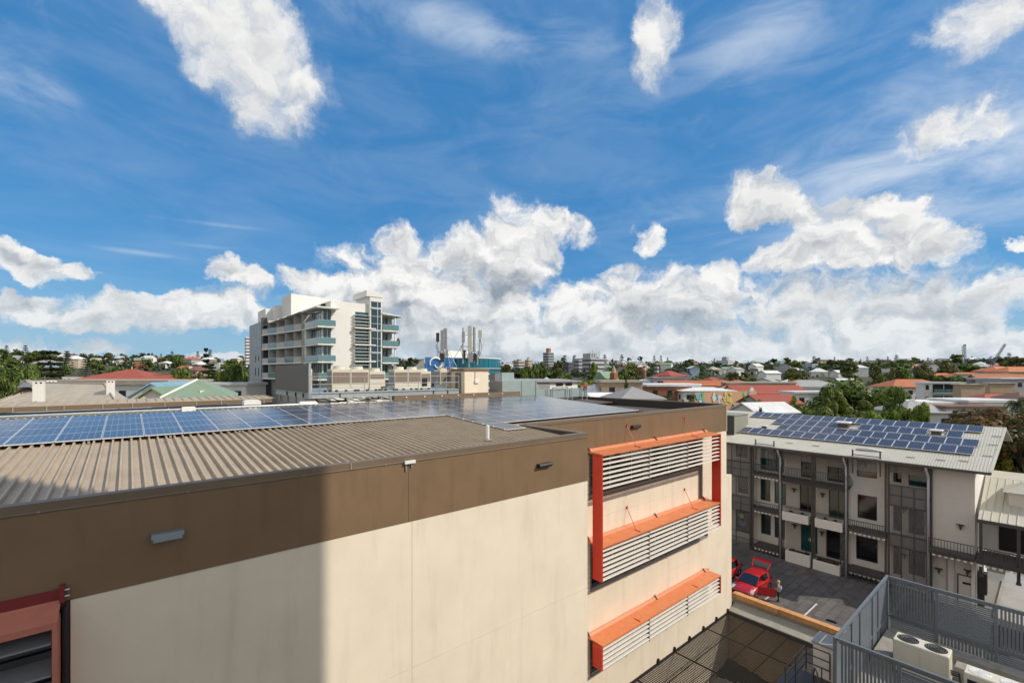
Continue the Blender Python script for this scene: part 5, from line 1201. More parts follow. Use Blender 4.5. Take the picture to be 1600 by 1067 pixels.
# ------------------------------------------------------------------ person
def person(x, y, yaw, label):
    t = thing('person', label, 'person', (0, 0, 0))
    J = {'pelvis': (0, 0, .90), 'waist': (0, .01, 1.06), 'chest': (0, .0, 1.25), 'neck0': (0, -.01, 1.37), 'neck': (0, .0, 1.43), 'head0': (0, .03, 1.50), 'head': (0, .02, 1.60)}
    E_ = [('pelvis', 'waist'), ('waist', 'chest'), ('chest', 'neck0'), ('neck0', 'neck'), ('neck', 'head0'), ('head0', 'head')]
    Rr = {'pelvis': .135, 'waist': .115, 'chest': .135, 'neck0': .085, 'neck': .048, 'head0': .075, 'head': .085}
    for s, n in ((-1, 'l'), (1, 'r')):
        J |= {'hip'+n: (s*.085, 0, .84), 'knee'+n: (s*.09, .03, .47), 'ankle'+n: (s*.09, -.01, .09), 'toe'+n: (s*.10, .14, .035), 'sh'+n: (s*.165, 0, 1.33), 'elb'+n: (s*.23, -.02, 1.08), 'wri'+n: (s*.17, .17, 1.02), 'palm'+n: (s*.15, .23, 1.02)}
        Rr |= {'hip'+n: .095, 'knee'+n: .06, 'ankle'+n: .042, 'toe'+n: .035, 'sh'+n: .06, 'elb'+n: .044, 'wri'+n: .029, 'palm'+n: .034}
        E_ += [('pelvis', 'hip'+n), ('hip'+n, 'knee'+n), ('knee'+n, 'ankle'+n), ('ankle'+n, 'toe'+n), ('neck0', 'sh'+n), ('sh'+n, 'elb'+n), ('elb'+n, 'wri'+n), ('wri'+n, 'palm'+n)]
    nm = list(J); me = bpy.data.meshes.new('person_body'); me.from_pydata([J[k] for k in nm], [(nm.index(a), nm.index(b)) for a, b in E_], [])
    o = bpy.data.objects.new('body', me); COL.objects.link(o); o.parent = t
    sk = o.modifiers.new('skin', 'SKIN'); sk.use_smooth_shade = True
    for i, k in enumerate(nm):
        me.skin_vertices[0].data[i].radius = (Rr[k], Rr[k] * (.78 if k in ('pelvis', 'waist', 'chest') else 1.)); me.skin_vertices[0].data[i].use_root = (k == 'pelvis')
    ss_ = o.modifiers.new('sub', 'SUBSURF'); ss_.levels = 2; ss_.render_levels = 2
    dg = bpy.context.evaluated_depsgraph_get(); dg.update()
    me2 = bpy.data.meshes.new_from_object(o.evaluated_get(dg)); o.modifiers.clear(); o.data = me2
    skin = mat('skin', (.55, .36, .26), .6); topm = mat('grey_top', (.36, .36, .36), .85, var=.1, vscale=20.); trous = mat('black_trousers', (.012, .012, .014), .8); shoe = mat('dark_shoes', (.03, .03, .03), .6)
    me2.materials.clear()
    for m_ in (skin, topm, trous, shoe): me2.materials.append(m_)
    for p in me2.polygons:
        c = p.center; r_ = sqrt(c.x**2 + c.y**2)
        p.material_index = 3 if c.z < .085 else 2 if c.z < .93 and r_ < .32 and not (abs(c.x) > .15 and c.z > .8 and c.y > .05) else 1 if c.z < 1.41 and not (c.y > .175) else 0
        p.use_smooth = True
    # fingers and thumb
    for s in (-1, 1):
        b = MB()
        for q in range(4): b.tube([(s*(.135 + .017*q), .25, 1.03), (s*(.135 + .017*q), .285 + (.01 if q in (1, 2) else 0), 1.015), (s*(.135 + .017*q), .30 + (.01 if q in (1, 2) else 0), .985)], .0085, 5, r2=.006)
        b.tube([(s*.13, .225, 1.03), (s*.105, .25, 1.03), (s*.10, .275, 1.015)], .009, 5, r2=.007); b.build('hand', skin, t)
    # face
    b = MB().ball((0, .105, 1.575), .016, 6, 5, (.8, 1.2, 1.3)); b.build('nose', skin, t)
    for s in (-1, 1):
        MB().ball((s*.032, .095, 1.60), .010, 6, 4).build('eye', black, t); MB().ball((s*.083, .02, 1.58), .022, 6, 5, (.5, .8, 1.2)).build('ear', skin, t)
    MB().ball((0, .098, 1.53), .02, 6, 4, (1.2, .3, .35)).build('mouth', mat('lips', (.45, .15, .13), .5), t)
    # hair, shoulder length
    hair = mat('blonde_hair', (.62, .44, .22), .6, var=.2, vscale=30.)
    hb = MB().ball((0, .0, 1.605), .105, 14, 10, (.98, 1.0, 1.05)); hb.ball((0, -.05, 1.49), .085, 12, 8, (1.05, .62, 1.5)); hb.build('hair', hair, t, smooth=True)
    # jacket hem and shoulder bag on the back
    b = MB(); N = 16
    for k in range(N):
        a0, a1 = 2*pi*k/N, 2*pi*(k+1)/N
        b.add([(.165*cos(a0), .125*sin(a0), .86), (.165*cos(a1), .125*sin(a1), .86), (.15*cos(a1), .12*sin(a1), 1.12), (.15*cos(a0), .12*sin(a0), 1.12)], [(0,1,2,3)])
    b.build('jacket', topm, t, smooth=True)
    t.location = (x, y, .0); t.rotation_euler = (0, 0, yaw)
    bag = thing('backpack', 'small white backpack worn by the blonde person beside the red car', 'bag', (x, y, 0))
    pos = Vector((x, y, 0)); rm_ = Matrix.Rotation(yaw, 3, 'Z')
    o = MB().box(-.115, .115, -.21, -.115, 1.0, 1.27).build('body', mat('white_bag', (.62, .62, .62), .7), None, bevel=.03); o.parent = bag
    o2 = MB().box(-.09, .09, -.232, -.212, 1.02, 1.14).build('pocket', MATS['white_bag']); o2.parent = bag
    bag.rotation_euler = (0, 0, yaw)
person(39.15, 14.08, R(20), 'blonde person in a grey top and black trousers beside the open red car door')
# ================================================================== white balcony block
TW = thing('balcony_block', 'white apartment block with curved balconies rising behind the plant deck', 'building', (29, 86, 0))
tw_w = mat('tower_white', (.79, .77, .72), .8, var=.03, stain=.06); tw_g = mat('tower_blue_grey', (.36, .40, .43), .7); tw_s = mat('tower_shade_grey', (.50, .47, .44), .8)  # the last grey puts the shade of the block's dim faces into the colour
def ax(px, B):
    r = ray(px, 582); return r[0] / r[1] * B
def bz(px, py, B):
    r = ray(px, py); return CAMZ + r[2] * B / r[1]
fl = [13.75, 16.85, 19.95, 23.05, 26.15, 29.3]
MB().box(27.95, 34.9, 84, 104, 0, 30.95).build('wall', tw_w, TW)
ta, tb_, tz = ax(455, 104), ax(532, 104), bz(455, 458.5, 104)
MB().hexa([(ta, 104.1, 0), (tb_, 104.1, 0), (tb_, 112, 0), (ta, 112, 0), (ta, 104.1, tz), (tb_, 104.1, tz - .4), (tb_, 112, tz - .4), (ta, 112, tz)]).build('wall', tw_w, TW)
for (pl, B, py) in ((432, 112.2, 477), (415, 116, 482)):
    a0 = ax(pl, B); MB().box(a0, a0 + 4.5, B, B + 8, 0, bz(pl, py, B)).build('wall', tw_w, TW)
a0 = ax(401, 116); MB().box(a0, a0 + 3.2, 111.5, 124, 0, bz(403, 504, 114)).build('wall', tw_g, TW)
a1 = ax(411, 110); MB().box(a1, a1 + .8, 110, 112, 0, bz(412, 496, 110)).build('wall', mat('tower_slate', (.06, .07, .08), .5), TW)
sw = None
for k in range(7):
    for q in range(2): MB().box(a0 - .03, a0 - .005, 113.5 + q*3.2, 114.3 + q*3.2, 8 + 3.1*k, 9.8 + 3.1*k).build('window', glass_t, TW)
# bulkhead slot on the tall wall
MB().box(27.4, 30.0, 87.0, 87.95, 29.96, 30.7).build('louvre', dark_void, TW)
MB().box(25.9, 29.9, 85.3, 87.9, 29.75, 29.95).build('roof', tw_s, TW)
# stair glazing bay
MB().box(34.92, 37.3, 83.2, 90, 0, 32.3).build('wall', tw_w, TW)
MB().prism([(34.2, 32.32), (37.35, 32.32), (37.35, 32.9), (34.2, 33.4)], 'y', 83.1, 90).build('roof', tw_w, TW)
MB().box(35.15, 37.05, 83.15, 83.19, 13, 31.3).build('window', mat('tower_blue_glass', (.02, .055, .07), .08, spec=.8), TW)
for x in (36.35,): MB().box(x - .07, x + .07, 83.08, 83.14, 13, 31.3).build('mullion', alum, TW)
for k in range(14): MB().box(35.12, 37.1, 83.06, 83.14, 13.2 + 1.4*k, 13.3 + 1.4*k + (.25 if k % 3 == 0 else 0)).build('transom', alum, TW)
# louvred stair window
MB().box(32.4, 34.88, 83.95, 83.99, 14, 29.3).build('window', glass_t, TW)
p0 = None
for k in range(24):
    if p0 is None: p0 = MB().box(32.0, 34.9, 83.3, 83.9, 14.4, 14.47).build('louvre_blade', tw_w, TW)
    else: twin(p0, 0, 0, .62 * k, TW)
for z in (19.95, 23.05, 26.15): MB().box(32.0, 36.0, 83.0, 83.9, z, z + .22).build('ledge', tw_w, TW)
# right-hand balconies
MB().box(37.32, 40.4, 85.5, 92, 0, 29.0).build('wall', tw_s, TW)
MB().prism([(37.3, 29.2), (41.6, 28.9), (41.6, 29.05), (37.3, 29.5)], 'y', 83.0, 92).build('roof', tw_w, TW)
def balc(pts, z, nm='balcony'):
    s = MB().slab([(x, y, z) for x, y in pts], .24).build(nm, tw_w, TW)
    return s
def glass_rail(p, q, z, parent, h=1.0):
    MB().bar((p[0], p[1], z + h/2 + .05), (q[0], q[1], z + h/2 + .05), .03, h).build('glass_panel', glass_b, parent)
    MB().bar((p[0], p[1], z + h + .08), (q[0], q[1], z + h + .08), .06, .05).build('rail', alum, parent)
for i, z in enumerate(fl[1:5]):
    s = balc([(37.32, 83), (40.7, 83), (41.2, 84.5), (41.2, 91), (37.32, 91)], z); glass_rail((37.4, 83.1), (40.7, 83.1), z, s); glass_rail((40.7, 83.1), (41.1, 84.5), z, s); glass_rail((41.1, 84.5), (41.1, 90), z, s)
    MB().box(37.5, 39.6, 85.44, 85.49, z + .1, z + 2.6).build('window', glass_t, TW); MB().box(40.0, 40.25, 83.4, 83.65, z, z + 2.85).build('column', tw_w, TW)
    for q in range(3): MB().bar((38.1 + .7*q, 85.42, z + .1), (38.1 + .7*q, 85.42, z + 2.6), .06, .06).build('mullion', alum, TW)
# corner bay
for i, z in enumerate(fl[1:5]):
    s = balc([(25.2, 82.4), (28.4, 82.4), (28.4, 84), (26.4, 84), (26.4, 91), (25.2, 91)], z)
    glass_rail((25.3, 82.5), (28.3, 82.5), z, s); glass_rail((25.3, 82.5), (25.3, 90.6), z, s)
    w = MB().box(26.5, 27.9, 83.9, 83.96, z + .05, z + 2.85).build('window', glass_t, TW); MB().box(26.4, 26.5, 84.1, 89.8, z + .05, z + 2.85).build('window', glass_t, TW)
    MB().box(26.38, 26.6, 83.85, 84.08, z, z + 2.86).build('column', tw_w, TW); MB().box(27.2, 27.3, 83.84, 83.898, z + .05, z + 2.85).build('mullion', alum, TW)
    for q in range(4): MB().box(26.33, 26.395, 85 + 1.2*q, 85.1 + 1.2*q, z + .05, z + 2.85).build('mullion', alum, TW)
    MB().box(25.5, 26.45, 90.2, 91.4, z - 3.0, z + .0 - .25).build('pier', tw_w, TW)
balc([(24.9, 82.0), (28.9, 82.0), (28.9, 84.2), (27, 86), (26.4, 92), (24.9, 92)], 29.5, 'roof')
# curved run of balconies on the shaded side
pts = [(25.6, 91.5), (25.1, 95), (24.5, 99), (23.9, 103), (23.2, 107), (22.7, 110)]
for z in fl[1:5]:
    for i in range(5):
        (x0, y0), (x1, y1) = pts[i], pts[i+1]
        s = balc([(x0 - .7, y0), (x1 - .7, y1), (x1 + 1.6, y1), (x0 + 1.6, y0)], z)
        if i % 2: glass_rail((x0 - .6, y0 + .1), (x1 - .6, y1 - .1), z, s)
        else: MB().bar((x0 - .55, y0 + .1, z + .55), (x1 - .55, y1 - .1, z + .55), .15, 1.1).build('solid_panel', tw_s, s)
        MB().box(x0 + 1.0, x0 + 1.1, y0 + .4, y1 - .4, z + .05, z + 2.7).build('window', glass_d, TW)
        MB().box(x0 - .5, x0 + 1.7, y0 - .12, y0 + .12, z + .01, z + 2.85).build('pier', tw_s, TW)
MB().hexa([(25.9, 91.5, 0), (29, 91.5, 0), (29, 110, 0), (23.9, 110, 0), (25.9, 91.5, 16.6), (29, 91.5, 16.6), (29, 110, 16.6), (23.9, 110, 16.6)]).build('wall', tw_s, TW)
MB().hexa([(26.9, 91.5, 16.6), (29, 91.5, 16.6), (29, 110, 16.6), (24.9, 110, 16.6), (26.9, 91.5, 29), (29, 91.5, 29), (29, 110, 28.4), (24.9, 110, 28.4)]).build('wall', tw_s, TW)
rp = [(x - .9, y, 29.4 - .28*i) for i, (x, y) in enumerate(pts)]
MB().add([p for p in rp] + [(x + 3.2, y, z + .1) for x, y, z in rp], [(i, i+1, i+7, i+6) for i in range(5)]).build('roof', tw_w, TW)
for k in range(8): MB().bar((pts[2][0] - .7, 97.6 + .35*k, 29.0), (pts[2][0] + 1.4, 97.6 + .35*k, 28.7), .06, .1).build('pergola_bar', tw_w, TW)
tag(MB().ball((41.0, 83.9, 24.0), .6, 8, 6, (.6, .6, 1.4)).build('potted_plant', leafm), 'green potted plant on the white block balcony above the antennas side', 'plant')
for i, (x, y, z) in enumerate(((39, 83.8, 23.15), (26.9, 83.1, 23.15), (39.2, 83.7, 20.05))):
    ch = thing('balcony_chair', ['pale chair on the upper side balcony of the white block', 'pale chair on the glazed corner balcony of the white block', 'pale chair on the lower side balcony of the white block'][i], 'chair', (x, y, z), 'chairs on the white block balconies')
    MB().box(x - .3, x + .3, y - .3, y + .3, z + .35, z + .45).build('seat', tw_w, ch); MB().box(x - .3, x + .3, y + .2, y + .29, z + .451, z + .9).build('backrest', tw_w, ch)
    for dx in (-.27, .23):
        for dy in (-.27, .23): MB().box(x + dx, x + dx + .04, y + dy, y + dy + .04, z, z + .35).build('leg', alum, ch)
# ================================================================== teal round-fronted office
TC = (74, 112)
TE = thing('round_office', 'round-fronted office with a teal glass band and white swirl sign', 'building', (TC[0], TC[1], 0))
def tp(px, D): x, y, _ = at(px, 582, D); return x, y
cx, cy = tp(735, 131); rad = 8.6
teal_b = mat('teal_glass_panel', (.012, .17, .24), .12, spec=.7); blue_sign = mat('blue_sign_panel', (.03, .15, .40), .35)
def ringwall(z0, z1, r, m, nm, n=22, a0=-150, a1=50, gap=.06):
    for k in range(n):
        t0 = R(a0 + (a1 - a0) * k / n) - R(40); t1 = R(a0 + (a1 - a0) * (k + 1) / n - gap) - R(40)
        q = [(cx + r*cos(t), cy + r*sin(t)) for t in (t0, t1)] + [(cx + (r - .3)*cos(t), cy + (r - .3)*sin(t)) for t in (t1, t0)]
        MB().prism(q, 'z', z0, z1).build(nm, m, TE)
MB().cyl(cx, cy, 0, 18.6, rad - .35, 40).build('wall', mat('round_office_spandrel', (.02, .05, .06), .3), TE)
z_t = CAMZ + 22.5 / FPX * 124
ringwall(z_t - 2.6, z_t - .15, rad, teal_b, 'glass_panel', 22, gap=.8)
MB().cyl(cx, cy, z_t - .14, z_t + .12, rad + .15, 40).build('roof_rim', white, TE); MB().cyl(cx, cy, z_t - 2.95, z_t - 2.62, rad + .2, 40).build('band', alum, TE)
for k in range(4):
    MB().cyl(cx, cy, z_t - 4.5 - 1.9*k, z_t - 4.1 - 1.9*k, rad + .1, 40).build('band', white, TE); ringwall(z_t - 4.05 - 1.9*k, z_t - 2.98 - 1.9*k, rad - .05, teal_b, 'glass_panel', 12, gap=.8)
# blue sign wall with the white swirl
s0 = at(664, 573, 118); s1 = at(697, 573, 121)
def sp(f, z, off=0.): x = s0[0] + (s1[0] - s0[0])*f; y = s0[1] + (s1[1] - s0[1])*f; return (x - SS*off, y - CC*off, z)
zt, zb = CAMZ + 24/FPX*118, CAMZ + 7/FPX*118
q = [sp(0, 0), sp(1, 0)]
MB().hexa([sp(0, 10, 0), sp(1.4, 10, 0), sp(1.4, 10, -3), sp(0, 10, -3), sp(0, zt, 0), sp(1.4, zt, 0), sp(1.4, zt, -3), sp(0, zt, -3)]).build('sign_wall', blue_sign, TE)
pts = [sp(.5 + .30*cos(R(a)) * (1 - .0006*abs(a)), CAMZ + 14.2/FPX*118 + 1.45*sin(R(a)), .12) for a in range(-60, 215, 12)]
MB().tube(pts, .34, 6, r2=.22).build('swirl_logo', white, TE, smooth=True)
MB().tube([sp(.62 + .16*cos(R(a)), CAMZ + 12.0/FPX*118 + .8*sin(R(a)), .14) for a in range(180, 380, 20)], .25, 6, r2=.05).build('swirl_logo', white, TE, smooth=True)
MB().box(*(lambda p: (p[0], p[0] + 7, p[1], p[1] + 5))(at(700, 560, 134)), 15, CAMZ + 34/FPX*134).build('roof_plant_room', white_wall, TE)
w0 = at(640, 570, 121); MB().hexa([(at(642, 0, 122)[0], at(642, 0, 122)[1], 8), (at(663, 0, 121)[0], at(663, 0, 121)[1], 8), (at(663, 0, 128)[0], at(663, 0, 128)[1], 8), (at(642, 0, 128)[0], at(642, 0, 128)[1], 8), (at(642, 0, 122)[0], at(642, 0, 122)[1], 18.8), (at(663, 0, 121)[0], at(663, 0, 121)[1], 21.6), (at(663, 0, 128)[0], at(663, 0, 128)[1], 21.6), (at(642, 0, 128)[0], at(642, 0, 128)[1], 18.8)]).build('side_wall', white_wall, TE)
# ================================================================== named roofs nearby
ROOFS = {'red': (.33, .075, .040), 'orange': (.48, .155, .055), 'white': (.70, .69, .68), 'grey': (.33, .32, .31), 'beige': (.44, .38, .30), 'green': (.22, .31, .20), 'brown': (.17, .09, .06), 'blue': (.20, .34, .45)}
WALLS = {'white': (.72, .70, .66), 'cream': (.60, .50, .36), 'grey': (.38, .39, .40), 'brick': (.30, .12, .07), 'tan': (.42, .31, .21), 'blue': (.38, .46, .55), 'salmon': (.55, .30, .20)}
def rm_(c): return mat(c + '_roofing', ROOFS[c], .6, var=.12, vscale=.6, stain=.25, obj_var=.10, coords='Object')
def wm_(c): return mat(c + '_housewall', WALLS[c], .8, var=.05, vscale=.8, obj_var=.06, coords='Object')
far_glass = mat('house_window', (.03, .035, .045), .15)
GRID = -R(0)
def house(x, y, z, w, d, h, rh, kind, roof, wall, label, rot=0., detail=True, group=None, name='house', deep=4., ridge=None, veranda=False):
    """a house with walls w x d x h and a hip / gable / flat roof rh high"""
    t = thing(name, label, 'house' if name == 'house' else 'building', (0, 0, 0), group)
    W_, D_, m, r = w/2, d/2, wm_(wall), rm_(roof)
    MB().box(-W_, W_, -D_, D_, -deep, h).build('wall', m, t)
    o = .45
    if kind == 'hip':
        k = max(W_ - D_, 0) if W_ >= D_ else 0; kk = max(D_ - W_, 0)
        k = k if ridge is None else ridge
        MB().add([(-W_-o, -D_-o, h), (W_+o, -D_-o, h), (W_+o, D_+o, h), (-W_-o, D_+o, h), (-k, -kk, h + rh), (k, kk, h + rh), (-W_-o, -D_-o, h - .18), (W_+o, -D_-o, h - .18), (W_+o, D_+o, h - .18), (-W_-o, D_+o, h - .18)],
            ([(0,1,5,4), (1,2,5), (2,3,4,5), (3,0,4)] if kk == 0 else [(0,1,4), (1,2,5,4), (2,3,5), (3,0,4,5)]) + [(0,6,7,1), (1,7,8,2), (2,8,9,3), (3,9,6,0), (6,9,8,7)]).build('roof', r, t)
        if detail and W_ > D_: MB().tube([(-k, -kk, h + rh + .02), (k, kk, h + rh + .02)], .12, 4).build('ridge_cap', r, t)
    elif kind == 'gable':
        ax_ = W_ >= D_
        if ax_: P = [(-D_-o, h - .05), (0, h + rh), (D_+o, h - .05), (D_+o, h - .22), (0, h + rh - .2), (-D_-o, h - .22)]; MB().prism(P, 'x', -W_-o, W_+o).build('roof', r, t); MB().prism([(-D_, h), (D_, h), (0, h + rh - .22)], 'x', -W_, W_).build('gable', m, t)
        else: P = [(-W_-o, h - .05), (0, h + rh), (W_+o, h - .05), (W_+o, h - .22), (0, h + rh - .2), (-W_-o, h - .22)]; MB().prism(P, 'y', -D_-o, D_+o).build('roof', r, t); MB().prism([(-W_, h), (W_, h), (0, h + rh - .22)], 'y', -D_, D_).build('gable', m, t)
    else:
        MB().box(-W_-.3, W_+.3, -D_-.3, D_+.3, h + .002, h + rh).build('roof', r, t)
    if detail:
        n = max(2, int(w / 3.2)); p0 = None
        for f in range(1 if h < 4.5 else 2):
            for i in range(n):
                xx = -W_ + w * (i + .5) / n; zz = h - 2.3 - 2.9*f
                if p0 is None: p0 = MB().box(xx - .65, xx + .65, -D_ - .03, -D_ - .004, zz, zz + 1.25).build('window', far_glass, t); q_ = (xx, zz)
                else: twin(p0, xx - q_[0], 0, zz - q_[1], t)
        n2 = max(1, int(d / 3.5)); p1 = None
        for i in range(n2):
            yy = -D_ + d * (i + .5) / n2
            if p1 is None: p1 = MB().box(-W_ - .03, -W_ - .004, yy - .6, yy + .6, h - 2.3, h - 1.05).build('window', far_glass, t); y_ = yy
            else: twin(p1, 0, yy - y_, 0, t)
        if veranda: MB().box(-W_, W_, -D_ - 1.6, -D_ - .05, h - .5, h - .38).build('veranda_roof', r, t)
    t.location = (x, y, z); t.rotation_euler = (0, 0, rot)
    return t
def on(px, D): x, y, _ = at(px, 582, D); return x, y, ground_h(x, y)
def named(px, D, ytop, w, d, rh, kind, roof, wall, label, rot=0., **kw):
    x, y, g = on(px, D); zt = CAMZ + (HORY - ytop) / FPX * D
    return house(x, y, 0, w, d, zt - rh, rh, kind, roof, wall, label, rot, deep=0., **kw)
# grey hipped house with white chimneys, behind the solar roof
gx, gy, _ = at(118, 590, 50)
GH = thing('hipped_house', 'big grey hipped roof house with three white chimneys behind the solar roof', 'house', (gx, gy, 0))
zr_, ze_ = CAMZ - 17/FPX*50, CAMZ - 56/FPX*50
L0 = at(70, 0, 52); L1_ = at(163, 0, 48); e = [at(-30, 0, 46), at(196, 0, 41), at(215, 0, 56), at(-10, 0, 62)]
MB().add([(e[0][0], e[0][1], ze_), (e[1][0], e[1][1], ze_), (e[2][0], e[2][1], ze_), (e[3][0], e[3][1], ze_), (L0[0], L0[1], zr_), (L1_[0], L1_[1], zr_)], [(0,1,5,4), (1,2,5), (2,3,4,5), (3,0,4), (0,3,2,1)]).build('roof', rm_('beige'), GH)
for a_, b_ in ((0, 4), (1, 5)): MB().tube([(e[a_][0], e[a_][1], ze_ + .04), ((L0, L1_)[b_ - 4][0], (L0, L1_)[b_ - 4][1], zr_ + .04)], .09, 5).build('hip_cap', rm_('beige'), GH)
MB().tube([(L0[0], L0[1], zr_ + .04), (L1_[0], L1_[1], zr_ + .04)], .09, 5).build('ridge_cap', rm_('beige'), GH)
c_ = [((p[0] + gx)/2, (p[1] + gy)/2) for p in e]
MB().prism(c_, 'z', 0, ze_ - .02).build('wall', wm_('white'), GH)
g0 = at(12, 0, 49.5); g1 = at(66, 0, 49.5); gr = at(39, 0, 49.5); gb_ = at(45, 0, 55)
zg = CAMZ - 12/FPX*49.5
MB().add([(g0[0], g0[1], zg - 2.2), (g1[0], g1[1], zg - 2.2), (gr[0], gr[1], zg), (gb_[0], gb_[1], zg), (g0[0] + 3, g0[1] + 3, zg - 2.2), (g1[0] + 3, g1[1] + 3, zg - 2.2)], [(0,2,3,4), (1,5,3,2), (0,4,5,1)]).build('gablet', rm_('beige'), GH)
MB().add([(at(27, 0, 49.3)[0], at(27, 0, 49.3)[1], zg - .75), (at(51, 0, 49.3)[0], at(51, 0, 49.3)[1], zg - .75), (at(39, 0, 49.3)[0], at(39, 0, 49.3)[1], zg - .15), (at(39, 0, 49.6)[0], at(39, 0, 49.6)[1], zg - .4)], [(0,1,2), (0,3,1), (1,3,2), (2,3,0)]).build('gable_infill', wm_('blue'), GH)
chim = mat('chimney_white', (.76, .73, .68), .8, var=.03)
def chimney(px, wpx, ytop, D, low, label):
    x, y, _ = at(px, 0, D); w = wpx/FPX*D; zt = CAMZ - (ytop - 582)/FPX*D
    o = MB().box(x - w*.48, x + w*.48, y - w*.48, y + w*.48, low, zt - .28*w).build('chimney', chim, GH)
    for dx in (-.38, .0, .38):
        for dy in (-.38, .38): MB().box(x + w*(dx - .1), x + w*(dx + .1), y + w*(dy - .1), y + w*(dy + .1), zt - .279*w, zt - .1*w).build('pot_leg', chim, o)
    MB().box(x - w*.5, x + w*.5, y - w*.5, y + w*.5, zt - .099*w, zt).build('cap', chim, o)
    MB().box(x - w*.3, x + w*.3, y - w*.3, y + w*.3, zt - .27*w, zt - .12*w).build('flue', dark_void, o)
chimney(61, 13.5, 595.5, 45.5, 12, ''); chimney(81, 11, 594.5, 53, 12, ''); chimney(173, 10.5, 594.5, 46, 12, '')
an = thing('tv_aerial', 'thin television aerial standing behind the grey hipped house ridge', 'aerial', at(70, 594, 56))
p = at(70, 594, 56); MB().tube([(p[0], p[1], 15), (p[0], p[1], 17.6)], .03, 5).build('mast', flash, an)
q = MB()
for k in range(5): MB().tube([(p[0] - .9 + .4*k, p[1] - .6, 17.3), (p[0] - .5 + .4*k, p[1] + .6, 17.3)], .018, 4).build('element', flash, an)
MB().tube([(p[0] - .9, p[1], 17.3), (p[0] + 1.1, p[1], 17.3)], .02, 4).build('boom', flash, an)
# green and blue gables
x, y, _ = at(300, 600, 52)
GG = thing('green_gabled_house', 'pale green gabled roof house behind the low brown roof edge', 'house', (x, y, 0))
zrg = CAMZ - 11/FPX*52; zeg = CAMZ - 38/FPX*50; pale_green = mat('pale_green_roofing', (.25, .34, .235), .55, var=.05, stain=.2)
A_, B_, C_, Dd, Ri, Rj = at(250, 0, 47), at(372, 0, 47), at(372, 0, 60), at(262, 0, 60), at(309, 0, 49.5), at(314, 0, 57)
MB().add([(A_[0], A_[1], zeg), (B_[0], B_[1], zeg), (C_[0], C_[1], zeg), (Dd[0], Dd[1], zeg), (Ri[0], Ri[1], zrg), (Rj[0], Rj[1], zrg)], [(0,1,4), (1,2,5,4), (2,3,5), (3,0,4,5), (0,3,2,1)]).build('roof', pale_green, GG)
MB().tube([(A_[0], A_[1], zeg + .05), (Ri[0], Ri[1], zrg + .05)], .16, 5).build('hip_cap', white, GG)
MB().prism([(at(p_, 0, d_)[0], at(p_, 0, d_)[1]) for p_, d_ in ((268, 49), (355, 49), (355, 58), (275, 58))], 'z', 0, zeg - .02).build('wall', wm_('cream'), GG)
q0, q1, q2 = at(303, 599, 48.9), at(324, 599, 48.9), at(313, 592.5, 48.9); q3 = at(313, 600, 50.2)
MB().add([(q0[0], q0[1], zrg - 1.0), (q1[0], q1[1], zrg - 1.0), (q2[0], q2[1], zrg - .15), (q3[0], q3[1], zrg - .6)], [(0,1,2), (0,3,1), (1,3,2), (2,3,0)]).build('gable_infill', wm_('cream'), GG)
o = at(318, 602, 48.2); MB().box(o[0] - .35, o[0] + .35, o[1] - .3, o[1] + .3, zrg - 1.35, zrg - 1.08).build('roof_vent', white, GG)
x, y, _ = at(268, 600, 60)
house(x, y, 0, 8.5, 6.4, 14.4, 2.4, 'gable', 'blue', 'white', 'blue gabled roof house tucked behind the green gable', R(60), deep=0.)
house(*at(262, 600, 54)[:2], 0, 6, 7, 13.8, 2.6, 'gable', 'green', 'white', 'narrow green gabled wing with a white barge, against the blue gable', R(-25), deep=0.)
named(195, 92, 593, 27, 13, .9, 'flat', 'beige', 'white', 'long white building with a dark ribbon window below the red hipped roof', R(-40), name='white_building')
x, y, _ = at(208, 580, 118)
named(206, 118, 577, 24, 17, 3.4, 'hip', 'red', 'white', 'large red hipped roof building with white walls and a small finial', R(-40), name='red_roofed_building', ridge=1.)
o = at(206, 575, 118); fn = MB().cyl(o[0], o[1], CAMZ + .8, CAMZ + 1.6, .25, 8, .05).build('roof_finial', mat('finial_ochre', (.5, .3, .12), .6)); tag(fn, 'small ochre finial on top of the large red hipped roof', 'finial')
named(252, 118, 585.5, 14, 9, 1.7, 'hip', 'red', 'cream', 'red hipped roof house with a shaded verandah right of the large red roof', R(-40), veranda=True)
named(362, 92, 597.5, 10, 7, .5, 'flat', 'white', 'white', 'white cube house with black strip windows beside the shaded tower wall', R(-40), name='white_house')
# distant blocks with floor bands
def tower(px, D, ytop, wpx, floors, base, band, label, name='tower_block', top=None, fh=None):
    x, y, g = on(px, D); w = wpx/FPX*D/1.35; zt = CAMZ + (HORY - ytop)/FPX*D; fh = fh or 3.
    t = thing(name, label, 'building', (x, y, 0))
    MB().box(x - w/2, x + w/2, y - w/2, y + w/2, g - 6, zt).build('wall', base, t)
    for k in range(floors):
        z = zt - 1.2 - fh*k
        MB().box(x - w/2 - .06, x + w/2 + .06, y - w/2 - .06, y + w/2 + .06, z - fh*.42, z).build('window_band', band, t)
    if top: MB().box(x - w*.25, x + w*.2, y - w*.25, y + w*.2, zt, zt + top[0]).build('lift_room', top[1], t)
    return t
tb = mat('tower_dark_band', (.07, .075, .085), .3); tcr = mat('tower_cream', (.50, .46, .40), .8); tgr = mat('tower_grey', (.36, .36, .37), .8); tbr = mat('tower_brown', (.30, .17, .09), .8); twh = mat('tower_bright_white', (.72, .70, .68), .8)
tower(389, 420, 527, 13, 12, twh, tb, 'slim white tower block far off beside the shaded tower wall', fh=2.9)
tower(857, 520, 551, 16, 7, tgr, tb, 'grey tower block with a brown lift room on the skyline', top=(5, tbr))
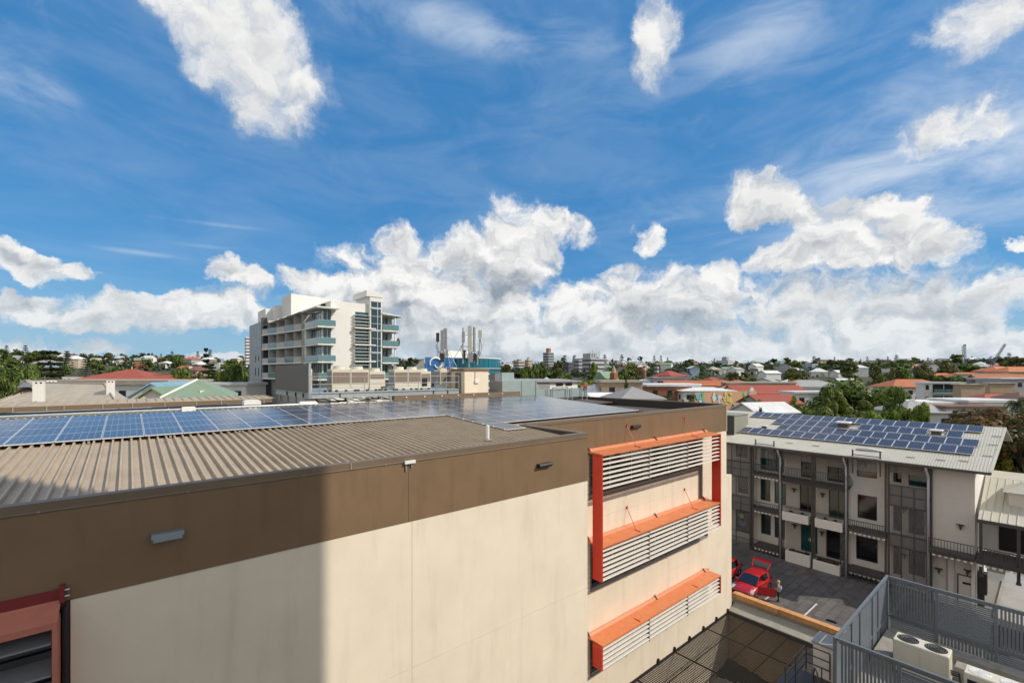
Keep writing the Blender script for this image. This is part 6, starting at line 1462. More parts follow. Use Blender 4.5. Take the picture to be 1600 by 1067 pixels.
tower(811, 470, 564, 17, 4, tcr, tb, 'squat cream and brown block on the skyline beside the ducting', top=(1.6, tbr)); tower(826, 480, 562, 11, 4, tcr, tbr, 'narrow cream and brown block on the skyline, second from the ducting', top=(2, tcr))
tower(888, 430, 566, 17, 2, mat('tower_charcoal', (.09, .10, .11), .6), tb, 'low charcoal block on the skyline between two grey towers')
h = tower(921, 400, 560, 44, 5, mat('hospital_grey', (.46, .46, .47), .8), tb, 'wide grey banded hospital block with roof plant and masts', fh=3.6, top=(4.2, tgr))
x, y, g = on(921, 400)
for k in range(6): MB().box(x - 8 + 3*k, x - 7.8 + 3*k, y - 5, y - 4.8, CAMZ + 12, CAMZ + 17 + (k % 3)).build('mast', charcoal, h)
w_ = tower(904, 385, 562, 11, 5, tgr, tb, 'slim blue grey wing at the near end of the hospital block')
tower(1133, 640, 563, 22, 4, tgr, mat('pale_band', (.55, .56, .58), .7), 'pale grey hillside block with a roof tower on the far ridge', top=(4.5, tgr))
for i, (px, yt, w) in enumerate(((1068, 571, 22), (1092, 570, 22), (1112, 573, 26))): tower(px, 620 + 8*i, yt, w, 2, mat('dark_grey_block', (.24, .24, .26), .8), tb, ['dark hillside block nestled in the ridge trees, first of three', 'dark hillside block in the middle of the ridge group', 'long dark hillside block joining the pale ridge block'][i])  # even dark grey for the whole ridge group
# church
x, y, _ = on(952, 240); g = 6.; chz = CAMZ
CHU = thing('church', 'red brick church with a pale spire and green roof among the trees', 'church', (x, y, 0)); bk = wm_('brick')
MB().box(x - 6, x + 5, y - 3, y + 6, 2, chz - 4).build('wall', bk, CHU); MB().prism([(y - 3.6, chz - 4), (y + 6.6, chz - 4), (y + 1.5, chz + .6)], 'x', x - 6.4, x + 4.4).build('roof', rm_('green'), CHU)
sx_, sy_, _ = on(959, 232)
MB().box(sx_ - 1.4, sx_ + 1.4, sy_ - 1.4, sy_ + 1.4, 2, chz - .2).build('tower', bk, CHU); MB().cyl(sx_, sy_, chz - .2, chz + 3.8, 1.5, 8, .1).build('spire', mat('spire_stone', (.42, .30, .22), .8), CHU)
MB().prism([(-2.6, chz - 4.5), (2.6, chz - 4.5), (0, chz - 1.2)], 'y', sy_ - 2.4, sy_ - 1.9).build('gable', bk, CHU); CHU.children[-1].location.x += 0
CHU.children[-1].location = (sx_ , 0, 0)
for dx in (-2.4, 2.4): MB().box(sx_ + dx - .35, sx_ + dx + .35, sy_ - 2.2, sy_ - 1.5, 2, chz - 2.8).build('buttress', bk, CHU)
tp_ = tower(1007, 300, 572, 5, 1, wm_('brick'), wm_('cream'), 'small brick bell tower with a pale cap right of the church', name='bell_tower', top=(1.3, wm_('cream')))
tower(1026, 330, 573, 7, 2, wm_('grey'), tb, 'little grey tower with antennas among the dark ridge trees', name='grey_tower')
# grey pyramid roof close behind the parapet
x, y, _ = at(988, 600, 62)
house(x, y, 0, 5.6, 5.6, CAMZ - 39/FPX*62, 1.5, 'hip', 'grey', 'white', 'grey pyramid roof with dark hips just beyond the brown parapet', R(-28), deep=0., name='pyramid_roofed_house')
# pieces of the middle town that can be told apart
named(966, 110, 594, 9.5, 8, .5, 'flat', 'beige', 'tan', 'dark fronted flats with a tan end wall beside the pyramid roof', R(-40), name='flats')
named(933, 112, 600, 10, 8, 2.2, 'hip', 'white', 'white', 'white hipped cottage in front of the church'); named(910, 100, 613, 9, 7, 1.6, 'gable', 'beige', 'white', 'beige gabled cottage roof close behind the parapet', R(-25))
named(944, 96, 613, 8, 6, .9, 'gable', 'white', 'white', 'low white roof half hidden beside the grey pyramid roof', R(-30))
named(1029, 135, 599, 21, 9, .6, 'flat', 'white', 'white', 'white office with a row of windows, its brick end nearer the palms', R(-40), name='office_row'); named(1040, 128, 600.5, 12, 7, .5, 'flat', 'white', 'brick', 'red brick shop with a white roof beside the palms', R(-40), name='brick_shop')
named(1023, 165, 589, 12, 9, 1.6, 'hip', 'white', 'grey', 'grey roofed house stepped behind the white office'); named(1046, 200, 579.5, 13, 9, 2.2, 'hip', 'red', 'brick', 'red hipped roof brick house above the white office'); named(1040, 160, 589, 11, 9, .4, 'flat', 'grey', 'grey', 'plain grey walled building under the red hipped brick house', R(-40), name='grey_building')
named(1080, 150, 594.5, 18, 7, 1.5, 'gable', 'orange', 'salmon', 'long orange tiled roof row behind the two palms', R(-40))
named(1112, 185, 589.5, 14, 10, 2.4, 'hip', 'red', 'brick', 'dark red hipped roof house next to the yellow flowering tree'); named(1127, 178, 593, 12, 9, 2.0, 'hip', 'red', 'cream', 'second red hipped roof house under the yellow flowering tree'); named(1150, 180, 593.5, 14, 9, 2.0, 'hip', 'red', 'cream', 'third red hipped roof, wide and low, toward the fig tree')
named(1143, 150, 597, 15, 9, 2.0, 'hip', 'beige', 'cream', 'beige hipped roof house with cream walls behind the mural wall'); named(1098, 125, 605, 14, 8, .8, 'hip', 'white', 'white', 'pale flat-pitched roof shop behind the blue end of the mural wall', R(-40))
named(1192, 128, 601.5, 19, 9, 2.2, 'gable', 'red', 'salmon', 'long red gabled roof with salmon brick walls right of the mural', R(-40)); named(1178, 150, 596.5, 22, 9, .5, 'flat', 'beige', 'tan', 'long pale roofed warehouse behind the red gabled roof', R(-40), name='warehouse')
named(1202, 96, 616, 9, 7, 1.7, 'gable', 'red', 'grey', 'dark red gabled cottage roofs close to the green-grey plant box', R(-30)); named(1192, 78, 628, 8, 6, 1.5, 'gable', 'white', 'white', 'white gabled roof peeking over the terrace roof beside the plant box', R(-25))
named(1262, 150, 593.5, 17, 10, 2.2, 'hip', 'grey', 'blue', 'pale blue two-storey house with a grey hipped roof left of the fig tree', R(-40)); named(1243, 150, 594, 8, 7, 1.8, 'hip', 'orange', 'white', 'small orange hipped roof attached to the pale blue house', R(-40)); named(1250, 132, 603.5, 15, 6, .5, 'flat', 'grey', 'white', 'low white building with small dark windows left of the fig tree', R(-40), name='white_building'); named(1262, 112, 611, 10, 6, .4, 'flat', 'white', 'white', 'white colonnaded building partly behind the pale green tree', R(-40), name='colonnade_building')
named(1230, 215, 593, 9, 8, 1.8, 'hip', 'white', 'white', 'small white hipped roof above the salmon brick walls'); named(1200, 230, 590, 12, 8, 1.8, 'gable', 'grey', 'white', 'grey gabled roof row up the slope behind the red gable')
# mural wall
m0, m1 = at(1086, 0, 108), at(1182, 0, 116)
MW = thing('mural_wall', 'long low orange wall painted with bright abstract murals', 'wall', (m0[0], m0[1], 0))
def mp(f, z, off): return (m0[0] + (m1[0] - m0[0])*f - SS*off, m0[1] + (m1[1] - m0[1])*f - CC*off, z)
zc = CAMZ - 30/FPX*112; zb_ = zc - 2.7
salm = mat('mural_orange', (.56, .33, .19), .8, var=.1)
MB().hexa([mp(0, 4, 0), mp(1, 4, 0), mp(1, 4, -.4), mp(0, 4, -.4), mp(0, zc, 0), mp(1, zc, 0), mp(1, zc, -.4), mp(0, zc, -.4)]).build('wall', salm, MW)
mc = [('mural_blue', (.06, .25, .42)), ('mural_aqua', (.14, .42, .48)), ('mural_yellow', (.60, .50, .14)), ('mural_green', (.16, .38, .20)), ('mural_pink', (.50, .18, .30)), ('mural_violet', (.20, .10, .28)), ('mural_pale', (.62, .60, .58))]
rnd = random.Random(11)
for i in range(46):
    f = [.03 + .11*rnd.random(), .27 + .2*rnd.random(), .45 + .12*rnd.random(), .77 + .21*rnd.random()][i % 4]
    mm = mat(mc[[0, 1, 6, 0, 4, 1, 5, 6, 2, 3, 2, 3, 1, 0, 6, 3][(i % 4)*4 + rnd.randrange(4)]][0], dict(mc)[mc[[0, 1, 6, 0, 4, 1, 5, 6, 2, 3, 2, 3, 1, 0, 6, 3][(i % 4)*4 + rnd.randrange(4)]][0]], .7)
    zz = zb_ + .3 + 2.0*rnd.random(); ww = .010 + .020*rnd.random(); hh = .3 + .6*rnd.random(); n_ = 9
    MB().add([mp(f + ww*cos(2*pi*k/n_)*(.7 + .6*rnd.random()), zz + hh*sin(2*pi*k/n_)*(.7 + .6*rnd.random()), .02 + .004*i) for k in range(n_)], [tuple(range(n_))]).build('paint_patch', mm, MW)
MB().add([mp(.925 + .035*cos(pi*k/8), zc + .01 + 1.0*sin(pi*k/8), .03) for k in range(9)] + [mp(.925 + .035*cos(pi*k/8), zc + .01 + 1.0*sin(pi*k/8), -.3) for k in range(9)], [tuple(range(9)), tuple(range(17, 8, -1))] + [(k, k+1, k+10, k+9) for k in range(8)]).build('arched_top', mat('mural_violet', (.20, .10, .28), .7), MW)
# right-hand flats with tan walls
named(1468, 118, 596.5, 8.8, 3, .5, 'flat', 'white', 'white', 'white balcony flats with two floors of dark recesses right of the bamboo', R(-52), name='balcony_flats', detail=False)
fx, fy, _ = at(1478, 600, 112)
fo = [o for o in COL.objects if o.get('label', '').startswith('white balcony flats')][0]
for k in range(2):
    for q in (-1.25, 1.25): MB().box(q - 1.15, q + 1.15, -1.58, -1.52, 15.4 - 3*k - 2.5, 15.4 - 3*k - .3).build('recess_shade', dark_void, fo)  # dark sheets before the wall stand in for the shade of the recesses
    for q in (-3.6, 3.5): MB().box(q - .35, q + .35, -1.56, -1.52, 15.4 - 3*k - 1.8, 15.4 - 3*k - .6).build('window', far_glass, fo)
    MB().box(-2.5, 2.5, -2.2, -1.59, 15.4 - 3*k - 2.72, 15.4 - 3*k - 2.55).build('balcony_slab', white, fo); 
    for q in range(4): MB().box(-2.45 + 1.24*q, -1.3 + 1.24*q, -2.18, -2.12, 15.4 - 3*k - 2.5, 15.4 - 3*k - 1.6).build('glass_panel', glass_b, fo)
named(1514, 108, 600, 5.6, 2, .15, 'flat', 'tan' if 'tan' in ROOFS else 'beige', 'tan', 'plain tan windowless block beside the white balcony flats', R(-40), name='tan_block', detail=False); named(1560, 112, 598, 6.2, 2, .15, 'flat', 'beige', 'tan', 'second plain tan windowless block behind the poinciana tree', R(-40), name='tan_block', detail=False)
named(1420, 140, 592.5, 17, 9, 2.2, 'hip', 'orange', 'white', 'long orange tiled roof house above the bamboo clump', R(-40))
for (px, D, yt, w, roof, wall, lb, rt) in ((1471, 175, 583, 12, 'orange', 'cream', 'orange hipped roof house left of the first crane mast', -40), (1507, 170, 582, 14, 'orange', 'blue', 'orange hipped roof house directly under the first crane mast', -40), (1560, 175, 572.5, 13, 'orange', 'blue', 'orange hipped roof villa below the leaning crane, upper row', -30), (1590, 165, 573, 15, 'orange', 'cream', 'broad orange hipped roof villa at the edge of town below the leaning crane', -40),
    (1560, 150, 585, 13, 'orange', 'grey', 'orange gabled roof house with a pale gable in the villa cluster', -60), (1535, 160, 584, 12, 'beige', 'white', 'cream flat roofed villa between orange roofs', -40), (1580, 140, 590, 14, 'white', 'grey', 'grey villa with a white curved awning in the orange cluster', -40), (1558, 92, 615, 13, 'red', 'white', 'red tiled low roof in front of the tan blocks', -40), (1592, 88, 612, 8, 'brown', 'brick', 'brick red house beside the palm in front of the tan block', -40), (1530, 88, 623, 12, 'white', 'white', 'long white metal roof in front of the plain tan block', -40), (1450, 90, 626, 9, 'white', 'white', 'white flat metal roofs beside the bamboo clump', -40), (1425, 84, 626, 9, 'grey', 'white', 'pale grey hipped roof half hidden by the bamboo clump', -40), (1490, 84, 632, 10, 'brown', 'white', 'low brown roofed shed between white metal roofs and the poinciana', -40)):
    named(px, D, yt, w, 8, .4 if 'flat' in lb or 'metal' in lb or 'awning' in lb else 1.8, 'flat' if 'flat' in lb or 'metal' in lb or 'awning' in lb else 'gable' if 'gabled' in lb else 'hip', roof, wall, lb, R(rt))
x, y, g = on(1500, 150); named(1535, 150, 590.5, 22, 9, .5, 'flat', 'grey', 'grey', 'long grey office with a curved white drum under the orange villas', R(-40), name='grey_office')
# black building site with cranes
bx0, by0, _ = at(1555, 575, 330)
house(bx0, by0, 10, 62, 20, CAMZ + 3.4 - 10, .5, 'flat', 'grey', 'grey', 'long black clad building under construction below the cranes', R(-40), name='construction_building', deep=10., detail=False)
cbk = [o for o in COL.objects if o.get('label', '').startswith('long black clad')][0]; cbk.children[0].data.materials[0] = mat('black_cladding', (.02, .02, .023), .5)
x, y, _ = at(1506, 575, 322); house(x, y, 5, 15, 9, CAMZ + .8 - 5, .4, 'flat', 'white', 'white', 'white concrete frame standing at the near end of the black building', R(-40), name='concrete_frame', deep=5.)
def lattice(t, p, q, w, n, m, nm):
    p, q = Vector(p), Vector(q); d = (q - p).normalized(); a = d.orthogonal().normalized(); b_ = d.cross(a); bb = MB()
    cs = [a*w/2 + b_*w/2, a*w/2 - b_*w/2, -a*w/2 - b_*w/2, -a*w/2 + b_*w/2]
    for c in cs: bb.bar(p + c, q + c, w*.17, w*.17)
    for k in range(n):
        u0, u1 = p + (q - p)*k/n, p + (q - p)*(k+1)/n
        for j in range(4): bb.bar(u0 + cs[j], u1 + cs[(j+1) % 4], w*.1, w*.1)
    return stuff(bb.build(nm, m, t))
cr_m = mat('crane_grey_steel', (.22, .23, .25), .5)
p = at(1508, 575, 330); C1 = thing('tower_crane', 'tall thin grey crane mast standing upright on the skyline', 'crane', (p[0], p[1], 18)); zt = CAMZ + 42/FPX*330
lattice(C1, (p[0], p[1], 14), (p[0] - .6, p[1] + .6, zt), 1.3, 16, cr_m, 'mast'); MB().box(p[0] - .9, p[0] + .5, p[1] - .5, p[1] + .9, zt, zt + .9).build('head', cr_m, C1); MB().box(p[0] - 1., p[0] + 1., p[1] - 1., p[1] + 1, 21, 22.6).build('climbing_frame', cr_m, C1)
p = at(1551, 572, 335); C2 = thing('luffing_crane', 'luffing crane with its lattice jib leaning up to the right on the skyline', 'crane', (p[0], p[1], 18)); kx = 335/FPX
def cp(dx, py): return (p[0] + dx*kx*CC, p[1] - dx*kx*SS, CAMZ + (HORY - py)*kx)
lattice(C2, (p[0], p[1], 15), cp(0, 569), 1.8, 4, cr_m, 'mast'); lattice(C2, cp(0, 568), cp(19.5, 537.5), 1.1, 16, cr_m, 'jib'); lattice(C2, cp(1, 569), cp(-8, 560), 1.0, 5, cr_m, 'counter_jib')
lattice(C2, cp(0, 566), cp(-4, 557), .8, 4, cr_m, 'back_mast'); MB().tube([cp(-4, 557), cp(10, 552)], .1, 4).build('pendant_rope', cr_m, C2); o = cp(-7, 566); MB().box(o[0] - 1, o[0] + 1, o[1] - 1, o[1] + 1, o[2] - 1.2, o[2] + .6).build('counterweight', charcoal, C2)
o = cp(1, 568); MB().box(o[0] - .8, o[0] + .8, o[1] - .8, o[1] + .8, o[2] - .8, o[2] + 1).build('cab', cr_m, C2)
# ================================================================== trees
def leaf_mat(name, c, c2=None, obj_var=.18, trans=.34):
    m = bpy.data.materials.new(name); m.use_nodes = True; t = m.node_tree; p = t.nodes['Principled BSDF']; p.inputs['Roughness'].default_value = .55; p.inputs['Specular IOR Level'].default_value = .25
    g = nd(t, 'ShaderNodeNewGeometry'); oi = nd(t, 'ShaderNodeObjectInfo'); tc = nd(t, 'ShaderNodeTexCoord')
    n = noise_node(t, tc.outputs['Object'], 5., 3, .6, dims='3D')
    c2 = c2 or (c[0]*1.7, c[1]*1.55, c[2]*1.2)
    f = mrange(t, ma(t, 'ADD', ma(t, 'MULTIPLY', g.outputs['Random Per Island'], .55), ma(t, 'MULTIPLY', n.outputs['Fac'], .75)), .35, .95)
    col = cmix(t, f, (c[0]*.75, c[1]*.75, c[2]*.75, 1), (c2[0], c2[1], c2[2], 1))
    h = nd(t, 'ShaderNodeHueSaturation'); put(t, h.inputs['Color'], col)
    put(t, h.inputs['Value'], mrange(t, oi.outputs['Random'], 0, 1, 1 - obj_var, 1 + obj_var, 'LINEAR')); put(t, h.inputs['Hue'], mrange(t, oi.outputs['Random'], 0, 1, .485, .51, 'LINEAR'))
    put(t, p.inputs['Base Color'], h.outputs[0])
    tl = nd(t, 'ShaderNodeBsdfTranslucent'); put(t, tl.inputs[0], h.outputs[0]); mx = nd(t, 'ShaderNodeMixShader'); mx.inputs[0].default_value = trans
    put(t, mx.inputs[1], p.outputs[0]); put(t, mx.inputs[2], tl.outputs[0]); put(t, t.nodes['Material Output'].inputs[0], mx.outputs[0])
    return m
LF = {'dark': leaf_mat('dark_leaves', (.040, .072, .018), (.20, .26, .055)), 'mid': leaf_mat('mid_green_leaves', (.058, .100, .020), (.20, .26, .042)), 'bright': leaf_mat('bright_green_leaves', (.090, .150, .022), (.27, .33, .045)), 'olive': leaf_mat('olive_leaves', (.105, .118, .04)),  # paler second tones put sunlit glints on the leaves into the colour
      'pine': leaf_mat('pine_needles', (.052, .076, .044)), 'red': leaf_mat('rusty_red_leaves', (.085, .118, .028), (.235, .115, .050)), 'yellow': leaf_mat('yellow_blossom', (.12, .12, .02), (.42, .33, .03)), 'palm': leaf_mat('palm_leaves', (.050, .080, .026))}
bark = mat('tree_bark', (.11, .085, .065), .9, var=.2)
def leaf_quad(b, c, nrm, s, rnd, m=0, asp=1.0):
    nrm = nrm.normalized(); a = nrm.orthogonal().normalized(); a = Matrix.Rotation(rnd.random()*6.28, 3, nrm) @ a; d = nrm.cross(a)
    a = a*s*asp; d = d*s
    b.add([c - a*.5 - d*.28, c + a*.1 - d*.5, c + a*.55 + d*.02, c - a*.05 + d*.5], [(0,1,2,3)], m)
def rv(rnd):
    while True:
        v = Vector((rnd.uniform(-1, 1), rnd.uniform(-1, 1), rnd.uniform(-1, 1)))
        if .05 < v.length < 1: return v
def crown_broad(n, seed, leaf, K=26, low=.22, flat=1., spread=1.):
    rnd = random.Random(seed); b = MB(); cl = []
    for k in range(K):
        v = rv(rnd).normalized() * (rnd.random() ** .45)
        c = Vector((v.x*.36*spread, v.y*.36*spread, low + (1 - low) * (.5 + .40*v.z*flat))); r = rnd.uniform(.09, .19) * (1.15 - .3*abs(v.z))
        cl.append((c, r))
    tot = sum(r*r for c, r in cl)
    for c, r in cl:
        for q in range(max(4, int(n * r*r / tot))):
            d = rv(rnd).normalized(); d.z = d.z*.85 + .12
            p = c + Vector((d.x*r, d.y*r, d.z*r*.85)) * (rnd.random() ** .22 if rnd.random() < .8 else rnd.random())
            leaf_quad(b, p, d*1.25 + rv(rnd)*.5 + Vector((0, 0, .3)), leaf * rnd.uniform(.6, 1.25), rnd)
    return b
def crown_gum(n, seed, leaf):                 # open-headed tall tree: separate tufts on limbs
    rnd = random.Random(seed); b = MB()
    for k in range(13):
        a = rnd.random()*6.28; z = .42 + .56*rnd.random(); rr = .40 * (1 - abs(z - .66)*1.35) * rnd.random() ** .5
        c = Vector((rr*cos(a), rr*sin(a), z)); r = rnd.uniform(.07, .13)
        for q in range(n // 13):
            d = rv(rnd); leaf_quad(b, c + Vector((d.x*r*1.2, d.y*r*1.2, d.z*r*.8)), d + rv(rnd)*.6, leaf * rnd.uniform(.6, 1.2), rnd)
    return b
def crown_pine(n, seed, leaf, tiers=9, w=.28, round_=False):
    rnd = random.Random(seed); b = MB()
    for k in range(tiers):
        z = .16 + .82 * k / (tiers - 1); f = (1 - (k / tiers)) ** .8 if not round_ else sqrt(max(.05, 1 - (1.7 * (k / tiers) - .75) ** 2)); R_ = w * f + .02
        nb = 9
        for j in range(nb):
            a = 6.28 * j / nb + rnd.random()*.5 + k
            for q in range(max(2, n // (tiers * nb))):
                u = rnd.random() ** .7; c = Vector((cos(a)*R_*u, sin(a)*R_*u, z - .015*u*(1 if round_ else -1.5) + rnd.uniform(-.016, .016))) + rv(rnd)*.018
                leaf_quad(b, c, Vector((rnd.uniform(-.4, .4), rnd.uniform(-.4, .4), 1)), leaf * rnd.uniform(.6, 1.2), rnd)
    return b
def crown_palm(seed):
    rnd = random.Random(seed); b = MB()
    for k in range(22):
        a = 6.28*k/22 + rnd.random()*.2; up = rnd.uniform(-.1, 1.0); L = .42
        pts = [Vector((cos(a)*L*u, sin(a)*L*u, .80 + up*.28*u - .42*u*u*(1.2 - .5*up))) for u in (0, .2, .4, .6, .8, 1.)]
        sd = Vector((-sin(a), cos(a), 0))
        for i in range(5):
            for s in (-1, 1):
                for q in range(3):
                    p = pts[i].lerp(pts[i+1], q/3); L2 = .10 * (1 - .12*i)
                    e = p + sd*s*L2 + (pts[i+1] - pts[i]).normalized()*L2*.7 - Vector((0, 0, L2*.45)); w_ = (pts[i+1] - pts[i])*.20
                    b.add([p, p + w_, e], [(0,1,2)])
    return b
def trunk_mb(kind, seed):
    rnd = random.Random(seed); b = MB(); top = {'pine': .96, 'palm': .80}.get(kind, .55); r = {'palm': .016, 'gum': .016, 'pine': .014}.get(kind, .024)
    b.tube([(0, 0, -.1), (.006, .004, top*.3), (-.004, .008, top*.65), (0, 0, top)], r, 7, r2=r*.45)
    if kind not in ('pine', 'palm'):
        for k in range(6):
            a = rnd.random()*6.28; z = .22 + .3*rnd.random(); b.tube([(0, 0, z), (.12*cos(a), .12*sin(a), z + .14), (.27*cos(a), .27*sin(a), z + .30)], r*.45, 5, r2=r*.15)
    return b
PRO = {}
def proto(key):
    if key in PRO: return PRO[key]
    kind, size = key[0], key[1]; seed = key[2] if len(key) > 2 else 1
    n = {'L': 16000, 'M': 4200, 'S': 1000, 'T': 280}[size]; leaf = {'L': .040, 'M': .060, 'S': .095, 'T': .16}[size]
    if kind == 'round': c = crown_broad(n, seed, leaf, 30, .18, 1., 1.1)
    elif kind == 'fig': c = crown_broad(int(n*1.5), seed, leaf*.8, 54, .12, 1., 1.15)
    elif kind == 'umbrella': c = crown_broad(n, seed, leaf*.85, 34, .42, .62, 1.2)
    elif kind == 'clump': c = crown_broad(n, seed, leaf*.9, 22, .02, 1.1, 1.0)
    elif kind == 'gum': c = crown_gum(n, seed, leaf)
    elif kind == 'pine': c = crown_pine(n, seed, leaf*.8)
    elif kind == 'bunya': c = crown_pine(n, seed, leaf*.9, 11, .26, True)
    else: c = crown_palm(seed)
    t = trunk_mb(kind if kind in ('pine', 'palm', 'gum') else 'pine' if kind == 'bunya' else 'round', seed)
    def mesh(bl, nm):
        me = bpy.data.meshes.new(nm); v = []; f = []; mi = []
        for i, b in enumerate(bl):
            k = len(v); v += [tuple(p) for p in b.v]; f += [tuple(q + k for q in ff) for ff in b.f]; mi += [i] * len(b.f)
        me.from_pydata(v, [], f); me.materials.append(LF['mid'] if bl[0] is c else bark)
        if len(bl) > 1: me.materials.append(bark); me.polygons.foreach_set('material_index', mi)
        return me
    PRO[key] = (mesh([c], 'crown'), mesh([t], 'trunk'), mesh([c, t], 'small_tree')); return PRO[key]
def tree(name, x, y, z, w, h, key, leaf, label, group=None, rot=0., parts=True):
    cm, tm, sm = proto(key)
    def slot(o): o.material_slots[0].link = 'OBJECT'; o.material_slots[0].material = LF[leaf]
    if not parts:
        o = bpy.data.objects.new(name, sm); COL.objects.link(o); slot(o); o.location = (x, y, z); o.scale = (w, w, h); o.rotation_euler = (0, 0, rot); tag(o, label, 'tree', group); return o
    t = thing(name, label, 'tree', (x, y, z), group)
    for nm, me in (('crown', cm), ('trunk', tm)):
        o = bpy.data.objects.new(nm, me); COL.objects.link(o); o.parent = t
        if nm == 'crown': slot(o)
    t.scale = (w, w, h); t.rotation_euler = (0, 0, rot); return t
def ntree(px, D, ytop, wpx, key, leaf, label, name='tree', g=None, group=None):
    x, y, gg = on(px, D); gg = gg if g is None else g; zt = CAMZ + (HORY - ytop) / FPX * D
    k = {'pine': .56, 'bunya': .52, 'palm': .8}.get(key[0], .92)
    return tree(name, x, y, gg, wpx / FPX * D / k, zt - gg, key, leaf, label, group, random.random() * 6)
random.seed(21)
# named trees
ntree(1338, 104, 588, 128, ('fig', 'L', 3), 'dark', 'huge dark green fig tree, the biggest crown in town', 'fig_tree')
ntree(1243, 92, 612, 44, ('round', 'M', 4), 'bright', 'pale bright green tree at the shaded foot of the fig tree, town side'); ntree(1262, 76, 626, 80, ('clump', 'L', 5), 'mid', 'broad dense green hedge-like tree just over the solar roof ridge'); ntree(1222, 70, 637, 40, ('clump', 'M', 6), 'bright', 'low yellow green shrubby tree peeking over the roof beside the plant box'); ntree(1190, 74, 630, 26, ('clump', 'M', 7), 'dark', 'small dark shrubby tree beside the white gabled roof near the plant box')
ntree(1330, 70, 634, 62, ('clump', 'L', 8), 'bright', 'bright leafy tree over the roof ridge in front of the fig tree'); ntree(1372, 72, 618, 66, ('round', 'L', 9), 'bright', 'bright green bamboo-like tree, middle of the clump over the ridge'); ntree(1300, 96, 600, 60, ('round', 'L', 110), 'mid', 'mid green tree pressed against the town side of the fig tree'); ntree(1384, 92, 597, 56, ('round', 'L', 111), 'bright', 'bright green tree pressed against the far side of the fig tree'); ntree(1352, 84, 626, 60, ('clump', 'L', 112), 'mid', 'dense mid green shrub tree under the fig tree crown'); ntree(1294, 82, 622, 44, ('clump', 'M', 113), 'mid', 'mid green shrub tree between the hedge-like tree and the fig tree')
ntree(1408, 74, 606, 52, ('clump', 'L', 10), 'mid', 'tall plumed bamboo-like tree right of the fig tree'); ntree(1432, 68, 620, 50, ('clump', 'L', 11), 'bright', 'bright bamboo-like tree beside the white metal roofs')
ntree(1395, 100, 602, 60, ('round', 'L', 12), 'mid', 'rounded mid green tree between fig tree and orange tiled roof'); ntree(1450, 62, 632, 40, ('clump', 'M', 13), 'mid', 'small mid green tree at the edge of the rusty poinciana')
ntree(1478, 62, 645, 96, ('umbrella', 'L', 14), 'red', 'rusty red flowering poinciana spreading behind the solar roof, town side', 'poinciana_tree', g=0.); ntree(1556, 60, 630, 150, ('umbrella', 'L', 15), 'red', 'large dark poinciana with rusty red tips behind the roof verge', 'poinciana_tree', g=0.); ntree(1600, 58, 622, 110, ('umbrella', 'L', 16), 'red', 'rusty poinciana crown cut by the edge of view, beside the palm', 'poinciana_tree', g=0.)
ntree(1585, 64, 655, 110, ('round', 'L', 17), 'dark', 'dark green tree filling the gap under the poinciana crowns', g=-1.); ntree(1566, 57, 694, 36, ('clump', 'M', 18), 'yellow', 'yellow green bush glowing beside the white gable end', 'bush', g=0.)
ntree(1590, 72, 596, 44, ('palm', 'M', 19), 'palm', 'palm in front of the plain tan block', 'palm_tree'); ntree(1042, 118, 602, 26, ('palm', 'M', 20), 'palm', 'first of two palms in front of the brick shop', 'palm_tree'); ntree(1084, 112, 599, 28, ('palm', 'M', 21), 'palm', 'taller second palm right of the brick shop', 'palm_tree')
ntree(1133, 200, 588, 22, ('round', 'S', 22), 'yellow', 'round yellow flowering tree above the red roofs'); ntree(1146, 260, 577, 26, ('round', 'M', 23), 'olive', 'large olive tree on the slope above the yellow flowering tree'); ntree(1163, 255, 582, 16, ('gum', 'S', 24), 'olive', 'slender olive gum tree right of the large olive tree', 'gum_tree')
for i, px in enumerate((1023, 1038, 1052, 1066, 1080)): ntree(px, 90, 616 + (i % 2)*2, 22, ('clump', 'M', 25 + i), ['mid', 'olive', 'mid', 'bright', 'olive'][i], ['first clipped hedge shrub behind the pyramid roof', 'second hedge shrub behind the pyramid roof', 'middle hedge shrub below the palms', 'fourth hedge shrub below the taller palm', 'last hedge shrub before the mural wall'][i], 'hedge_shrub', group='hedge behind the parapet')
for i, (px, yt, w) in enumerate(((1100, 619, 26), (1122, 623, 18), (1148, 622, 24), (1164, 622, 16), (1182, 618, 24))): ntree(px, 84, yt, w, ('clump', 'M', 31 + i), ['olive', 'mid', 'bright', 'mid', 'bright'][i], ['grey olive shrub in front of the blue end of the mural', 'small green shrub in front of the mural wall', 'bright green shrub below the yellow green mural', 'little green shrub just left of the plant box', 'bright shrub with yellow tips beyond the plant box'][i], 'shrub', group='shrubs before the mural wall')
ntree(900, 104, 588, 30, ('round', 'M', 40), 'mid', 'rounded green tree behind the white plant room'); ntree(880, 112, 592, 26, ('round', 'M', 41), 'dark', 'dark leafy tree left of the rounded green tree behind the plant room'); ntree(916, 84, 607, 30, ('clump', 'M', 42), 'mid', 'spreading green tree just behind the brown parapet end'); ntree(975, 118, 575, 32, ('round', 'M', 43), 'dark', 'dark tall tree in front of the church flats'); ntree(979, 100, 590, 14, ('gum', 'M', 44), 'olive', 'thin tree standing before the dark fronted flats', 'gum_tree'); ntree(957, 128, 588, 18, ('round', 'M', 45), 'mid', 'small leafy tree covering the church foot')
